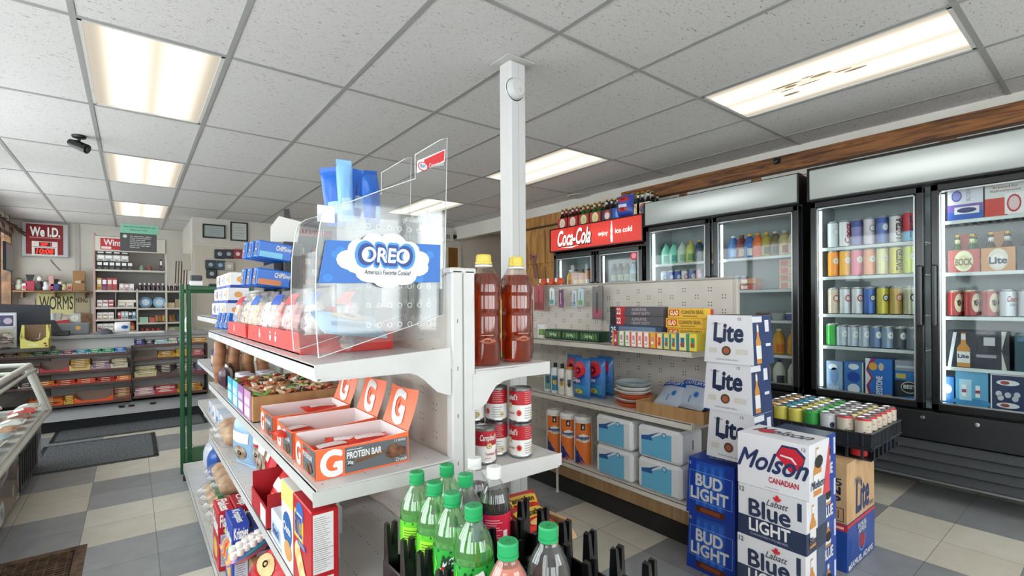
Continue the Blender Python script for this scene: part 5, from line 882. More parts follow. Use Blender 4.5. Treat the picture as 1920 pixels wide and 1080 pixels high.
# ================================================================ BEER STACKS
NVY = C('#22304f', .35); NV2 = C('#1d3767', .35); LW = C('#dcdce2', .4); BOT = C('#c98a3e', .35)
def bottlepic(m, f, cx, z0, h, w, lab=WHT, l=2):
    m.poly(f, [(cx-w/2, z0), (cx+w/2, z0), (cx+w/2, z0+h*.55), (cx+w*.2, z0+h*.7), (cx+w*.17, z0+h), (cx-w*.17, z0+h), (cx-w*.2, z0+h*.7), (cx-w/2, z0+h*.55)], BOT, l); m.rect(f, cx-w/2, z0+h*.12, cx+w/2, z0+h*.45, lab, l+1); m.rect(f, cx-w*.17, z0+h*.8, cx+w*.17, z0+h*.96, lab, l+1)
def lite():
    w, d, h = .225, .185, .211; tp = .012; m = MB()
    m.hexa([(-w/2, -d/2, 0), (w/2, -d/2, 0), (w/2, d/2, 0), (-w/2, d/2, 0), (-w/2+tp, -d/2+.01, h), (w/2-tp, -d/2+.01, h), (w/2-tp, d/2-.01, h), (-w/2+tp, d/2-.01, h)], LW)
    f = Fr((-w/2, -d/2, 0), (1, 0, 0), Vector((0, .01, h)).normalized()); m.txt(f, 'Lite', w*.20, h*.46, w*.78, h*.83, NVY, 2, .045, .05); m.poly(f, [(w*.2, h*.46), (w*.34, h*.40), (w*.40, h*.45), (w*.3, h*.5)], NVY, 2); m.txt(f, 'A true Pilsner', w*.14, h*.80, w*.34, h*.85, C('#7d6f4a'), 2, 0, .4)
    m.disc(f, w*.46, h*.26, .023, .023, C('#c9b48a'), 2, 20); m.disc(f, w*.46, h*.26, .020, .020, NVY, 3, 20); m.disc(f, w*.46, h*.26, .0145, .0145, C('#a35a34'), 4, 20); m.rect(f, w*.1, h*.2, w*.27, h*.31, C('#cfcbc2'), 2); m.rect(f, w*.64, h*.2, w*.88, h*.31, C('#cfcbc2'), 2); m.txt(f, 'FINE PILSNER BEER', w*.25, h*.06, w*.7, h*.09, C('#55586a'), 2); m.txt(f, '12', w*.68, h*.9, w*.74, h*.95, C('#55586a'), 2, .03)
    f = Fr((w/2, -d/2+.0, 0), Vector((0, 1, 0)), Vector((-tp, 0, h)).normalized(), (1, 0, 0)); m.poly(f, [(.0, 0), (d, 0), (d-.01, h), (.01, h)], NV2, 1); m.rect(f, 0.004, h*.86, d*.5, h*.98, LW, 2); bottlepic(m, f, d*.26, h*.03, h*.8, d*.24, l=3); m.rect(f, d*.62, h*.66, d*.82, h*.9, LW, 3); m.rect(f, d*.62, h*.36, d*.86, h*.42, LW, 3)
    m.rect(Fr((-w/2+tp, -d/2+.01, h), (1, 0, 0), (0, 1, 0)), 0.002, .002, w-2*tp-.002, d-.022, C('#3b3d42'), 1); return kind(('case', m))
LT = lite()
LX = 2.05+.095
for i, (z, dy, lab) in enumerate(((.969, .0, 'white and navy beer case on top of the tallest stack'), (.757, .006, 'white and navy beer case, second from the top of the tallest stack'), (.545, -.008, 'white and navy beer case resting on the royal blue cases'))): put(LT, 'beer_case', lab, 'beer case', (LX, 1.093+dy, z), FX, 'white and navy beer cases')
BUD = C('#173da6', .3); BU2 = C('#2f6fd6', .3)
def bud():
    w, d, h = .235, .2, .256; tp = .008; m = MB(); m.hexa([(-w/2, -d/2, 0), (w/2, -d/2, 0), (w/2, d/2, 0), (-w/2, d/2, 0), (-w/2+tp, -d/2+.012, h), (w/2-tp, -d/2+.012, h), (w/2-tp, d/2-.012, h), (-w/2+tp, d/2-.012, h)], BUD)
    f = Fr((-w/2, -d/2, 0), (1, 0, 0), Vector((0, .012, h)).normalized()); m.rect(f, w*.2, h*.18, w*.78, h*.96, C('#2459bd', .3), 1)
    for k in range(4): m.rect(f, w*(.2+.155*k), h*.18, w*(.27+.155*k), h*.9, BU2, 1.5)
    m.rect(f, w*.2, h*.06, w*.8, h*.17, C('#5a2c1c', .3), 2); m.rect(f, w*.3, h*.08, w*.7, h*.15, C('#8f4a2a', .3), 2.5); m.frame(f, w*.06, h*.25, w*.94, h*.78, .0022, C('#7fb3ee'), 3)
    m.txt(f, 'BUD', w*.2, h*.53, w*.74, h*.73, WHT, 4, .04); m.txt(f, 'LIGHT', w*.1, h*.29, w*.86, h*.49, WHT, 4, .04); m.txt(f, '12', w*.03, h*.88, w*.09, h*.93, WHT, 4, .03)
    m.txt(Fr((-w/2+tp, -d/2+.012, h), (1, 0, 0), (0, 1, 0)), 'LIGHT', w*.3, .05, w*.8, .09, C('#b9cdf0'), 2, .04, .3); return kind(('case', m))
BD = bud()
for i in range(2): put(BD, 'beer_case', 'royal blue beer case beneath the white ones, %s' % ['on the floor', 'upper of the two'][i], 'beer case', (2.05+.10, 1.182, .001+i*.2565), FX, 'royal blue beer cases')
def molson():
    w, d, h = .248, .17, .19; F = faces(w, d, h); m = carton(w, d, h, LW); f = F['f']; m.poly(f, [(w*.56, h*.73), (w*.64, h*.92), (w*.84, h*.92), (w*.95, h*.78), (w*.91, h*.56), (w*.75, h*.46), (w*.67, h*.60)], C('#22305c'), 1.2)
    m.poly(f, [(w*.56, h*.70), (w*.64, h*.88), (w*.82, h*.88), (w*.93, h*.74), (w*.89, h*.54), (w*.75, h*.44), (w*.66, h*.58)], C('#c42236', .35), 2); m.poly(f, [(w*.62, h*.74), (w*.78, h*.72), (w*.84, h*.62), (w*.82, h*.61), (w*.76, h*.69), (w*.62, h*.71)], LW, 3)
    m.txt(f, 'Molson', w*.01, h*.36, w*.985, h*.72, C('#22305c'), 4, .03, .45); m.txt(f, 'CANADIAN', w*.46, h*.17, w*.86, h*.27, C('#b3243a'), 3, .04); m.rect(f, w*.4, h*.06, w*.6, h*.07, C('#8d8d93'), 3); m.txt(f, '12', w*.9, h*.88, w*.95, h*.94, C('#555b70'), 3, .02)
    f = F['r']; m.poly(f, [(d*.62, 0), (d, 0), (d, h)], C('#cf4150', .4), 1); bottlepic(m, f, d*.36, h*.06, h*.86, d*.4); m.disc(f, d*.42, h*.66, d*.2, h*.12, BLK, 5, 10); m.txt(f, 'Molson', d*.02, h*.2, d*.7, h*.34, NVY, 6, .03, .3)
    t = F['t']; m.txt(t, 'Molson', w*.1, d*.4, w*.9, d*.8, C('#2e3448'), 2, .02, .4); m.disc(t, w*.28, d*.5, w*.12, d*.16, C('#c42236'), 3); return kind(('case', m))
def leaf(m, f, cx, cz, s, mat, l):
    P = [(0, -.9), (.08, -.3), (.6, -.45), (.5, -.2), (1, .15), (.78, .22), (.8, .5), (.45, .35), (.35, .45), (.42, .9), (.2, .75), (0, 1.15)]; P = P+[(-a, b) for a, b in P[-2:0:-1]]; m.poly(f, [(cx+a*s, cz+b*s) for a, b in P], mat, l)
def labatt():
    w, d, h = .235, .17, .186; F = faces(w, d, h); m = carton(w, d, h, C('#d3d3d8', .4)); f = F['f']; m.rect(f, 0, 0, w, h*.40, NVY, 1); m.txt(f, '12', w*.03, h*.86, w*.1, h*.95, C('#3a4056'), 2, .03)
    m.txt(f, 'Blue', w*.18, h*.43, w*.78, h*.75, C('#22304f'), 3, .035); m.txt(f, 'LIGHT', w*.18, h*.14, w*.78, h*.37, WHT, 3, .03); m.txt(f, 'Labatt', w*.44, h*.72, w*.76, h*.84, C('#3a4056'), 4, .01, .4); leaf(m, f, w*.60, h*.88, .016, C('#c9242f', .4), 5); m.txt(f, 'CANADIAN PILSENER', w*.2, h*.06, w*.75, h*.1, C('#aab2c8'), 3); m.rect(f, w*.88, h*.6, w*.94, h*.93, NVY, 2)
    f = F['r']; m.rect(f, 0, 0, d*.55, h, LW, .5); m.rect(f, 0, 0, d, h*.4, NVY, 1); m.rect(f, d*.55, 0, d, h, C('#4a5a78', .4), .8); bottlepic(m, f, d*.3, h*.1, h*.78, d*.3, l=2); m.txt(f, 'Blue', d*.14, h*.16, d*.46, h*.3, NVY, 6, .03); return kind(('case', m))
ML, LBT = molson(), labatt()
put(ML, 'beer_case', 'white beer case with a red hexagon emblem on top of the front stack', 'beer case', (1.79+.085, .795, .562), FX)
for i in range(3): put(LBT, 'beer_case', 'grey and navy light beer case, %s of the three in the front stack' % ['lowest', 'middle', 'topmost'][i], 'beer case', (1.79+.085, .80+.004*(i % 2), .001+i*.187), FX, 'grey and navy beer cases')
def dblue():
    w, d, h = .20, .365, .171; F = faces(w, d, h); m = carton(w, d, h, C('#2b3c5e', .35)); q = Fr(F['r'].pt(d-.16, 0), (0, 1, 0), (0, 0, 1)); e = .16; m.rect(q, 0, 0, e, h, C('#2147a0', .35), 1); bottlepic(m, q, e*.45, h*.35, h*.6, e*.34, l=2); m.disc(q, e*.45, h*.6, e*.2, h*.12, BLK, 5, 10); m.txt(q, 'BLUE', e*.16, h*.08, e*.74, h*.32, WHT, 5, .05); m.rect(q, e*.85, h*.5, e*.97, h*.9, C('#cfd8ec'), 2)
    m.txt(F['t'], 'BLUE', w*.2, d*.35, w*.75, d*.6, C('#b9c2d6'), 2, .04, .3); m.rect(F['t'], w*.1, d*.2, w*.6, d*.26, C('#7686a4'), 2); return kind(('case', m))
DB = dblue()
for i in range(4): put(DB, 'beer_case', 'dark blue beer case behind the white emblem case, %s from the floor' % ORD[i], 'beer case', (1.966+.1825, .875, .001+i*.1715), FX, 'dark blue beer cases')
def liteship():
    w, d, h = .375, .27, .278; F = faces(w, d, h); m = carton(w, d, h, CARD2, None, .002); f = F['f']; m.txt(f, 'Lite', w*.30, h*.10, w*.78, h*.62, C('#2b3f6c'), 2, .04, .1); m.txt(f, 'Miller', w*.25, h*.56, w*.5, h*.7, C('#6d6f78'), 2, 0, .4); m.rect(f, w*.8, h*.06, w*.94, h*.14, C('#7c7468'), 2); m.rect(f, w*.9, h*.84, w*.95, h*.96, NVY, 2)
    f = F['l']; m.txt(f, '7205', d*.40, h*.62, d*.92, h*.74, C('#3b3f4c'), 2, .03); m.txt(f, 'LN', d*.64, h*.48, d*.9, h*.60, C('#22283c'), 2, .05); m.txt(f, 'HP', d*.64, h*.32, d*.9, h*.44, C('#22283c'), 2, .05); m.frame(f, d*.45, .01, d*.95, h*.26, .003, C('#22283c'), 2)
    for k in range(9): m.rect(f, d*(.5+.045*k), h*.08, d*(.515+.045*k), h*.22, C('#22283c'), 2)
    return kind(('box', m))
def sams():
    w, d, h = .375, .27, .215; F = faces(w, d, h); m = carton(w, d, h, C('#20489a', .35)); f = F['f']; m.poly(f, [(0, h*.93), (w*.5, h*.93), (w, h*.93), (w, h), (0, h)], C('#c8303a'), 1); m.disc(f, w*.5, h*.5, w*.13, h*.28, C('#8fa5d4'), 2); m.disc(f, w*.5, h*.5, w*.115, h*.25, C('#20489a', .35), 3); m.disc(f, w*.5, h*.46, w*.1, h*.16, C('#9c2f3c'), 4); m.txt(f, 'SAMUEL', w*.34, h*.78, w*.66, h*.88, WHT, 5, .03); m.txt(f, 'ADAMS', w*.36, h*.66, w*.64, h*.76, WHT, 5, .03); m.txt(f, 'SAMUEL ADAMS', w*.1, h*.05, w*.9, h*.17, WHT, 3, .04); m.rect(f, w*.03, h*.03, w*.1, h*.03+.02, WHT, 2)
    m.rect(F['l'], 0, h*.86, d, h, C('#c8303a'), 1); m.rect(F['l'], d*.7, h*.9, d*.95, h*.95, C('#e9c3c3'), 2); return kind(('box', m))
put(sams(), 'beer_carton', 'blue cardboard beer carton with a red stripe on the floor', 'carton', (2.74, .938, .001), 0); put(liteship(), 'beer_carton', 'brown cardboard beer carton stacked on the blue one', 'carton', (2.745, .94, .2165), 0)
# plastic trays with cans, standing on the brown carton
def tray(k):
    w, d = .47, .53; m = MB(); BT = C('#23262c', .3); m.box((-w/2, -d/2, 0), (w/2, d/2, .004), BT)
    for q in ((-w/2, -d/2, w/2, -d/2+.006), (-w/2, d/2-.006, w/2, d/2), (-w/2, -d/2, -w/2+.006, d/2), (w/2-.006, -d/2, w/2, d/2)): m.box((q[0], q[1], 0 if k else .045), (q[2], q[3], .060), BT, .003); m.box((q[0]-.004, q[1]-.004, .054), (q[2]+.004, q[3]+.004, .0625), BT, .003)
    for i in range(7): x = -w/2+.03+i*.062; m.box((x, -d/2-.004, 0), (x+.012, -d/2+.002, .06), BT, .002)
    for i in range(8): y = -d/2+.03+i*.062; m.box((w/2-.002, y, 0), (w/2+.004, y+.012, .06), BT, .002); m.box((-w/2-.004, y, 0), (-w/2+.002, y+.012, .06), BT, .002)
    return m
_c = OZ(1634, 866, .497); TRC = (_c.x+.235, _c.y+.265)
solo(tray(0), 'can_tray', 'black plastic tray, lower of the two on the brown carton', 'tray', (TRC[0], TRC[1], .4955))
solo(tray(1), 'can_tray', 'black plastic tray full of cans, upper of the two', 'tray', (TRC[0], TRC[1], .5585))
def can(h=.125, r=.034, body='#cccccc', top='#b8b8ba', art=None, th=-.7, bands=None):
    m = MB(); B = C(body, .28, .15); pr = [(0, .002), (r*.8, 0), (r, .006, B)]
    for z, c in (bands or []): pr.append((r, z*h, C(c, .28, .15)))
    pr += [(r, h-.012, C(top, .25, .5)), (r*.84, h-.003), (r*.84, h), (r*.78, h), (r*.76, h-.004), (0, h-.004)]
    m.lathe(pr, TIN, n=18); tp = Fr((0, 0, h-.004), (1, 0, 0), (0, 1, 0)); m.disc(tp, 0, r*.15, r*.25, r*.35, C('#8f9092', .3, .9), 1, 8)
    if art: art(m, Cyl(r+.0003, 0, th=th), r, h)
    return m
def apl(m, f, r, h): m.rect(f, -.02, h*.56, .02, h*.57, C('#9c8f80'), 1); m.txt(f, 'Topo', -.022, h*.36, .020, h*.5, C('#2b2624'), 2, .04, .25); m.disc(f, 0, h*.7, .006, .006, C('#b5a796'), 1)
KC = {'t': kind(('can', can(body='#d0c3b4', top='#cf3e44', art=apl))), 'y': kind(('can', can(body='#c9bda0', top='#d9cf8e'))), 's': kind(('can', can(body='#cdd0d6', top='#b9bcc2', art=lambda m, f, r, h: m.disc(f, 0, h*.55, .012, .014, NVY, 1)))), 'g': kind(('can', can(body='#3aa24c', top='#3fae4e'))), 'b': kind(('can', can(body='#2f97b8', top='#2f9cc0'))), 'o': kind(('can', can(body='#cf8a3c', top='#d9a25a'))), 'l': kind(('can', can(body='#d8cf62', top='#ded562'))), 'w': kind(('can', can(body='#d5d2cb', top='#a9a9aa')))}
colk = 'ttsglbo'; nm = {'t': 'red rimmed cream can', 'y': 'pale yellow can', 's': 'silver can', 'g': 'green topped can', 'b': 'blue topped can', 'o': 'orange can', 'l': 'yellow can', 'w': 'whitish can'}
for i in range(7):
    for j in range(6):
        k = colk[i]
        if i == 1: k = 't' if j == 0 else 'y'
        if i == 2: k = 's' if j % 2 == 0 else 'w'
        if i == 5 and j == 0: k = 'l'
        put(KC[k], 'drink_can', '%s in the black tray, %s line from the near end, %s across' % (nm[k], ORD[i], ORD[j]), 'can', (TRC[0]-.19+j*.0755, TRC[1]-.222+i*.0745, .5632), 0, 'cans standing in the black tray')
for i in range(4): put(kind(('can', can(h=.06, body='#c92c2e', top='#c92c2e'))), 'red_can', 'red bottle cap shaped can in the lower tray, %s along its front' % ORD[i], 'can', (TRC[0]-.18, TRC[1]-.2+i*.13, .4996), 0, 'red cans in the lower tray')
m = MB(); m.box((-.02, -.001, -.05), (.02, .001, 0), WHT); o = solo(m, 'paper_tag', 'small white paper tag hanging off the black tray', 'tag', (TRC[0]+.245, TRC[1]-.15, .54)); o.rotation_euler = (.4, .5, .8)
# ================================================================ COOLER CONTENTS
TALLH, TALLR = .19, .0345
def tcan(body, bands=(), text=None, tc='#222222', em=None, h=TALLH, r=TALLR):
    def art(m, f, r, h):
        if text: m.txt(f, text, -.017, h*.14, .017, h*.86, C(tc, .4), 3, .04, .1, rot=90)
        if em: m.disc(f, 0, h*.6, r*.55, r*.7, C(em, .4), 2); m.disc(f, 0, h*.6, r*.35, r*.45, C('#e8e8e4', .4), 3)
    return kind(('can', can(h, r, body, '#b9bbbd', art, th=-.75, bands=bands)))
def shelf_row(specs, y_hi, y_lo, z, x=4.035, nm_='', grp='', name='tall_can', cat='can', depth=1, dx=.075):
    n = len(specs)
    for i, s in enumerate(specs):
        y = y_hi-(y_hi-y_lo)*(i+.5)/n
        for q in range(depth): put(s[0], name, (s[1]+', '+nm_) if q == 0 else s[1]+', back row, '+nm_, cat, (x+q*dx, y, z), 0, grp)
LS = [(tcan('#c8ccd0', [(.2, '#c8ccd0'), (.22, '#c8ccd0')], None, em='#b9bcc4'), 'silver can with a red foot'), (tcan('#d6d7da', text='Coors', tc='#b3262e'), 'white tall can with red sideways script'), (tcan('#7a78a8', [(.7, '#384a86')]), 'violet and navy can'), (tcan('#cbbfc6', em='#8f8894'), 'pale mauve can'), (tcan('#5f74ae', [(.75, '#2c4f9a')], em='#b9c2da'), 'blue can with a grey badge'), (tcan('#d3cdd0', text='ULTRA', tc='#3a2f3c'), 'whitish can with dark sideways letters'), (tcan('#2aa0c4', [(.3, '#2aa0c4'), (.35, '#c9303c')], text='TWIST', tc='#123a6a', h=.2), 'turquoise can with dark letters')]
nA1 = 'top shelf of the nearest cooler'
shelf_row(LS, A1[1]-.07, A1[0]+.065, ZA1[0], nm_=nA1, grp='cans on the '+nA1, depth=2)
l2 = [('#e8912c', 'orange'), ('#e9a92e', 'orange yellow'), ('#d86f86', 'pink'), ('#e39a76', 'peach'), ('#dcd6a0', 'pale yellow'), ('#d9c84a', 'yellow with dark letters'), ('#c6d44a', 'lime yellow')]
shelf_row([(tcan(c, [(.6, c)], text='TWISTED' if i == 5 else None, em=None if i == 5 else '#e8dcc0'), n+' tall can') for i, (c, n) in enumerate(l2)], A1[1]-.07, A1[0]+.065, ZA1[1], nm_='second shelf of the nearest cooler', grp='cans on the second shelf of the nearest cooler', depth=2)
l3 = [('#cbb9a6', [(.35, '#cbb9a6')], '#c23a3a', 'beige and red'), ('#d3d5d9', (), '#c0343c', 'red banded, left'), ('#d3d5d9', (), '#c0343c', 'red banded, right'), ('#3a66b4', (), '#1d2f60', 'royal blue'), ('#cfc24a', (), '#3a3a2c', 'black and yellow'), ('#c3a45a', (), '#d0622c', 'gold and black'), ('#b9ba9a', (), '#3c4034', 'silver and gold')]
shelf_row([(tcan(c, b, em=e), n+' tall can') for c, b, e, n in l3], A1[1]-.07, A1[0]+.065, ZA1[2], nm_='third shelf of the nearest cooler', grp='cans on the third shelf of the nearest cooler', depth=2)
l4 = [('#3fa648', .16, 'bright green'), ('#b9c6d2', .15, 'ice blue, first'), ('#b9c6d2', .15, 'ice blue, second'), ('#b4c2d0', .15, 'ice blue, third'), ('#6f86b0', .15, 'blue and silver'), ('#93a9c0', .15, 'steel blue'), ('#4a545c', .15, 'dark with a white badge'), ('#7f8c98', .15, 'grey')]
shelf_row([(tcan(c, (), em='#e6eaee' if i else None, h=h), n+' can') for i, (c, h, n) in enumerate(l4)], A1[1]-.06, A1[0]+.055, ZA1[3], nm_='fourth shelf of the nearest cooler', grp='cans on the fourth shelf of the nearest cooler', depth=2)
def box_on(y, w, z, h, col, art, lab, x=4.06, d=.12, name='beer_carton', cat='carton', grp='cartons in the coolers'): return solo(carton(w, d, h, C(col, .35), art), name, lab, cat, (x, y, z), FX, grp)
def a1(m, F, w, d, h): m.disc(F['f'], w*.5, h*.55, w*.28, h*.26, C('#7090ba', .4), 1); m.disc(F['f'], w*.4, h*.82, w*.28, h*.1, C('#dfe6ee', .4), 1); m.txt(F['f'], 'LIGHT', w*.15, h*.1, w*.8, h*.22, C('#e6ecf2'), 2, .03)
def a2(m, F, w, d, h): m.disc(F['f'], w*.5, h*.2, w*.32, h*.15, C('#dfe4ea', .4), 1); m.disc(F['f'], w*.5, h*.86, w*.28, h*.09, C('#dfe4ea', .4), 1); m.disc(F['f'], w*.5, h*.55, w*.34, h*.16, C('#173f9c', .4), 1); m.rect(F['f'], w*.94, 0, w, h, C('#d6cf9a'), 1)
def a3(m, F, w, d, h): m.poly(F['f'], [(0, 0), (w*.16, 0), (w*.03, h*.3), (w*.22, h*.5), (w*.02, h*.7), (w*.2, h), (0, h)], C('#e5e2e6', .4), 1); m.poly(F['f'], [(w*.16, 0), (w*.28, 0), (w*.12, h*.3), (w*.3, h*.5), (w*.1, h*.7), (w*.42, h), (w*.24, h), (w*.02, h*.7), (w*.22, h*.5), (w*.04, h*.3)], C('#a3283c', .4), 2); m.txt(F['f'], 'KEYSTONE', w*.42, h*.04, w*.64, h*.56, WHT, 3, .05, 0, rot=90); m.disc(F['f'], w*.3, h*.8, w*.16, h*.1, C('#d9a03c', .4), 3); m.disc(F['f'], w*.6, h*.8, w*.1, h*.1, C('#c9b8a0', .4), 2); m.rect(F['f'], w*.7, h*.02, w*.98, h*.12, C('#c9a03c'), 2)
def a4(m, F, w, d, h): m.rect(F['f'], 0, h*.7, w, h, C('#1f6fc0', .4), 1); m.rect(F['f'], w*.05, h*.76, w*.45, h*.92, C('#c9b04a'), 2); m.disc(F['f'], w*.6, h*.48, w*.36, h*.2, C('#d9dbd4'), 2); m.disc(F['f'], w*.6, h*.48, w*.33, h*.17, C('#23262c'), 3); m.txt(F['f'], 'BEST', w*.36, h*.44, w*.86, h*.56, WHT, 4, .05); m.poly(F['f'], [(0, 0), (w, 0), (w, h*.24), (0, h*.12)], C('#2479cc'), 2)
zb = .574
box_on(1.335, .10, zb, .23, '#8fa9c8', a1, 'pale blue beer carton at the left of the nearest cooler floor'); box_on(1.215, .115, zb, .235, '#3d78bc', a2, 'blue carton with a white disc on the cooler floor'); box_on(1.07, .15, zb, .27, '#2a6fc4', a3, 'blue, white and red carton with sideways letters'); box_on(.915, .13, zb, .2, '#2b3038', a4, 'black and bright blue carton at the right of the first door')
box_on(.915, .13, zb+.201, .07, '#8f98a8', lambda m, F, w, d, h: m.rect(F['f'], w*.05, h*.3, w*.9, h*.5, C('#c9d2de'), 1), 'grey wrapped pack lying on the black and blue carton')
# second door
def w1(m, F, w, d, h): m.rect(F['f'], 0, 0, w, h*.48, C('#7a5ab0', .4), 1); m.rect(F['f'], 0, 0, w, h*.25, C('#2a56b4', .4), 2); m.rect(F['f'], w*.2, h*.18, w*.9, h*.4, WHT, 3); m.disc(F['f'], w*.55, h*.29, w*.28, h*.08, C('#3a3f70'), 4); m.disc(F['f'], w*.27, h*.74, w*.15, h*.17, C('#4a4aa0'), 2); m.disc(F['f'], w*.27, h*.74, w*.12, h*.13, C('#8d8dca'), 3); m.txt(F['f'], 'SELTZER', w*.55, h*.55, w*.66, h*.92, C('#6c6c80'), 2, 0, 0, rot=90)
def w2(m, F, w, d, h): m.rect(F['f'], 0, 0, w*.55, h*.5, C('#cf3a30', .4), 1); m.rect(F['f'], w*.48, h*.04, w*.92, h*.6, C('#f0eceb'), 2); m.disc(F['f'], w*.7, h*.32, w*.17, h*.24, C('#b8232e'), 3); m.disc(F['f'], w*.7, h*.32, w*.13, h*.19, C('#e8c9c9'), 4); m.txt(F['f'], 'Brewed for', w*.2, h*.76, w*.8, h*.82, C('#7a3a3a'), 2, .01); m.txt(F['f'], 'Refreshment', w*.14, h*.66, w*.86, h*.72, C('#7a3a3a'), 2, .01)
def w3(m, F, w, d, h): m.rect(F['f'], w*.2, h*.45, w, h*.8, C('#d9a23a'), 1); m.txt(F['f'], 'TWISTED TEA', w*.25, h*.5, w*.95, h*.75, C('#7a2a1c'), 2, .04)
zd2 = ZA2[0]; box_on(.63, .16, zd2, .20, '#dcd9e2', w1, 'white, purple and blue seltzer carton on the top right shelf'); box_on(.455, .175, zd2, .215, '#e0dcd9', w2, 'white and red carton with an oval badge on the top right shelf'); box_on(.26, .18, zd2, .215, '#b8262c', w3, 'red carton with a gold panel at the right photo edge')
def bott(glass, lab, h=.23, capc='#c9a23c'):
    m = MB(); r = .031; m.lathe([(0, 0), (r, .002), (r, h*.52), (r*.85, h*.6), (r*.42, h*.74), (r*.38, h*.95), (.013, h*.955), (.013, h), (0, h)], C(glass, .12, 0), n=14); l = MB(); l.lathe([(r+.0004, h*.12), (r+.0006, h*.13), (r+.0006, h*.44), (r+.0004, h*.45)], C(lab, .4), n=14); l.lathe([(r*.42, h*.76), (r*.42, h*.88)], C(lab, .4), n=10); c = MB(); c.lathe([(.0135, h*.95), (.0145, h*.955), (.014, h+.002), (0, h+.003)], C(capc, .3, .5), n=10); return kind(('glass', m), ('label', l), ('cap', c))
GB_, BB_, WB_ = bott('#1f5a26', '#d8d6a0'), bott('#2a1608', '#d9d9d4'), bott('#15181c', '#e2e2df')
def sixpack(bk, col, art, lab, x, y, z, rz=FX, n=(3, 2), grp='bottle six packs', hh=.14):
    t = thing('bottle_carrier', lab, 'six pack', (x, y, z), rz, grp); w, d = .20, .13; m = MB(); cc = C(col, .4)
    m.box((-w/2, -d/2, 0), (w/2, d/2, .002), cc)
    for q in ((-w/2, -d/2, w/2, -d/2+.002, hh), (-w/2, d/2-.002, w/2, d/2, hh), (-w/2, -d/2+.002, -w/2+.002, d/2-.002, hh), (w/2-.002, -d/2+.002, w/2, d/2-.002, hh), (-.06, -.001, .06, .001, hh+.1)): m.box((q[0], q[1], .002), (q[2], q[3], q[4]), cc)
    art(m, faces(w, d, hh), w, d, hh); part(m, 'carrier', t)
    return t
def fill6(bk, lab, x, y, z, rz=FX):
    for i in range(3):
        for j in range(2): a, b = (i-1)*.0645, (j-.5)*.0635; c, s = math.cos(rz), math.sin(rz); put(bk, 'beer_bottle', 'bottle %s in the %s, %s row' % (['at the left', 'in the middle', 'at the right'][i], lab, ['front', 'back'][j]), 'bottle', (x+a*c-b*s, y+a*s+b*c, z+.0025), 0, 'bottles in carriers')
def ca(c1, c2, t_=None, tc='#222222'): return lambda m, F, w, d, h: (m.disc(F['f'], w*.5, h*.5, w*.3, h*.46, C(c1, .4), 1, 18), m.disc(F['f'], w*.5, h*.45, w*.22, h*.3, C(c2, .4), 2), m.txt(F['f'], t_, w*.24, h*.32, w*.76, h*.6, C(tc, .4), 4, .05) if t_ else 0, m.txt(F['r'], t_, d*.1, h*.32, d*.9, h*.6, C('#e9e9e9', .4), 4, .05) if t_ else 0)
z2 = ZA2[1]
for i, (y, bk, c, ar, lab) in enumerate(((.64, GB_, '#b3433c', ca('#dcd9b0', '#c9c290', 'BOCK', '#6a5a2a'), 'green bottle six pack with a cream oval label'), (.49, BB_, '#c98a4a', ca('#d9d3c4', '#e6e2d8', 'Lite', '#22304f'), 'orange and white light beer six pack'), (.34, WB_, '#22303a', ca('#2c4650', '#35586a', None), 'dark green six pack with white necked bottles'), (.20, WB_, '#26346a', ca('#c98a4a', '#1f4f7a', 'Blue', '#e9e9e9'), 'blue six pack with a bottle picture'))):
    sixpack(bk, c, ar, lab, 4.085, y, z2, n=(2, 2)).scale = (.72, 1, 1)
    for a in range(2):
        for b in range(2): put(bk, 'beer_bottle', 'bottle standing %s %s in the %s' % (['left', 'right'][a], ['front', 'back'][b], lab), 'bottle', (4.055+b*.062, y+.034-a*.068, z2+.0025), 0, 'bottles in the cooler six packs')
def cc(m, f, r, h): m.txt(f, 'Coors', -.026, h*.56, .024, h*.76, C('#b3262e'), 3, .03, .3); m.txt(f, 'LIGHT', -.014, h*.4, .014, h*.48, C('#3a4a7a'), 3, .02); m.rect(f, .016, 0.01, .03, h*.4, C('#6f94c8'), 2)
def mo(m, f, r, h): m.disc(f, 0, h*.52, r*.66, h*.36, C('#dfd2b4', .4), 2, 18); m.txt(f, 'TEA', -.014, h*.46, .014, h*.6, C('#4a2a22'), 4, .04)
RC = kind(('can', can(.16, .0345, '#a8383a', '#c9a27a', mo, th=-.75))); CC_ = kind(('can', can(.16, .0345, '#cfd3da', '#b9bcc2', cc, th=-.75)))
shelf_row([(RC, 'red can with a cream oval, first'), (RC, 'red can with a cream oval, second'), (RC, 'red can with a cream oval, third'), (CC_, 'silver can with red script, first'), (CC_, 'silver can with red script, second'), (CC_, 'silver can with red script, third'), (CC_, 'silver can with red script, fourth')], A2[1]-.05, A2[0]+.05, ZA2[2], nm_='right hand door, middle shelf', grp='cans behind the right hand door', depth=2)
def lc(m, F, w, d, h): m.poly(F['f'], [(0, 0), (w*.1, h*.95), (w*.16, h*.95), (w*.06, 0)], C('#dfe0dc'), 1); bottlepic(m, F['f'], w*.27, h*.02, h*.92, w*.22, l=2); m.txt(F['f'], 'Lite', w*.18, h*.26, w*.36, h*.36, NVY, 5, .04); m.rect(F['f'], w*.6, h*.62, w*.78, h*.84, C('#c9c9ce'), 2); m.rect(F['f'], w*.48, h*.3, w*.8, h*.38, C('#9a9aa4'), 2); m.poly(F['f'], [(w*.88, 0), (w*.96, 0), (w*.88, h*.5), (w*.96, h), (w*.88, h)], C('#c9cabe'), 1)
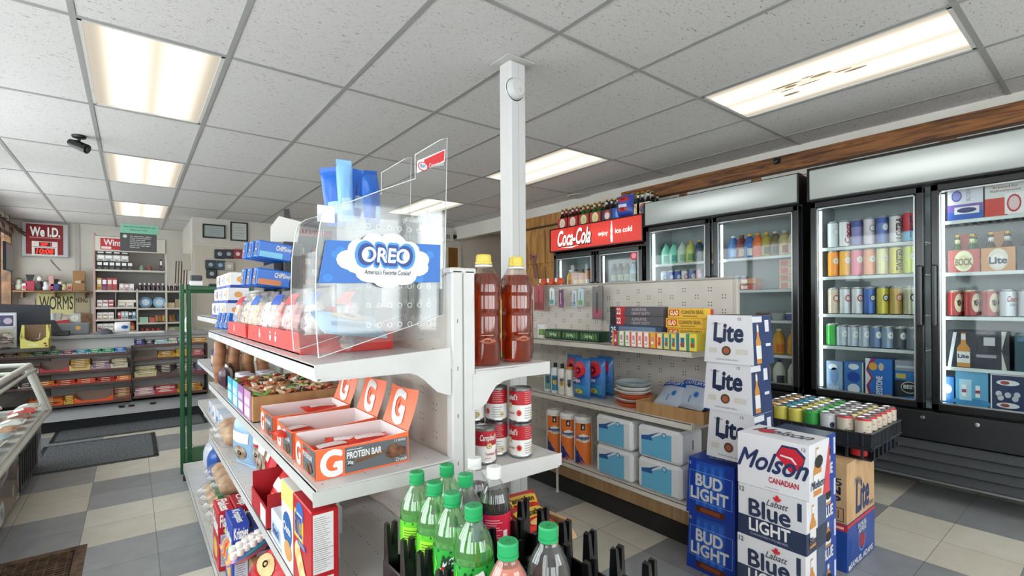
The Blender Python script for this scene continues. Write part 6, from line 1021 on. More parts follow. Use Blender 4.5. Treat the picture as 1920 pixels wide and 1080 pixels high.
def bc(m, F, w, d, h): m.rect(F['f'], w*.05, h*.8, w*.5, h*.92, C('#4a6a8a'), 1); m.disc(F['f'], w*.75, h*.66, w*.16, h*.2, C('#c98a3c'), 2); m.disc(F['f'], w*.75, h*.76, w*.17, h*.08, BLK, 3); m.txt(F['f'], 'Blue', w*.5, h*.16, w*.99, h*.42, WHT, 4, .05)
z4 = ZA2[3]; box_on(.575, .27, z4, .225, '#262b38', lc, 'navy twelve pack with a bottle picture, fourth shelf right door', d=.16); box_on(.30, .24, z4, .215, '#1f4656', bc, 'dark teal twelve pack with blue lettering, fourth shelf right door', d=.16)
def n1(m, F, w, d, h): m.disc(F['f'], w*.5, h*.2, w*.6, h*.1, C('#3a86b8'), 1); m.rect(F['f'], w*.12, h*.24, w*.5, h*.78, C('#a9d0e4'), 2); [m.rect(F['f'], w*a, h*.34, w*(a+.14), h*.64, C('#e4e7ea'), 3) for a in (.2, .62)]; [m.rect(F['f'], w*a, h*.44, w*(a+.14), h*.52, C('#a33a4a'), 4) for a in (.2, .62)]
def n2(m, F, w, d, h): m.frame(F['f'], w*.02, h*.02, w*.98, h*.98, .006, C('#e4e4e8'), 1); [m.disc(F['f'], w*.5, h*b, w*.32, h*.07, C('#e4e4e8'), 2) for b in (.22, .78)]; [m.disc(F['f'], w*.42, h*b, w*.13, h*.045, C('#a3423a'), 3) for b in (.22, .78)]; [m.disc(F['f'], w*a, h*b, w*.09, h*.07, C('#c9ccd4'), 2) for a, b in ((.25, .5), (.5, .48), (.75, .5), (.3, .4), (.7, .4))]
zz = .574; box_on(.715, .06, zz, .19, '#3a78b8', lambda m, F, w, d, h: m.disc(F['f'], w*.5, h*.6, w*.35, h*.15, C('#d9dfe4'), 1), 'narrow blue carton at the left of the right hand door'); box_on(.605, .145, zz, .235, '#5fa6cc', n1, 'sky blue carton with two cans pictured'); box_on(.45, .15, zz, .235, '#25325a', n2, 'navy carton with white edging and badges'); box_on(.26, .2, zz, .23, '#232e58', lambda m, F, w, d, h: m.rect(F['f'], w*.05, h*.7, w*.4, h*.85, C('#9aa3b4'), 1), 'plain navy carton at the bottom right corner')
# cooler B
def jug(body, cap, lab): m = MB(); m.lathe([(0, 0), (.04, 0), (.045, .01), (.045, .12), (.03, .16), (.016, .18), (.016, .185)], C(body, .3), n=12); m.rect(Cyl(.0455, .02, th=-.9), -.03, .0, .03, .06, C(lab, .4), 1); c = MB(); c.lathe([(.019, .183), (.019, .2), (0, .2)], C(cap, .4), n=10); return kind(('jug', m), ('cap', c))
yB1 = (B1[1]-.08, B1[0]+.06); yB2 = (B2[1]-.07, B2[0]+.06)
shelf_row([(jug('#7fd0b8', '#1f8a7a', '#2f9c8c'), 'mint green bottle, leftmost'), (jug('#7fd0b8', '#1f8a7a', '#2f9c8c'), 'mint green bottle, second'), (jug('#c9d8cc', '#9aa6a0', '#8fb8a0'), 'clear pale bottle'), (jug('#c9cf6a', '#c9a23c', '#6fa05a'), 'yellow green bottle'), (jug('#2a4a6c', '#d9b23c', '#22405c'), 'dark blue bottle pack'), (jug('#a89a5a', '#d9b23c', '#4a6a4a'), 'golden bottle pack')], *yB1, ZB1[0]+.0, x=4.06, nm_='top left shelf of the second cooler', grp='bottles in the second cooler', name='drink_bottle', cat='bottle')
shelf_row([(tcan(c, (), em=e, h=.155), n) for c, e, n in (('#b9c6da', '#3a5aa0', 'white and blue can'), ('#22429c', '#8fa0d0', 'cobalt can, first'), ('#22429c', '#8fa0d0', 'cobalt can, second'), ('#cfc4cc', '#b03a4a', 'white and red can'), ('#5a6ca8', '#cfd6e6', 'blue grey can'), ('#c99aa6', '#e6d0d6', 'rose can'), ('#8a93b0', '#4a5a8c', 'slate can'))], *yB1, ZB1[1], nm_='second shelf left of the second cooler', grp='cans in the second cooler')
shelf_row([(tcan(c, (), em=e, h=.15), n) for c, e, n in (('#2f8a5a', '#e0e8e0', 'green can'), ('#b03a3a', '#e8dcd0', 'red can'), ('#3a5aa0', '#e0e4ec', 'blue can'), ('#c9a23c', '#e8e0c8', 'gold can'), ('#4a4a52', '#c9c9cc', 'black can'))], *yB1, ZB1[2], nm_='third shelf left of the second cooler', grp='cans in the second cooler')
dr = [('#3a6aa8', '#cfd4da', '#8fb0d8', 'blue wine cooler bottle'), ('#7a2a30', '#3a1a1c', '#b9a090', 'dark red bottle'), ('#2f62b0', '#d9a23c', '#dfe3ea', 'blue bottle with a gold cap'), ('#d9662c', '#d9a23c', '#c9303a', 'orange bottle with a gold cap'), ('#a89a3c', '#d9a23c', '#3a3a24', 'olive jar with a gold cap'), ('#7a6a4a', '#c9c9c6', '#2a2a24', 'brown jar with a white cap'), ('#c9b98a', '#c9c9c6', '#8a3a2a', 'cream jar with a white cap'), ('#d3c8a0', '#dcdcd8', '#b0843c', 'pale jar at the right')]
shelf_row([(jug(a, b, c), n) for a, b, c, n in dr], *yB2, ZB2[0], x=4.06, nm_='top right shelf of the second cooler', grp='bottles in the second cooler', name='drink_bottle', cat='bottle')
for i in range(3): put(tcan('#24408c', (), em='#8fa0d0', h=.12, r=.026), 'slim_can', 'slim cobalt can on the second right shelf, %s' % ORD[i], 'can', (4.05, B2[1]-.08-i*.06, ZB2[1]), 0, 'slim cobalt cans')
for i in range(2): box_on(B2[1]-.25-i*.0, .13, ZB2[1]+i*.05, .045, ['#b8443a', '#c98a5a'][i], lambda m, F, w, d, h: m.rect(F['f'], w*.1, h*.2, w*.5, h*.8, C('#e6d6c8'), 1), '%s pizza box on the second right shelf' % ['red', 'tan'][i], grp='small food boxes')
for i in range(4): box_on(B2[0]+.11, .14, ZB2[1]+i*.058, .057, ['#c9b08a', '#b8a06a', '#c9a27a', '#bf9a6a'][i], lambda m, F, w, d, h: (m.rect(F['f'], w*.08, h*.15, w*.45, h*.85, C('#b0443a'), 1), m.disc(F['f'], w*.72, h*.5, w*.16, h*.3, C('#d9b04a'), 1)), 'tan and red food box, %s in the pile at the right of the second cooler' % ['lowest', 'second', 'third', 'topmost'][i], grp='pile of food boxes')
def tub(b, l_): m = MB(); m.lathe([(0, 0), (.042, 0), (.052, .048), (.054, .05)], C(b, .4), n=14); c = MB(); c.lathe([(.054, .05), (.0545, .058), (.05, .06), (0, .06)], C(l_, .3), n=14); return kind(('tub', m), ('lid', c))
for i, (y, z, b, l_, lab) in enumerate(((1.86, 0, '#b3323a', '#e3d9d4', 'red tub, bottom of the pile of three'), (1.86, .061, '#b3323a', '#e3d9d4', 'red tub, middle of the pile of three'), (1.86, .122, '#b3323a', '#c9b0a4', 'red tub, top of the pile of three'), (1.74, 0, '#e0e0e4', '#e6e6e6', 'white tub, lower of the pair'), (1.74, .061, '#e0e0e4', '#e6e6e6', 'white tub, upper of the pair'), (1.63, 0, '#5a6cae', '#dfe0e6', 'blue tub beside the white pair'))): put(tub(b, l_), 'food_tub', lab, 'tub', (4.05, y, ZB2[2]), 0, 'tubs in the second cooler')
for i in range(4): put(jug('#e0a23a', '#e8d98a', '#d9702c'), 'juice_jug', 'orange juice jug, %s from the right on the lower shelf' % ORD[i], 'jug', (4.06, B2[0]+.10+i*.11, ZB2[3]), 0, 'orange juice jugs')
for i in range(4): put(jug('#e3e3d6', '#2a4a9c', '#3c3f52'), 'milk_jug', 'milk jug with a dark label, %s from the right on the cooler floor' % ORD[i], 'jug', (4.06, B2[0]+.10+i*.11, .574), 0, 'milk jugs')
for i in range(4): box_on(B1[1]-.12-i*.13, .11, .574, .2, ['#3a5aa0', '#c9c9c6', '#b03a3a', '#3a8a5a'][i], a1, '%s carton on the floor of the second cooler' % ['blue', 'white', 'red', 'green'][i])
# red header cooler contents
shelf_row([(jug('#d9a23c', '#e8e8e4', '#c9702c'), 'amber bottle'), (jug('#c9702c', '#2a2a2a', '#e0b04a'), 'orange bottle, left'), (jug('#c9702c', '#2a2a2a', '#e0b04a'), 'orange bottle, middle'), (jug('#c9702c', '#2a2a2a', '#d9d9d4'), 'orange bottle, right'), (jug('#6a3a2a', '#1c1c1c', '#a08a6a'), 'dark brown bottle')], K1[1]-.08, K1[0]+.08, 1.42-.0, x=4.05, nm_='behind the left door of the red cooler', grp='bottles in the red header cooler', name='drink_bottle', cat='bottle')
shelf_row([(jug(c, '#2a2a2a', '#8a9a7a'), n) for c, n in (('#2a3a4a', 'dark slate bottle'), ('#3a2a22', 'dark brown bottle'), ('#4a5a3a', 'olive bottle'), ('#9ac0d8', 'pale blue bottle'), ('#5a5a3a', 'khaki bottle'))], K2[1]-.08, K2[0]+.08, ZK[0], x=4.05, nm_='behind the right door of the red cooler', grp='bottles in the red header cooler', name='drink_bottle', cat='bottle')
for zi in (1.15, .85): shelf_row([(jug(c, '#b3262e', '#e8e4dc'), n) for c, n in (('#3a1c16', 'cola bottle, left'), ('#3f8a3a', 'green bottle, mid left'), ('#3a1c16', 'cola bottle, middle'), ('#d9802c', 'orange soda, mid right'))], K2[1]-.08, K2[0]+.08, zi, x=4.05, nm_='red cooler right door, shelf at %s height' % ('middle' if zi > 1 else 'low'), grp='bottles in the red header cooler', name='drink_bottle', cat='bottle')
m = MB(); m.lathe([(0, -.002), (.045, -.002), (.045, 0)], C('#d0304a', .4), n=16, ax='x'); m.disc(Fr((-.002, 0, 0), (0, -1, 0), (0, 0, 1)), 0, 0, .028, .028, C('#f0a0ac', .4), 1); solo(m, 'round_sticker', 'round pink red sticker on the right door of the red cooler', 'sticker', (3.911, 3.04, 1.70))
# six packs on top of the red cooler
TOPZ = 2.1005
tp6 = [(4.10, 'red', '#b3242c', ca('#e3dcc8', '#d9cfb4'), BB_, 'red six pack with a cream oval'), (3.93, 'red', '#b3242c', ca('#e3dcc8', '#d9cfb4'), BB_, 'red six pack with a pale oval'), (3.76, 'green', '#a8403a', ca('#dfe0a8', '#c9c98a'), GB_, 'red and yellow green six pack'), (3.59, 'green', '#a8403a', ca('#dfe0a8', '#d3cf94'), GB_, 'yellow green six pack'), (3.42, 'navy', '#26304f', ca('#b04a3a', '#d9d9d9'), BB_, 'navy six pack'), (3.27, 'blue', '#2457b4', ca('#3f7fd6', '#8fb4e6'), BB_, 'bright blue six pack'), (3.08, 'cream', '#d3c49a', ca('#c9a23c', '#e6dcb4'), WB_, 'cream and gold six pack'), (2.96, 'white', '#d6d3cc', ca('#b9623a', '#3a4f7a'), WB_, 'white six pack with a blue base')]
for i, (y, _, c, ar, bk, lab) in enumerate(tp6):
    sixpack(bk, c, ar, lab+' atop the red cooler, %s from left' % ORD[i], 4.02, y, TOPZ, grp='six packs on top of the red cooler', hh=.12).scale = (.75, 1, 1)
    for a in range(2):
        for b in range(2): put(bk, 'beer_bottle', 'bottle %s %s, in the %s atop the red cooler' % (['left', 'right'][a], ['front', 'back'][b], lab), 'bottle', (3.99+b*.063, y+.034-a*.068, TOPZ+.0025), 0, 'bottles atop the red cooler')
solo(bag(.2, .21, .12, C('#3a4fa8', .25), lambda m, P: (m.disc(P, 0, .17, .07, .025, C('#c92c34', .3), 3), m.disc(P, 0, .07, .055, .022, C('#b3242c', .3), 3), m.rect(P, -.05, .09, .05, .12, C('#c9d3ea', .3), 3))), 'wrapped_pack', 'large blue and red plastic wrapped pack among the six packs', 'pack', (3.955, 3.17, TOPZ+.008), FX)
for i in range(5): put(WB_, 'beer_bottle', 'white necked bottle at the back right of the red cooler top, %s from the left' % ORD[i], 'bottle', (4.17, 3.22-i*.068, TOPZ+.001), 0, 'loose bottles at the back of the red cooler top')
# ================================================================ SALES COUNTER AND CANDY RACK
t = thing('sales_counter', 'long sales counter with a grey worktop and candy rack front', 'counter', (0, 0, 0))
m = MB(); LAM = noisy('counter_laminate', '#7f7f80', '#8f8f90', (9, 9, 9), .35); m.box((-.66, 6.66, .895), (.70, 7.3, .93), LAM, .006); m.box((-1.38, 6.40, .80), (-.62, 7.3, .835), C('#47443f', .5), .006); part(m, 'worktop', t)
m = MB(); m.box((-.655, 6.74, .0), (.69, 7.2, .894), C('#c9c6c4', .6)); m.box((-1.36, 6.74, 0), (-.662, 7.2, .799), C('#8f8b86', .6)); part(m, 'body', t)
m = MB(); m.hexa([(-1.36, 6.42, .115), (.70, 6.42, .115), (.70, 6.64, .115), (-1.36, 6.64, .115), (-1.36, 6.50, .225), (.70, 6.50, .225), (.70, 6.64, .225), (-1.36, 6.64, .225)], C('#9fa2a5', .35, .5)); part(m, 'steel_bumper', t); m = MB(); m.box((-1.36, 6.5, 0), (.70, 6.64, .115), C('#1d2026', .5)); part(m, 'kick_board', t)
for q, xx in enumerate((-.10, -.02, .16)): m = MB(); m.box((xx-.02, 6.452, .185), (xx+.03, 6.468, .20), BLK, .003); part(m, 'latch', t)
RK = C('#2e2522', .5)
r = thing('candy_rack', 'tiered dark candy rack under the counter worktop', 'rack', (0, 0, 0))
TIERS = [(.745, 6.57, .745), (.60, 6.54, .60), (.455, 6.52, .455), (.31, 6.49, .31), (.235, 6.46, .235)]
LT_ = [(.735, 6.58), (.575, 6.53), (.445, 6.50), (.255, 6.47)]; RT_ = [(.80, 6.60), (.655, 6.57), (.46, 6.52), (.27, 6.47)]
for x0, x1, T in ((-1.2, -.02, LT_), (.0, .66, RT_)):
    for z, y in T: m = MB(); m.box((x0, y-.02, z-.012), (x1, 6.735, z), RK, .002); m.box((x0, y-.024, z-.012), (x1, y-.018, z+.014), C('#5b3b36', .4), .002); part(m, 'tier', r)
for xx in (-1.21, -.012, .665): m = MB(); m.box((xx-.006, 6.5, .23), (xx+.006, 6.735, .80), RK); part(m, 'side', r)
def candy(w, h, col, ins, n=4, d=.13):
    m = MB(); c = C(col, .45); m.box((-w/2, -d/2, 0), (w/2, d/2, .002), c); m.prism([(0, 0), (w, 0), (w, h*.6), (w*.8, h*.28), (w*.2, h*.28), (0, h*.6)], Fr((-w/2, -d/2, 0), (1, 0, 0), (0, 0, 1)), .002, c); m.prism([(0, 0), (w, 0), (w, h), (0, h)], Fr((-w/2, d/2, 0), (1, 0, 0), (0, 0, 1)), .002, C('#8b7c70', .7))
    for s in (-1, 1): m.add([(s*w/2, -d/2, 0), (s*w/2, d/2, 0), (s*w/2, d/2, h), (s*w/2, -d/2, h*.6)], [(0, 1, 2, 3)], c)
    out = [('carton', m)]
    if ins:
        b = MB(); rr = random.Random(int(w*1e3)+n)
        for i in range(n): z = .006+i*.016; b.box((-w*.46, -d*.42+i*.012, z), (w*.46, d*.40, z+.014), C(ins[i % len(ins)], .35), .004); b.rect(Fr((-w/2, -d*.42+i*.012, z), (1, 0, 0), (0, 0, 1)), w*.25, .004, w*.7, .010, C('#efe2c9', .4), 1)
        out.append(('candy_bars', b))
    return kind(*out)
rowsL = [(0, [(.09, .05, '#c9ccd4', ['#2d3550', '#3c4a6c']), (.1, .05, '#d3d0b8', ['#b8a04a']), (.1, .05, '#d6cab8', ['#8f5a5a']), (.1, .05, '#c9c2a8', ['#c9b24a']), (.1, .05, '#c9d0d3', ['#3c8a62']), (.1, .05, '#c9cdd0', ['#4a9a7c']), (.1, .05, '#cfd2d6', ['#8a4a6a']), (.1, .05, '#b9d8d2', ['#3a8fb0']), (.1, .05, '#a9d3c9', ['#2f9a78']), (.1, .05, '#8fc6c0', ['#2f9a78']), (.09, .055, '#4fa6d0', ['#2f7fd0'])]),
         (1, [(.12, .08, '#b9b2b0', ['#c9c6c4', '#6a5f66']), (.21, .11, '#c23a44', None), (.16, .12, '#d9bf7a', ['#d6b060', '#c09a48']), (.15, .10, '#9f8a9c', ['#b9a2b4', '#8f6f88']), (.14, .11, '#cfc6b4', ['#d8cfba', '#a89878'])]),
         (2, [(.10, .05, '#d9d6d2', ['#2c2c34']), (.15, .055, '#e2622e', ['#d9882c']), (.15, .05, '#df5a30', ['#c9442c']), (.15, .05, '#cf3a30', ['#d9603c']), (.15, .05, '#c9322c', ['#b92c2c']), (.14, .055, '#e0662e', ['#e8843c'])]),
         (3, [(.26, .09, '#e3632c', ['#d9702c', '#8a3a1c', '#e0902c']), (.07, .09, '#e2b93c', ['#d9a82c']), (.30, .11, '#ee5e28', None), (.14, .12, '#7a4a3a', ['#c99a6a', '#a8643c'])])]
rowsR = [(0, [(.09, .07, '#2c4298', ['#24357c']), (.08, .055, '#2f3c56', ['#22283a']), (.12, .06, '#b9d0d9', ['#9ac0cf']), (.08, .07, '#d3d6cc', ['#c0c6b8']), (.13, .06, '#46619c', ['#c2d0e2']), (.14, .06, '#cf9f6a', ['#d6a45c'])]),
         (1, [(.2, .09, '#6b5a50', None), (.16, .08, '#c99c3c', ['#cf9a38', '#a87828']), (.14, .09, '#d9ac4a', ['#dfb04c']), (.12, .08, '#c4606a', ['#c9707c'])]),
         (2, [(.19, .13, '#c2b58a', ['#c9c0a4', '#a8a04a', '#ded6c4']), (.17, .13, '#5a4a4c', ['#4c4044', '#3a3034']), (.17, .13, '#6c5a62', ['#c9b8bc', '#7a626c']), (.09, .12, '#8a3a48', ['#4a6c9c'])]),
         (3, [(.17, .10, '#b58a94', ['#c98a98', '#d9d6dc']), (.19, .10, '#c2303a', ['#c9343e', '#d8cfd0']), (.24, .085, '#b9863a', ['#c9923c', '#a8702c'])])]
tn = ['top', 'second', 'third', 'bottom']
for side, rws, T, xs in (('left', rowsL, LT_, -1.18), ('right', rowsR, RT_, .01)):
    for ti, row in rws:
        x = xs+(.13 if side == 'left' and ti in (1, 2, 3) else 0)
        z, y = T[ti]
        if side == 'left': 
            if ti == 1: x = -.84
            if ti == 2: x = -.86
            if ti == 3: x = -.80
        for i, (w, h, c, ins) in enumerate(row):
            put(candy(w, h, c, ins, max(3, int(h/.017))), 'candy_carton', '%s candy carton, %s from the left on the %s tier of the %s rack half' % ('empty' if not ins else 'filled', ORD[i], tn[ti], side), 'candy carton', (x+w/2, y+.07, z+.001), 0, 'open candy cartons in the counter rack'); x += w+.004
# counter-top things
def oc(px, py, y=6.8): return OY(px, py, y)
ZC, ZC2 = .9305, .8355
t = thing('register_monitor', 'large black monitor seen from behind on the counter', 'monitor', (-.93, 6.98, ZC2)); m = MB(); m.hexa([(-.25, -.02, .17), (.25, -.02, .17), (.25, .04, .17), (-.25, .04, .17), (-.25, -.03, .43), (.25, -.03, .41), (.25, .03, .41), (-.25, .03, .43)], C('#1a1e28', .35)); part(m, 'screen_housing', t); m = MB(); m.box((-.04, 0, 0), (.04, .03, .17), BLK, .004); m.box((-.12, -.08, 0), (.12, .08, .012), BLK, .004); part(m, 'stand', t)
m = MB(); m.box((-.10, 0, 0), (.10, .012, .34), C('#b9bcc6', .3), .004); f = Fr((-.10, -.0, 0), (1, 0, 0), (0, 0, 1)); m.rect(f, .015, .20, .185, .325, WHT, 1); m.rect(f, .022, .21, .178, .315, C('#3a3f66', .4), 2); m.disc(f, .06, .26, .03, .03, C('#9a9fc0', .4), 3); m.disc(f, .14, .26, .03, .03, C('#b9a8c0', .4), 3); m.rect(f, .02, .02, .18, .18, C('#a8a894', .5), 1); m.rect(f, .06, .04, .14, .15, C('#7a7a5c', .5), 2); solo(m, 'card_stand', 'pale framed card stand with two round pictures before the monitor', 'stand', (-.98, 6.62, ZC2))
t = thing('candy_tub', 'clear plastic tub full of dark wrapped candy on the counter', 'tub', (-1.0, 6.50, ZC2)); m = MB(); m.box((-.12, -.08, 0), (.12, .08, .22), ACR, .02); part(m, 'tub', t)
m = MB(); rr = random.Random(5)
for i in range(110): x, y, z = rr.uniform(-.10, .10), rr.uniform(-.065, .065), rr.uniform(.01, .15); m.box((x-.016, y-.006, z-.006), (x+.016, y+.006, z+.006), C(['#6a5a58', '#9a8a84', '#4a3c3c', '#c9c0b8'][i % 4], .4), .003)
part(m, 'candies', t)
t = thing('lollipop_box', 'yellow open front box of lollipops on the counter', 'box', (-.735, 6.50, ZC2)); YL = C('#d6cf6a', .45); m = MB(); w, d, h = .20, .16, .22
m.box((-w/2, -d/2, 0), (w/2, d/2, .003), YL); m.prism([(0, 0), (w, 0), (w, h*.42), (w*.86, h*.46), (w*.74, h*.34), (w*.5, h*.28), (w*.26, h*.34), (w*.14, h*.46), (0, h*.42)], Fr((-w/2, -d/2, 0), (1, 0, 0), (0, 0, 1)), .003, YL)
for s in (-1, 1): m.prism([(0, 0), (d, 0), (d, h), (d*.7, h), (0, h*.42)], Fr((s*w/2, -d/2, 0), (0, 1, 0), (0, 0, 1), (s, 0, 0)), .003, YL); m.prism([(0, 0), (.026, 0), (.026, h*1.0), (.012, h*1.0), (0, h*.42)] if s < 0 else [(0, 0), (.026, 0), (.026, h*.42), (.014, h), (0, h)], Fr((-w/2 if s < 0 else w/2-.026, -d/2+.05, 0), (1, 0, 0), (0, 0, 1)), .002, YL)
m.box((-w/2, d/2-.003, 0), (w/2, d/2, h), C('#7a6048', .6)); f = Fr((-w/2, -d/2, 0), (1, 0, 0), (0, 0, 1)); m.txt(f, 'POPS', w*.3, h*.08, w*.62, h*.2, C('#e9e6b0'), 2, .05); m.disc(f, w*.86, h*.2, .012, .01, C('#8a2c24'), 2, 8); m.disc(f, w*.9, h*.1, .01, .01, C('#8a2c24'), 2, 8); part(m, 'box', t)
m = MB()
for i in range(26): a, b, c = rr.uniform(-.08, .08), rr.uniform(-.06, .03), rr.uniform(.03, .085); m.lathe([(0, -.011), (.011, 0), (0, .011)], C(['#3c3452', '#5a5270', '#8f8a9c'][i % 3], .3), (a, b, c), 8)
m.tube([(.02, .0, .07), (.03, .0, .14)], .002, WHT, 5); part(m, 'lollipops', t)
t = thing('sanitizer_bottle', 'bright blue pump bottle on the counter before the monitor', 'bottle', (-.80, 6.86, ZC2)); m = MB(); m.lathe([(0, 0), (.028, 0), (.03, .01), (.03, .11), (.012, .13), (.012, .14)], C('#3aa6cf', .2), n=14); part(m, 'bottle', t); m = MB(); m.lathe([(.013, .14), (.013, .16), (.004, .162), (.004, .185), (0, .185)], C('#2f95c0', .3), n=10); m.box((-.03, -.006, .178), (.008, .006, .19), C('#2f95c0', .3), .003); part(m, 'pump', t)
solo(carton(.20, .16, .14, C('#c9c4c9', .5)), 'printer', 'light grey receipt printer behind the lollipop box', 'printer', (-.74, 6.90, ZC2))
m = MB(); m.hexa([(-.085, -.06, 0), (.085, -.06, 0), (.085, .06, 0), (-.085, .06, 0), (-.085, -.03, .14), (.06, -.03, .16), (.06, .05, .16), (-.085, .05, .14)], C('#bf2a32', .4)); m.disc(Fr((-.085, -.055, 0), (1, 0, 0), (0, 0, 1)), .10, .09, .03, .025, C('#d9868a'), 8); solo(m, 'red_box', 'red charity style box right of the monitor', 'box', (-.60, 7.08, ZC))
m = MB(); m.box((-.055, 0, 0), (.055, .04, .10), C('#b9b9b4', .4), .006); m.disc(Fr((-.055, 0, 0), (1, 0, 0), (0, 0, 1)), .055, .05, .034, .034, C('#e6e6e0'), 1, 20); m.rect(Fr((-.055, 0, 0), (1, 0, 0), (0, 0, 1)), .054, .05, .056, .078, BLK, 2); m.rect(Fr((-.055, 0, 0), (1, 0, 0), (0, 0, 1)), .054, .049, .075, .051, BLK, 2); solo(m, 'desk_clock', 'square grey desk clock on top of the grey cash drawer', 'clock', (-.50, 7.08, ZC+.1205))
m = MB(); m.box((-.13, -.1, 0), (.13, .1, .12), C('#70767a', .45), .008); m.disc(Fr((-.13, -.1, 0), (1, 0, 0), (0, 0, 1)), .17, .07, .022, .022, C('#d9a24a'), 1); solo(m, 'cash_drawer', 'slate grey metal box with a yellow round sticker on the counter', 'cash drawer', (-.50, 7.04, ZC))
m = MB(); m.lathe([(0, 0), (.04, 0), (.046, .07), (.044, .07), (.038, .004), (0, .004)], C('#d8d8d4', .5), n=14); solo(m, 'white_cup', 'white cup on the red box', 'cup', (-.64, 7.08, ZC+.161))
m = MB(); m.hexa([(-.05, -.01, 0), (.05, -.01, 0), (.05, .01, 0), (-.05, .01, 0), (-.13, .04, .16), (-.03, .04, .16), (-.03, .055, .16), (-.13, .055, .16)], BLK); m.box((-.04, -.06, 0), (.09, .04, .05), BLK, .006); solo(m, 'card_terminal', 'black tilted card terminal on the counter', 'card terminal', (-.60, 6.76, ZC))
m = MB(); m.tube([(0, 0, 0), (0, 0, .035), (0, 0, .06)], [.075, .06, .02], C('#55555e', .8), 14); m.box((-.03, -.12, 0), (.03, -.06, .008), C('#55555e', .8), .003); solo(m, 'baseball_cap', 'dark grey cap lying on the counter near the shelves', 'cap', (-.24, 6.86, ZC))
solo(bag(.14, .11, .07, C('#e4e6ea', .4), lambda m, P: m.disc(P, .02, .06, .03, .02, C('#2f63b8', .4), 3)), 'white_bag', 'white and blue plastic bag on the counter beside the cap', 'bag', (-.09, 6.9, ZC+.007))
m = MB(); m.tube([(0, 0, 0), (0, 0, .14), (0, 0, .15), (0, 0, .17)], [.028, .028, .02, .018], WHT, 12); m.rect(Cyl(.0285, .03), -.02, 0, .02, .07, C('#9cc23c', .4), 1); solo(m, 'spray_can', 'white canister with a lime green label at the right end of the counter', 'canister', (.50, 6.76, ZC))
solo(carton(.30, .18, .012, WHT), 'papers', 'flat white papers on the counter edge', 'paper', (.12, 6.80, ZC), .1)
# ================================================================ CIGARETTE SHELVES
ry0 = 8.35; t = thing('back_shelving', 'tall shelving full of small packs behind the counter', 'shelving', (0, 0, 0)); FRM = C('#cdc8bf', .5)
XA, XB, XC_ = -.40, .385, .60; XM = .05
m = MB(); m.box((XA, ry0+.30, .05), (XB, ry0+.31, 2.19), C('#8d8b88', .6)); m.box((XB, ry0+.30, .05), (XC_, ry0+.31, 1.46), C('#8d8b88', .6)); part(m, 'back_panel', t)
for x, z in ((XA, 2.19), (XB-.02, 2.15), (XM-.01, 1.46), (XC_-.02, 1.46)): m = MB(); m.box((x, ry0, 0), (x+.02, ry0+.31, z), C('#b08f86', .5) if x == XA else FRM, .003); part(m, 'upright', t)
def rsh(x0, x1, z, nm_='shelf'): m = MB(); m.box((x0, ry0-.01, z-.025), (x1, ry0+.30, z), FRM, .003); part(m, nm_, t)
ZL_ = [1.715, 1.44, 1.215, 1.055, .895, .76]; ZR_ = [1.44, 1.20, 1.0, .80]
rsh(XA+.02, XB-.02, 1.715)
for z in ZL_[1:]: rsh(XA+.02, XM-.01, z)
for z in ZR_: rsh(XM+.01, XC_-.02, z)
m = MB(); m.box((XA+.22, ry0+.0, .8), (XA+.225, ry0+.3, 1.41), FRM); part(m, 'divider', t)
m = MB(); m.box((XA+.02, ry0-.02, 1.955), (XB-.02, ry0+.02, 2.15), FRM, .003); f = Fr((XA+.02, ry0-.02, 1.955), (1, 0, 0), (0, 0, 1)); m.rect(f, .05, .02, .55, .17, C('#b8282c', .4), 1); m.txt(f, 'Winston', .085, .075, .38, .155, WHT, 2, .03); m.rect(f, .06, .03, .16, .06, C('#e6d9d9'), 2); m.disc(f, .28, .045, .03, .02, C('#d9868a'), 2); part(m, 'header_sign', t)
packc = ['#dcd6d2', '#c9c4c0', '#b33a40', '#e0dcd8', '#3f8a5a', '#c9a24a', '#8a8f9c', '#e3dfdb', '#b9444a', '#d9d3c8', '#2f5aa0']
PKM = {}
def pk(w, h, c, i):
    k = (round(w, 3), h, c)
    if k not in PKM: PKM[k] = kind(('pack', carton(w, .08, h, C(c, .45), lambda m, F, w, d, h: (m.rect(F['f'], w*.12, h*.5, w*.88, h*.85, C('#f0eeec' if c != '#dcd6d2' else '#b33a40', .4), 1), m.rect(F['f'], w*.2, h*.1, w*.8, h*.25, C('#6a6460', .4), 1)))))
    return PKM[k]
def prow(x0, x1, z, h, cols, lab, w=.055, name='cigarette_pack', cat='pack', jit=0):
    n = int((x1-x0)/(w+.003))
    for i in range(n): put(pk(w, h+jit*((i*7) % 3)*.01, cols[i % len(cols)], i), name, 'small pack, %s from the left on the %s' % (ORD[i] if i < 20 else 'last', lab), cat, (x0+w/2+i*(w+.003), ry0+.06, z+.0005), 0, 'packs on the '+lab)
prow(XA+.03, XM-.0, 1.715, .11, ['#26262a', '#1c1c1f', '#303036'], 'upper shelf front row', .06); prow(XA+.03, XM-.03, 1.827, .08, ['#d9d9d9', '#c6c6c8'], 'upper shelf, white second layer', .08); prow(XA+.03, XM-.03, 1.909, .045, ['#26262a'], 'upper shelf, black top layer', .08)
prow(.30, .365, 1.715, .16, ['#3a3a3a', '#e0e0e0'], 'upper shelf right corner', .03)
for i, (x, c) in enumerate(((.10, '#8fb0a0'), (.19, '#9a4a50'))): m = MB(); m.lathe([(0, 0), (.025, 0), (.03, .04), (.012, .07), (0, .08)], C(c, .4), n=10); solo(m, 'trinket', '%s trinket on the upper back shelf' % ['green', 'red'][i], 'trinket', (x, ry0+.1, 1.7155))
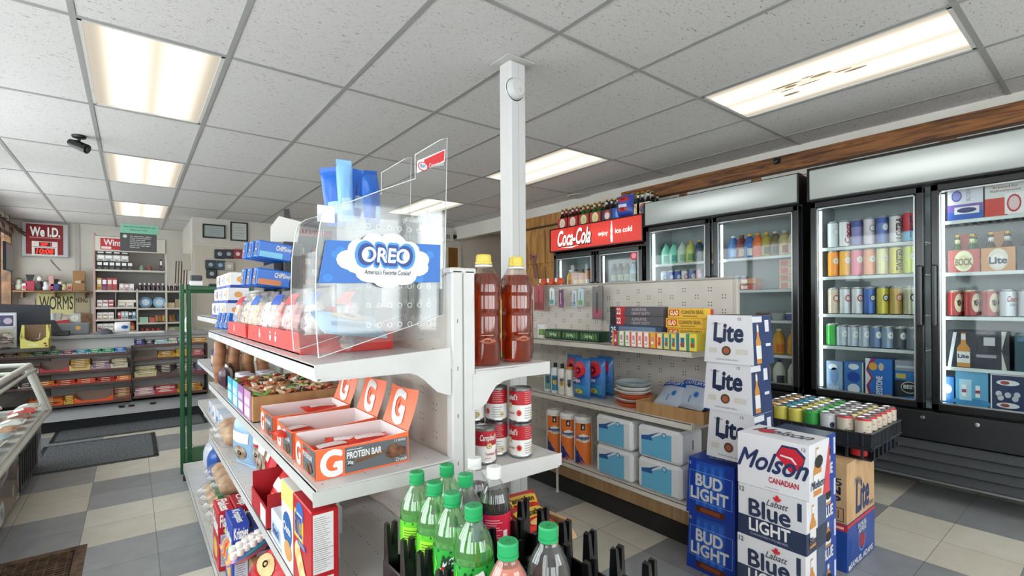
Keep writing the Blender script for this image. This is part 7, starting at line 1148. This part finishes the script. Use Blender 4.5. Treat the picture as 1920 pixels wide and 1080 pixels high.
prow(XA+.03, XA+.25, 1.44, .16, ['#c99a4a', '#7a2a6a', '#b0504a', '#c03a3c'], 'second shelf, tall pouches', .05, 'tobacco_pouch', 'pouch'); prow(XA+.26, XM, 1.44, .09, ['#d9d3d0', '#c9a8a8', '#e0dcda'], 'second shelf, white packs', .05)
for i in range(10): m = MB(); m.lathe([(0, 0), (.02, 0), (.02, .06), (.012, .07), (.012, .10), (0, .10)], C(['#3a2230', '#4a2a30', '#2c2a30'][i % 3], .2), n=8); m.lathe([(.0125, .075), (.0135, .105), (0, .106)], C('#d9d0cc', .4), n=8); solo(m, 'small_bottle', 'miniature dark bottle with a pale cap, %s from the left on the right back shelf' % ORD[i], 'bottle', (.085+i*.05, ry0+.06, 1.4405), 0, 'miniature bottles')
prow(XA+.03, XA+.21, 1.215, .05, ['#c9a8a8', '#e0dcda', '#b9444a'], 'third shelf left, low packs', .055); prow(XA+.03, XA+.21, 1.267, .045, ['#d9d6d4', '#c98a90', '#c9646c'], 'third shelf left, second layer', .055); prow(XA+.24, XM-.01, 1.215, .06, ['#bfb8ac', '#d3ccc0'], 'third shelf right part', .085)
solo(carton(.19, .08, .035, C('#ece4d4', .4)), 'long_carton', 'long cream carton on top of the packs, third back shelf', 'carton', (XA+.34, ry0+.06, 1.276))
prow(XA+.03, XA+.21, 1.055, .05, ['#dcd0b8', '#c9b8a0', '#e0dcd8'], 'fourth shelf left, low packs', .055); prow(XA+.03, XA+.21, 1.106, .04, ['#e0dcda', '#d9cfc6'], 'fourth shelf left, second layer', .055); prow(XA+.24, XM-.01, 1.055, .10, ['#b9343c', '#c9c4c0', '#9fc0d0', '#2c2c34', '#5a9ac0'], 'fourth shelf right part', .036)
prow(XA+.03, XA+.21, .895, .055, ['#dcd6d2', '#e6e2de', '#c9c4c0'], 'fifth shelf left, low packs', .055); prow(XA+.03, XA+.21, .952, .045, ['#e3e0dc'], 'fifth shelf left, second layer', .055)
def jarx(): m = MB(); m.lathe([(0, 0), (.02, 0), (.022, .01), (.022, .06), (.015, .07)], C('#a0622c', .2), n=10); l = MB(); l.lathe([(.0225, .015), (.0225, .05)], C('#c98a4a', .4), n=10); c = MB(); c.lathe([(.016, .07), (.016, .088), (0, .088)], C('#b3363a', .3), n=10); return kind(('jar', m), ('label', l), ('cap', c))
JX = jarx()
for z in (.76, .895):
    for i in range(4): put(JX, 'amber_bottle', 'amber bottle with a red cap, %s row, %s from the left' % ('upper' if z > .8 else 'lower', ORD[i]), 'bottle', (XA+.25+i*.05, ry0+.05, z+.001), 0, 'amber bottles on the back shelves', sc=(1, 1, 1.2))
for i in range(2): m = MB(); m.lathe([(0, -.03), (.075, -.03), (.075, 0), (.0, .0)], C(['#5a86a8', '#7aa6c4'][i], .4), (0, 0, .076), 18, ax='y'); m.disc(Fr((0, -.0305, .076), (1, 0, 0), (0, 0, 1)), 0, 0, .045, .045, C('#c9d8e2'), 1); solo(m, 'round_tin', '%s round tin standing on edge on the right back shelf' % ['darker blue', 'lighter blue'][i], 'tin', (.14+i*.155, ry0+.07, 1.2005), 0, 'round tins on edge')
for i in range(2): solo(carton(.12, .08, .07+.05*i, C(['#cbb894', '#a89474'][i], .5)), 'beige_box', 'beige box right of the round tins, %s' % ['lower', 'taller'][i], 'box', (.41+.125*i-.0, ry0+.07, 1.2005))
solo(carton(.10, .08, .075, C('#9fc8b4', .5)), 'green_pack', 'pale green pack on the right back shelf, third level', 'pack', (.12, ry0+.06, 1.0005)); solo(carton(.06, .08, .065, C('#c9605c', .5)), 'red_pack', 'salmon pack beside the pale green one', 'pack', (.21, ry0+.06, 1.0005))
for i in range(6): m = MB(); m.tube([(0, 0, .02), (0, .05, .055), (0, .09, .08)], .019, C(['#c9a070', '#b3804a'][i % 2], .5), 10); solo(m, 'roll_pack', 'tan leaning roll, %s from the left on the third level' % ORD[i], 'pack', (.265+i*.04, ry0+.03, 1.0035), 0, 'tan rolls on the back shelves')
solo(carton(.09, .08, .10, C('#2a3054', .5)), 'navy_pack', 'navy pack at the right of the tan rolls', 'pack', (.535, ry0+.06, 1.0005))
for i in range(4): put(JX, 'amber_bottle', 'amber bottle with a red cap on the lowest right shelf, %s from the left' % ORD[i], 'bottle', (.10+i*.062, ry0+.05, .801), 0, 'amber bottles on the back shelves', sc=(1.3, 1.3, 1.3))
solo(carton(.16, .10, .13, C('#7f9a6c', .5), lambda m, F, w, d, h: m.disc(F['f'], w*.4, h*.5, w*.3, h*.4, C('#c9c0a8'), 1)), 'green_carton', 'green and tan carton on the lowest right back shelf', 'carton', (.45, ry0+.08, .8005))
# hanging sign over the counter
sg_ = thing('hanging_sign', 'charcoal notice board with white text under a mint green strip', 'sign', (0, 0, 0)); a, b = OY(226, 419, 7.5), OY(297, 434, 7.5); c, d = OY(225, 436, 7.5), OY(294, 473, 7.5)
m = MB(); m.box((c.x, 7.5, d.z), (d.x, 7.512, c.z), C('#4a4a4c', .5), .001); f = Fr((c.x, 7.5, d.z), (1, 0, 0), (0, 0, 1)); w, h = d.x-c.x, c.z-d.z
for i, s_ in enumerate(('All cigarettes, cigars,', 'vapor, loose tobacco,', 'snuff, snus and', 'smokeless tobacco may', 'not be sold to anyone', 'under the legal age.', 'Thank you.')): m.txt(f, s_, w*.26, h*(.80-.105*i), w*(.26+.60*min(1, len(s_)/22)), h*(.87-.105*i), C('#e0e0e0'), 1, .03)
for k in range(8): a_ = k*PI/8; m.poly(f, [(w*.13+math.cos(a_)*.022-math.sin(a_)*.002, h*.82+math.sin(a_)*.022+math.cos(a_)*.002), (w*.13-math.cos(a_)*.022-math.sin(a_)*.002, h*.82-math.sin(a_)*.022+math.cos(a_)*.002), (w*.13-math.cos(a_)*.022+math.sin(a_)*.002, h*.82-math.sin(a_)*.022-math.cos(a_)*.002), (w*.13+math.cos(a_)*.022+math.sin(a_)*.002, h*.82+math.sin(a_)*.022-math.cos(a_)*.002)], C('#cfe0da'), 1+k*.1)
part(m, 'notice_board', sg_); m = MB(); m.box((a.x, 7.497, c.z+.001), (b.x, 7.51, a.z), C('#7fc0a4', .5), .001); f = Fr((a.x, 7.497, c.z), (1, 0, 0), (0, 0, 1)); m.txt(f, 'Please have your identification ready', .03, .065, .34, .09, C('#1f5a44'), 2, .02); m.txt(f, 'before you order', .09, .03, .26, .052, C('#1f5a44'), 2, .02); part(m, 'mint_strip', sg_)
m = MB(); 
for x in (a.x+.03, b.x-.03): m.tube([(x, 7.505, a.z), (x, 7.505, CEIL)], .0012, CHR, 4)
part(m, 'hanging_wire', sg_)
# We I.D. sign on the far wall
a, b = OY(39, 414, YB-.05), OY(129, 484, YB-.05); w, h = b.x-a.x, a.z-b.z; t = thing('age_check_sign', 'red lit age check sign with a digital date on the far wall', 'sign', (a.x, YB-.05, b.z)); m = MB(); m.box((0, 0, 0), (w, .049, h), C('#c2c4c8', .3, .4), .012); part(m, 'housing', t)
m = MB(); m.box((w*.10, -.004, h*.08), (w*.88, -.0005, h*.94), C('#8e1620', .35), .001); f = Fr((0, -.004, 0), (1, 0, 0), (0, 0, 1)); m.txt(f, 'We I.D.', w*.19, h*.60, w*.81, h*.85, C('#e4e6e4', .4, 0, .2), 2, .05); m.rect(f, w*.17, h*.545, w*.82, h*.57, C('#d98a8a'), 2); m.rect(f, w*.22, h*.05, w*.76, h*.45, C('#d9d2cf', .4, 0, .2), 2); m.rect(f, w*.37, h*.31, w*.64, h*.43, BLK, 3); m.rect(f, w*.28, h*.08, w*.70, h*.26, BLK, 3); LR = C('#ff2a1c', .4, 0, 1.5); m.txt(f, 'SEP 1', w*.4, h*.33, w*.62, h*.41, LR, 4, .02); m.txt(f, '10:08', w*.31, h*.10, w*.67, h*.24, LR, 4, .03, .15); m.rect(f, w*.24, h*.285, w*.74, h*.295, DK, 3); part(m, 'face_panel', t)
m = MB(); p = OY(95, 487, YB-.01); q = OY(113, 508, YB-.01); m.tube([(p.x, YB-.01, p.z), (p.x+.01, YB-.008, p.z-.03), (q.x, YB-.008, q.z)], .004, BLK, 5); solo(m, 'power_cable', 'thin black cable running down from the red sign', 'cable')
# shelf with stuffed toys and bags
SZ = OY(100, 545, YB-.2).z; t = thing('wall_shelf', 'brown wooden shelf on the far wall crowded with small gifts', 'shelf', (0, 0, 0)); m = MB(); SH = wood('shelf_wood', '#6a4a30', '#8f6a48', (8, 8, 8)); m.box((-1.38, YB-.25, SZ-.025), (-.50, YB, SZ), SH, .003); part(m, 'board', t)
for x in (-1.3, -.95, -.6): m = MB(); m.box((x, YB-.2, SZ-.10), (x+.02, YB, SZ-.025), SH, .002); part(m, 'bracket', t)
gifts = [(20, '#d98a94', .14, 'pink doll'), (36, '#b9b8a6', .18, 'pale stuffed toy with a dark hat'), (47, '#c9cccb', .12, 'white cup like ornament'), (57, '#a33042', .24, 'red and black wrapped gift'), (75, '#3a3432', .24, 'black and cream stuffed toy'), (87, '#d9d9e0', .15, 'white gift box'), (97, '#cf9a98', .26, 'pink topped gift bag'), (103, '#4a4a86', .18, 'violet round ornament'), (114, '#2c2c30', .16, 'black vase'), (121, '#cfc4a4', .12, 'cream pot with a plant'), (131, '#bfb49a', .13, 'tan pot with a plant')]
for i, (px, c, hh, lab) in enumerate(gifts):
    p = OY(px, 540, YB-.12); m = MB(); k = i % 4; c2 = C(['#e6dcd4', '#2c2a2c', '#c94a5a', '#6a7a5a'][(i*3) % 4], .6)
    if k == 0: m.lathe([(0, 0), (.035, 0), (.045, .03), (.03, hh*.5), (.018, hh*.6)], C(c, .7), n=10); m.lathe([(0, hh*.55), (.032, hh*.65), (.034, hh*.8), (0, hh)], c2, n=10)
    elif k == 1: m.lathe([(0, 0), (.045, .01), (.05, hh*.35), (.03, hh*.55), (.036, hh*.7), (.024, hh*.9), (0, hh)], C(c, .8), n=10); m.lathe([(0, hh*.92), (.045, hh*.93), (0, hh*1.05)], c2, n=10)
    elif k == 2: m.box((-.03, -.03, 0), (.03, .03, hh*.9), C(c, .5), .006); m.rect(Fr((-.03, -.03, 0), (1, 0, 0), (0, 0, 1)), .01, .02, .05, .07, c2, 1)
    else: m.box((-.05, -.03, 0), (.05, .03, hh*.6), C(c, .5), .005); m.prism([(0, 0), (.05, 0), (.08, hh*.4), (-.02, hh*.4)], Fr((-.03, -.01, hh*.6), (1, 0, 0), (0, 0, 1)), .02, c2)
    solo(m, 'shelf_gift', lab+' on the wooden wall shelf', 'gift', (p.x, YB-.12, SZ+.0005), 0, None)
a = OY(137, 508, YB-.14); b = OY(160, 540, YB-.14); m = MB(); m.box((a.x, YB-.2, SZ+.0005), (b.x, YB-.1, a.z), C('#a67c52', .6), .004); f = Fr((a.x, YB-.2, SZ), (1, 0, 0), (0, 0, 1)); m.disc(f, .07, .14, .05, .02, C('#d9cdb4'), 1); m.disc(f, .12, .14, .03, .02, C('#5a4030'), 2); solo(m, 'kraft_bag', 'brown paper gift bag at the right end of the wall shelf', 'bag')
# WORMS poster and neighbours
a, b = OY(68, 547, YB-.02), OY(139, 590, YB-.02); m = MB(); w, h = b.x-a.x, a.z-b.z; m.box((a.x, YB-.02, b.z), (b.x, YB-.012, a.z), C('#d9d298', .6)); f = Fr((a.x, YB-.02, b.z), (1, 0, 0), (0, 0, 1)); m.txt(f, 'WORMS', w*.08, h*.24, w*.97, h*.80, C('#26261c'), 1, .015); m.rect(f, w*.1, h*.9, w*.5, h*.93, C('#8a8458'), 1); solo(m, 'worms_sign', 'cream poster reading WORMS in black capitals below the wall shelf', 'sign')
a, b = OY(141, 547, YB-.02), OY(168, 586, YB-.02); m = MB(); w, h = b.x-a.x, a.z-b.z; m.box((a.x, YB-.02, b.z), (b.x, YB-.014, a.z), C('#b5a88c', .6)); f = Fr((a.x, YB-.02, b.z), (1, 0, 0), (0, 0, 1)); m.txt(f, 'NING', w*.05, h*.48, w*.85, h*.72, C('#4a3a2a'), 1, .03); solo(m, 'notice_sheet', 'tan sheet ending in NING right of the cream poster', 'notice')
a = OY(141, 588, YB-.03); b = OY(172, 640, YB-.03); m = MB(); m.box((a.x, YB-.03, .4), (b.x, YB-.001, a.z), SH, .004); solo(m, 'plywood_panel', 'brown timber panel leaning on the far wall left of the packs', 'panel')
m = MB(); a = OY(34, 560, YB-.03); b = OY(66, 570, YB-.03); m.box((a.x, YB-.03, b.z-.1), (b.x, YB-.02, a.z), C('#b9aca4', .6), .003); solo(m, 'wall_paper_notice', 'plain pinkish notice below the wall shelf at far left', 'notice')
# window-side board
a = OX(8, 455, XL+.05); m = MB(); p0, p1 = OX(9, 452, XL+.05), OX(23, 510, XL+.05); m.box((XL+.0255, min(p0.y, p1.y), p1.z), (XL+.06, max(p0.y, p1.y, p0.y+.5), p0.z), C('#26292e', .4), .004); f = Fr((XL+.06, min(p0.y, p1.y), p1.z), (0, 1, 0), (0, 0, 1)); m.rect(f, .02, .02, abs(p1.y-p0.y)-.02, p0.z-p1.z-.02, C('#8d949a'), 1)
for yy in (.08, .4): m.tube([(XL+.04, min(p0.y, p1.y)+yy, p0.z-.005), (XL+.04, min(p0.y, p1.y)+yy, CEIL)], .003, BLK, 5)
solo(m, 'window_sign', 'grey hanging sign board in the left window', 'sign')
m = MB(); rr = random.Random(2)
for i in range(16): y = 8.7+i*.1; m.tube([(XL+.05, y, 2.40), (XL+.12+.05*math.sin(i), y+.06, 2.33+.05*math.cos(i*2)), (XL+.05, y+.12, 2.38)], .012, C('#4a3424', .8), 5)
solo(m, 'twig_garland', 'dark twig garland along the top of the left window', 'garland')
# pegboard wall goods
m = MB(); a, b = OY(366, 458, YP-.02), OY(520, 560, YP-.02); m.box((a.x, YP-.02, .9), (b.x+.3, YP-.001, a.z), C('#cdc5b6', .7)); f = Fr((a.x, YP-.02, .9), (1, 0, 0), (0, 0, 1))
for i in range(28):
    for j in range(26): m.rect(f, .04+i*.045, .04+j*.045, .045+i*.045, .045+j*.045, C('#8a8276', .8), 1)
solo(m, 'wall_pegboard', 'beige pegboard fixed to the far wall', 'pegboard')
m = MB(); m.box((.705, YP-.03, 2.12), (2.3, YP-.001, 2.15), C('#d6d1c8', .6), .003); struct(m, 'trim_4')
for (u0, v0, u1, v1), lab, c in (((380, 419, 423, 448), 'black framed landscape certificate on the far wall', '#a3b0ae'), ((432, 415, 465, 453), 'black framed portrait certificate on the far wall', '#c2c6c2')):
    a, b = OY(u0, v0, YP-.03), OY(u1, v1, YP-.03); w, h = b.x-a.x, a.z-b.z; t = thing('picture_frame', lab, 'certificate', (a.x, YP-.03, b.z)); m = MB()
    for q in ((0, 0, w, .02), (0, h-.02, w, h), (0, .02, .02, h-.02), (w-.02, .02, w, h-.02)): m.box((q[0], 0, q[1]), (q[2], .029, q[3]), BLK, .002)
    part(m, 'frame', t); m = MB(); m.box((.02, .01, .02), (w-.02, .025, h-.02), C(c, .5)); f = Fr((.02, .01, .02), (1, 0, 0), (0, 0, 1)); [m.rect(f, w*.2, h*(.2+.14*i), w*.7, h*(.22+.14*i), C('#77807e'), 1) for i in range(4)]; part(m, 'print', t)
for i, (u, v, c, lab) in enumerate(((412, 475, '#2a3036', 'black packaged headset, upper left'), (429, 475, '#2a3036', 'black packaged headset, upper right'), (395, 495, '#2f363c', 'dark gadget pack, middle left'), (413, 496, '#2c4a5c', 'dark blue gadget pack, middle right'), (397, 512, '#26292e', 'dark gadget pack, lowest'), (446, 475, '#9a2832', 'red gadget card'), (430, 498, '#b9b4a8', 'small pale accessory card'), (440, 520, '#a8a294', 'small cord pack'))):
    a = OY(u, v, YP-.06); m = MB(); m.box((-.07, 0, -.08), (.07, .03, .06), C(c, .4), .012); m.disc(Fr((0, 0, 0), (1, 0, 0), (0, 0, 1)), 0, -.01, .03, .03, C('#9fb0bc' if i < 5 else '#e0d6d0'), 1); m.box((-.004, .03, .04), (.004, .045, .05), CHR); solo(m, 'gadget_pack', lab+' hanging on the wall pegboard', 'gadget pack', (a.x, YP-.066, a.z), 0, 'gadgets on the wall pegboard')
a = OY(340, 470, YP); m = MB(); m.box((-.05, 0, 0), (.05, .03, .25), C('#d6d2c6', .5), .006); solo(m, 'wall_box', 'cream electrical box on the wall jog', 'box', (.63, YP+.05, 1.75)); 
for i in range(5): m = MB(); m.tube([(0, 0, 0), (.02, 0, .5), (.04, 0, 1.0)], .008, C(['#6a4a30', '#8f7a5c', '#5a4030'][i % 3], .6), 6); solo(m, 'stick', 'thin wooden stick leaning by the wall jog, %s from the left' % ORD[i], 'stick', (.48+i*.035, YP+.3, .9), 0, 'sticks leaning by the jog')
m = MB(); m.box((.42, YP+.24, 0), (.68, YP+.5, .899), C('#8a7a68', .6), .004); solo(m, 'low_cabinet', 'low brown cabinet under the leaning sticks', 'cabinet')
# second cigarette sign behind the stand
a, b = OY(556, 428, YP-.3), OY(612, 446, YP-.3); t = thing('cigarette_cabinet', 'second cigarette cabinet with a red header against the far wall', 'cabinet', (0, 0, 0)); m = MB(); m.box((a.x, YP-.3, 0), (b.x+.1, YP-.001, a.z), C('#262c26', .5), .004); part(m, 'body', t); m = MB(); m.box((a.x+.01, YP-.32, b.z), (b.x+.09, YP-.301, a.z-.01), C('#9c2a30', .4), .002); m.txt(Fr((a.x, YP-.32, b.z), (1, 0, 0), (0, 0, 1)), 'Winston', .03, .05, .42, .16, C('#e0cccc'), 1, .03); part(m, 'header_sign', t)
m = MB()
for i in range(5):
    for j in range(6): m.box((a.x+.03+i*.1, YP-.315, 1.2+j*.17), (a.x+.11+i*.1, YP-.301, 1.3+j*.17), C(['#4a6a4a', '#b9b4a0', '#3a4a5a', '#a0403c'][(i+j) % 4], .5))
part(m, 'packs', t)
# small things at the far door
a, b = OY(834, 434, YQ-.1), OY(850, 453, YQ-.1); m = MB(); m.box((a.x, YQ-.1, b.z), (b.x, YQ-.001, a.z), C('#c9c4bc', .6), .004); f = Fr((a.x, YQ-.1, b.z), (1, 0, 0), (0, 0, 1)); m.txt(f, '08', .03, .04, .1, .11, C('#3a3432'), 1, .03); m.box((b.x, YQ-.09, b.z+.06), (b.x+.2, YQ-.001, b.z+.12), BLK, .01); solo(m, 'number_sign', 'pale sign box with digits and a black arm above the framed board', 'sign')
# ================================================================ CHEST FREEZER
FW = noisy('freezer_white', '#c9c8c0', '#d8d7d0', (4, 4, 4), .35); t = thing('chest_freezer', 'glass topped chest freezer with cream frame at the left edge', 'freezer', (0, 0, 0))
xf, xb, y0, y1 = -.56, -1.25, 2.3, 5.2; xr = -.52; zr, zt_ = .44, .785; xt = -.625
PH = NT('freezer_photo_wrap'); n = PH.N('ShaderNodeTexNoise', i_Scale=1.0, i_Detail=2, i_Distortion=1.5); PH.L(PH.mapping(PH.co(), (2, 1.6, 3)), n.inputs['Vector']); PH.L(PH.ramp(n.outputs[0], [(.32, '#1c2a3c'), (.42, '#2f6a9c'), (.5, '#c9cdd0'), (.58, '#7a5a4a'), (.7, '#2a2428')]), PH.b.inputs['Base Color']); PH.b.inputs['Roughness'].default_value = .2
m = MB(); m.box((xf-.6, y0, .05), (xf, y1, zr-.03), PH.m, .01); part(m, 'body', t, 'photo printed body'); m = MB(); m.box((xf-.55, y0+.05, 0), (xf-.04, y1-.05, .05), BLK); part(m, 'plinth', t)
m = MB(); m.box((xf-.001, 4.25, .08), (xf+.008, 4.95, .34), C('#2b2624', .4), .004)
for i in range(8): m.box((xf+.008, 4.3+i*.075, .11), (xf+.012, 4.33+i*.075, .31), BLK)
part(m, 'side_grille', t)
m = MB(); m.box((xf-.02, y0, zr-.03), (xr+.02, y1+.02, zr), FW, .008); m.box((xf-.02, y0, zr), (xr, y1+.01, zr+.02), FW, .006); m.box((xf-.62, y1-.02, zr-.03), (xr+.02, y1+.03, zr+.01), FW, .006); m.box((xf-.62, y0, zr-.03), (xf-.58, y1, zr+.01), FW, .006); part(m, 'rim', t)
def bar(m, a, b, w=.03): a = Vector(a); b = Vector(b); m.tube([a, b], w*.6, FW, 6)
m = MB(); bar(m, (xt, y0, zt_), (xt, y1, zt_), .034); bar(m, (xt+.03, y0, zt_-.035), (xt+.03, y1, zt_-.035), .02); bar(m, (xf-.6, y0, zt_+.02), (xf-.6, y1, zt_+.02)); bar(m, (xt, y1, zt_), (xf-.6, y1, zt_+.02)); bar(m, (xt, 4.6, zt_), (xf-.6, 4.6, zt_+.02), .022); part(m, 'top_frame', t)
for yy in (y1, y1-.13, 2.35): m = MB(); bar(m, (xr, yy, zr+.01), (xt, yy, zt_), .034); part(m, 'sloping_post', t)
m = MB(); bar(m, (xf-.6, y1, zr), (xf-.6, y1, zt_+.02)); part(m, 'rear_post', t)
m = MB(); m.add([(xr-.005, y0, zr+.015), (xr-.005, y1-.01, zr+.015), (xt-.005, y1-.01, zt_-.01), (xt-.005, y0, zt_-.01)], [(0, 1, 2, 3)], GLASS); part(m, 'sloping_glass', t)
m = MB(); m.box((xf-.59, y0, zt_+.005), (xt-.02, y1-.02, zt_+.009), GLASS); part(m, 'top_glass', t)
m = MB(); m.box((xf-.58, y0+.02, zr-.02), (xf-.03, y1-.03, zr-.012), C('#9c9c98', .5)); part(m, 'inner_floor', t)
fc = [('#b9b3a8', 'beige'), ('#a8b4bc', 'pale blue'), ('#b98a6a', 'brown'), ('#c9c6c0', 'white'), ('#8a5a4a', 'dark brown'), ('#c94a4a', 'red')]
for i in range(16):
    c, n_ = fc[(i*5) % 6]; r_, c_ = divmod(i, 8); o = solo(bag(.16, .14, .06, C(c, .3), lambda m, P: m.rect(P, -.05, .04, .05, .09, C('#e0dcd6', .4), 3)), 'frozen_pack', '%s frozen pack in the chest freezer, %s row, %s from far end' % (n_, ['aisle side', 'rear'][r_], ORD[c_]), 'frozen food', (-.68-.2*r_, 4.95-.21*c_, zr+.035), FX, 'packs in the chest freezer'); o.rotation_euler = (math.radians(-75), 0, FX+.2*math.sin(i))
# ---------------------------------------------------------------- check of the labels
import collections
_d = [k for k, v in collections.Counter(LABELS).items() if v > 1]
print('objects', len(bpy.data.objects), 'things', len(LABELS), 'duplicate labels', _d[:10], 'long', [l for l in LABELS if not 4 <= len(l.split()) <= 16][:20])
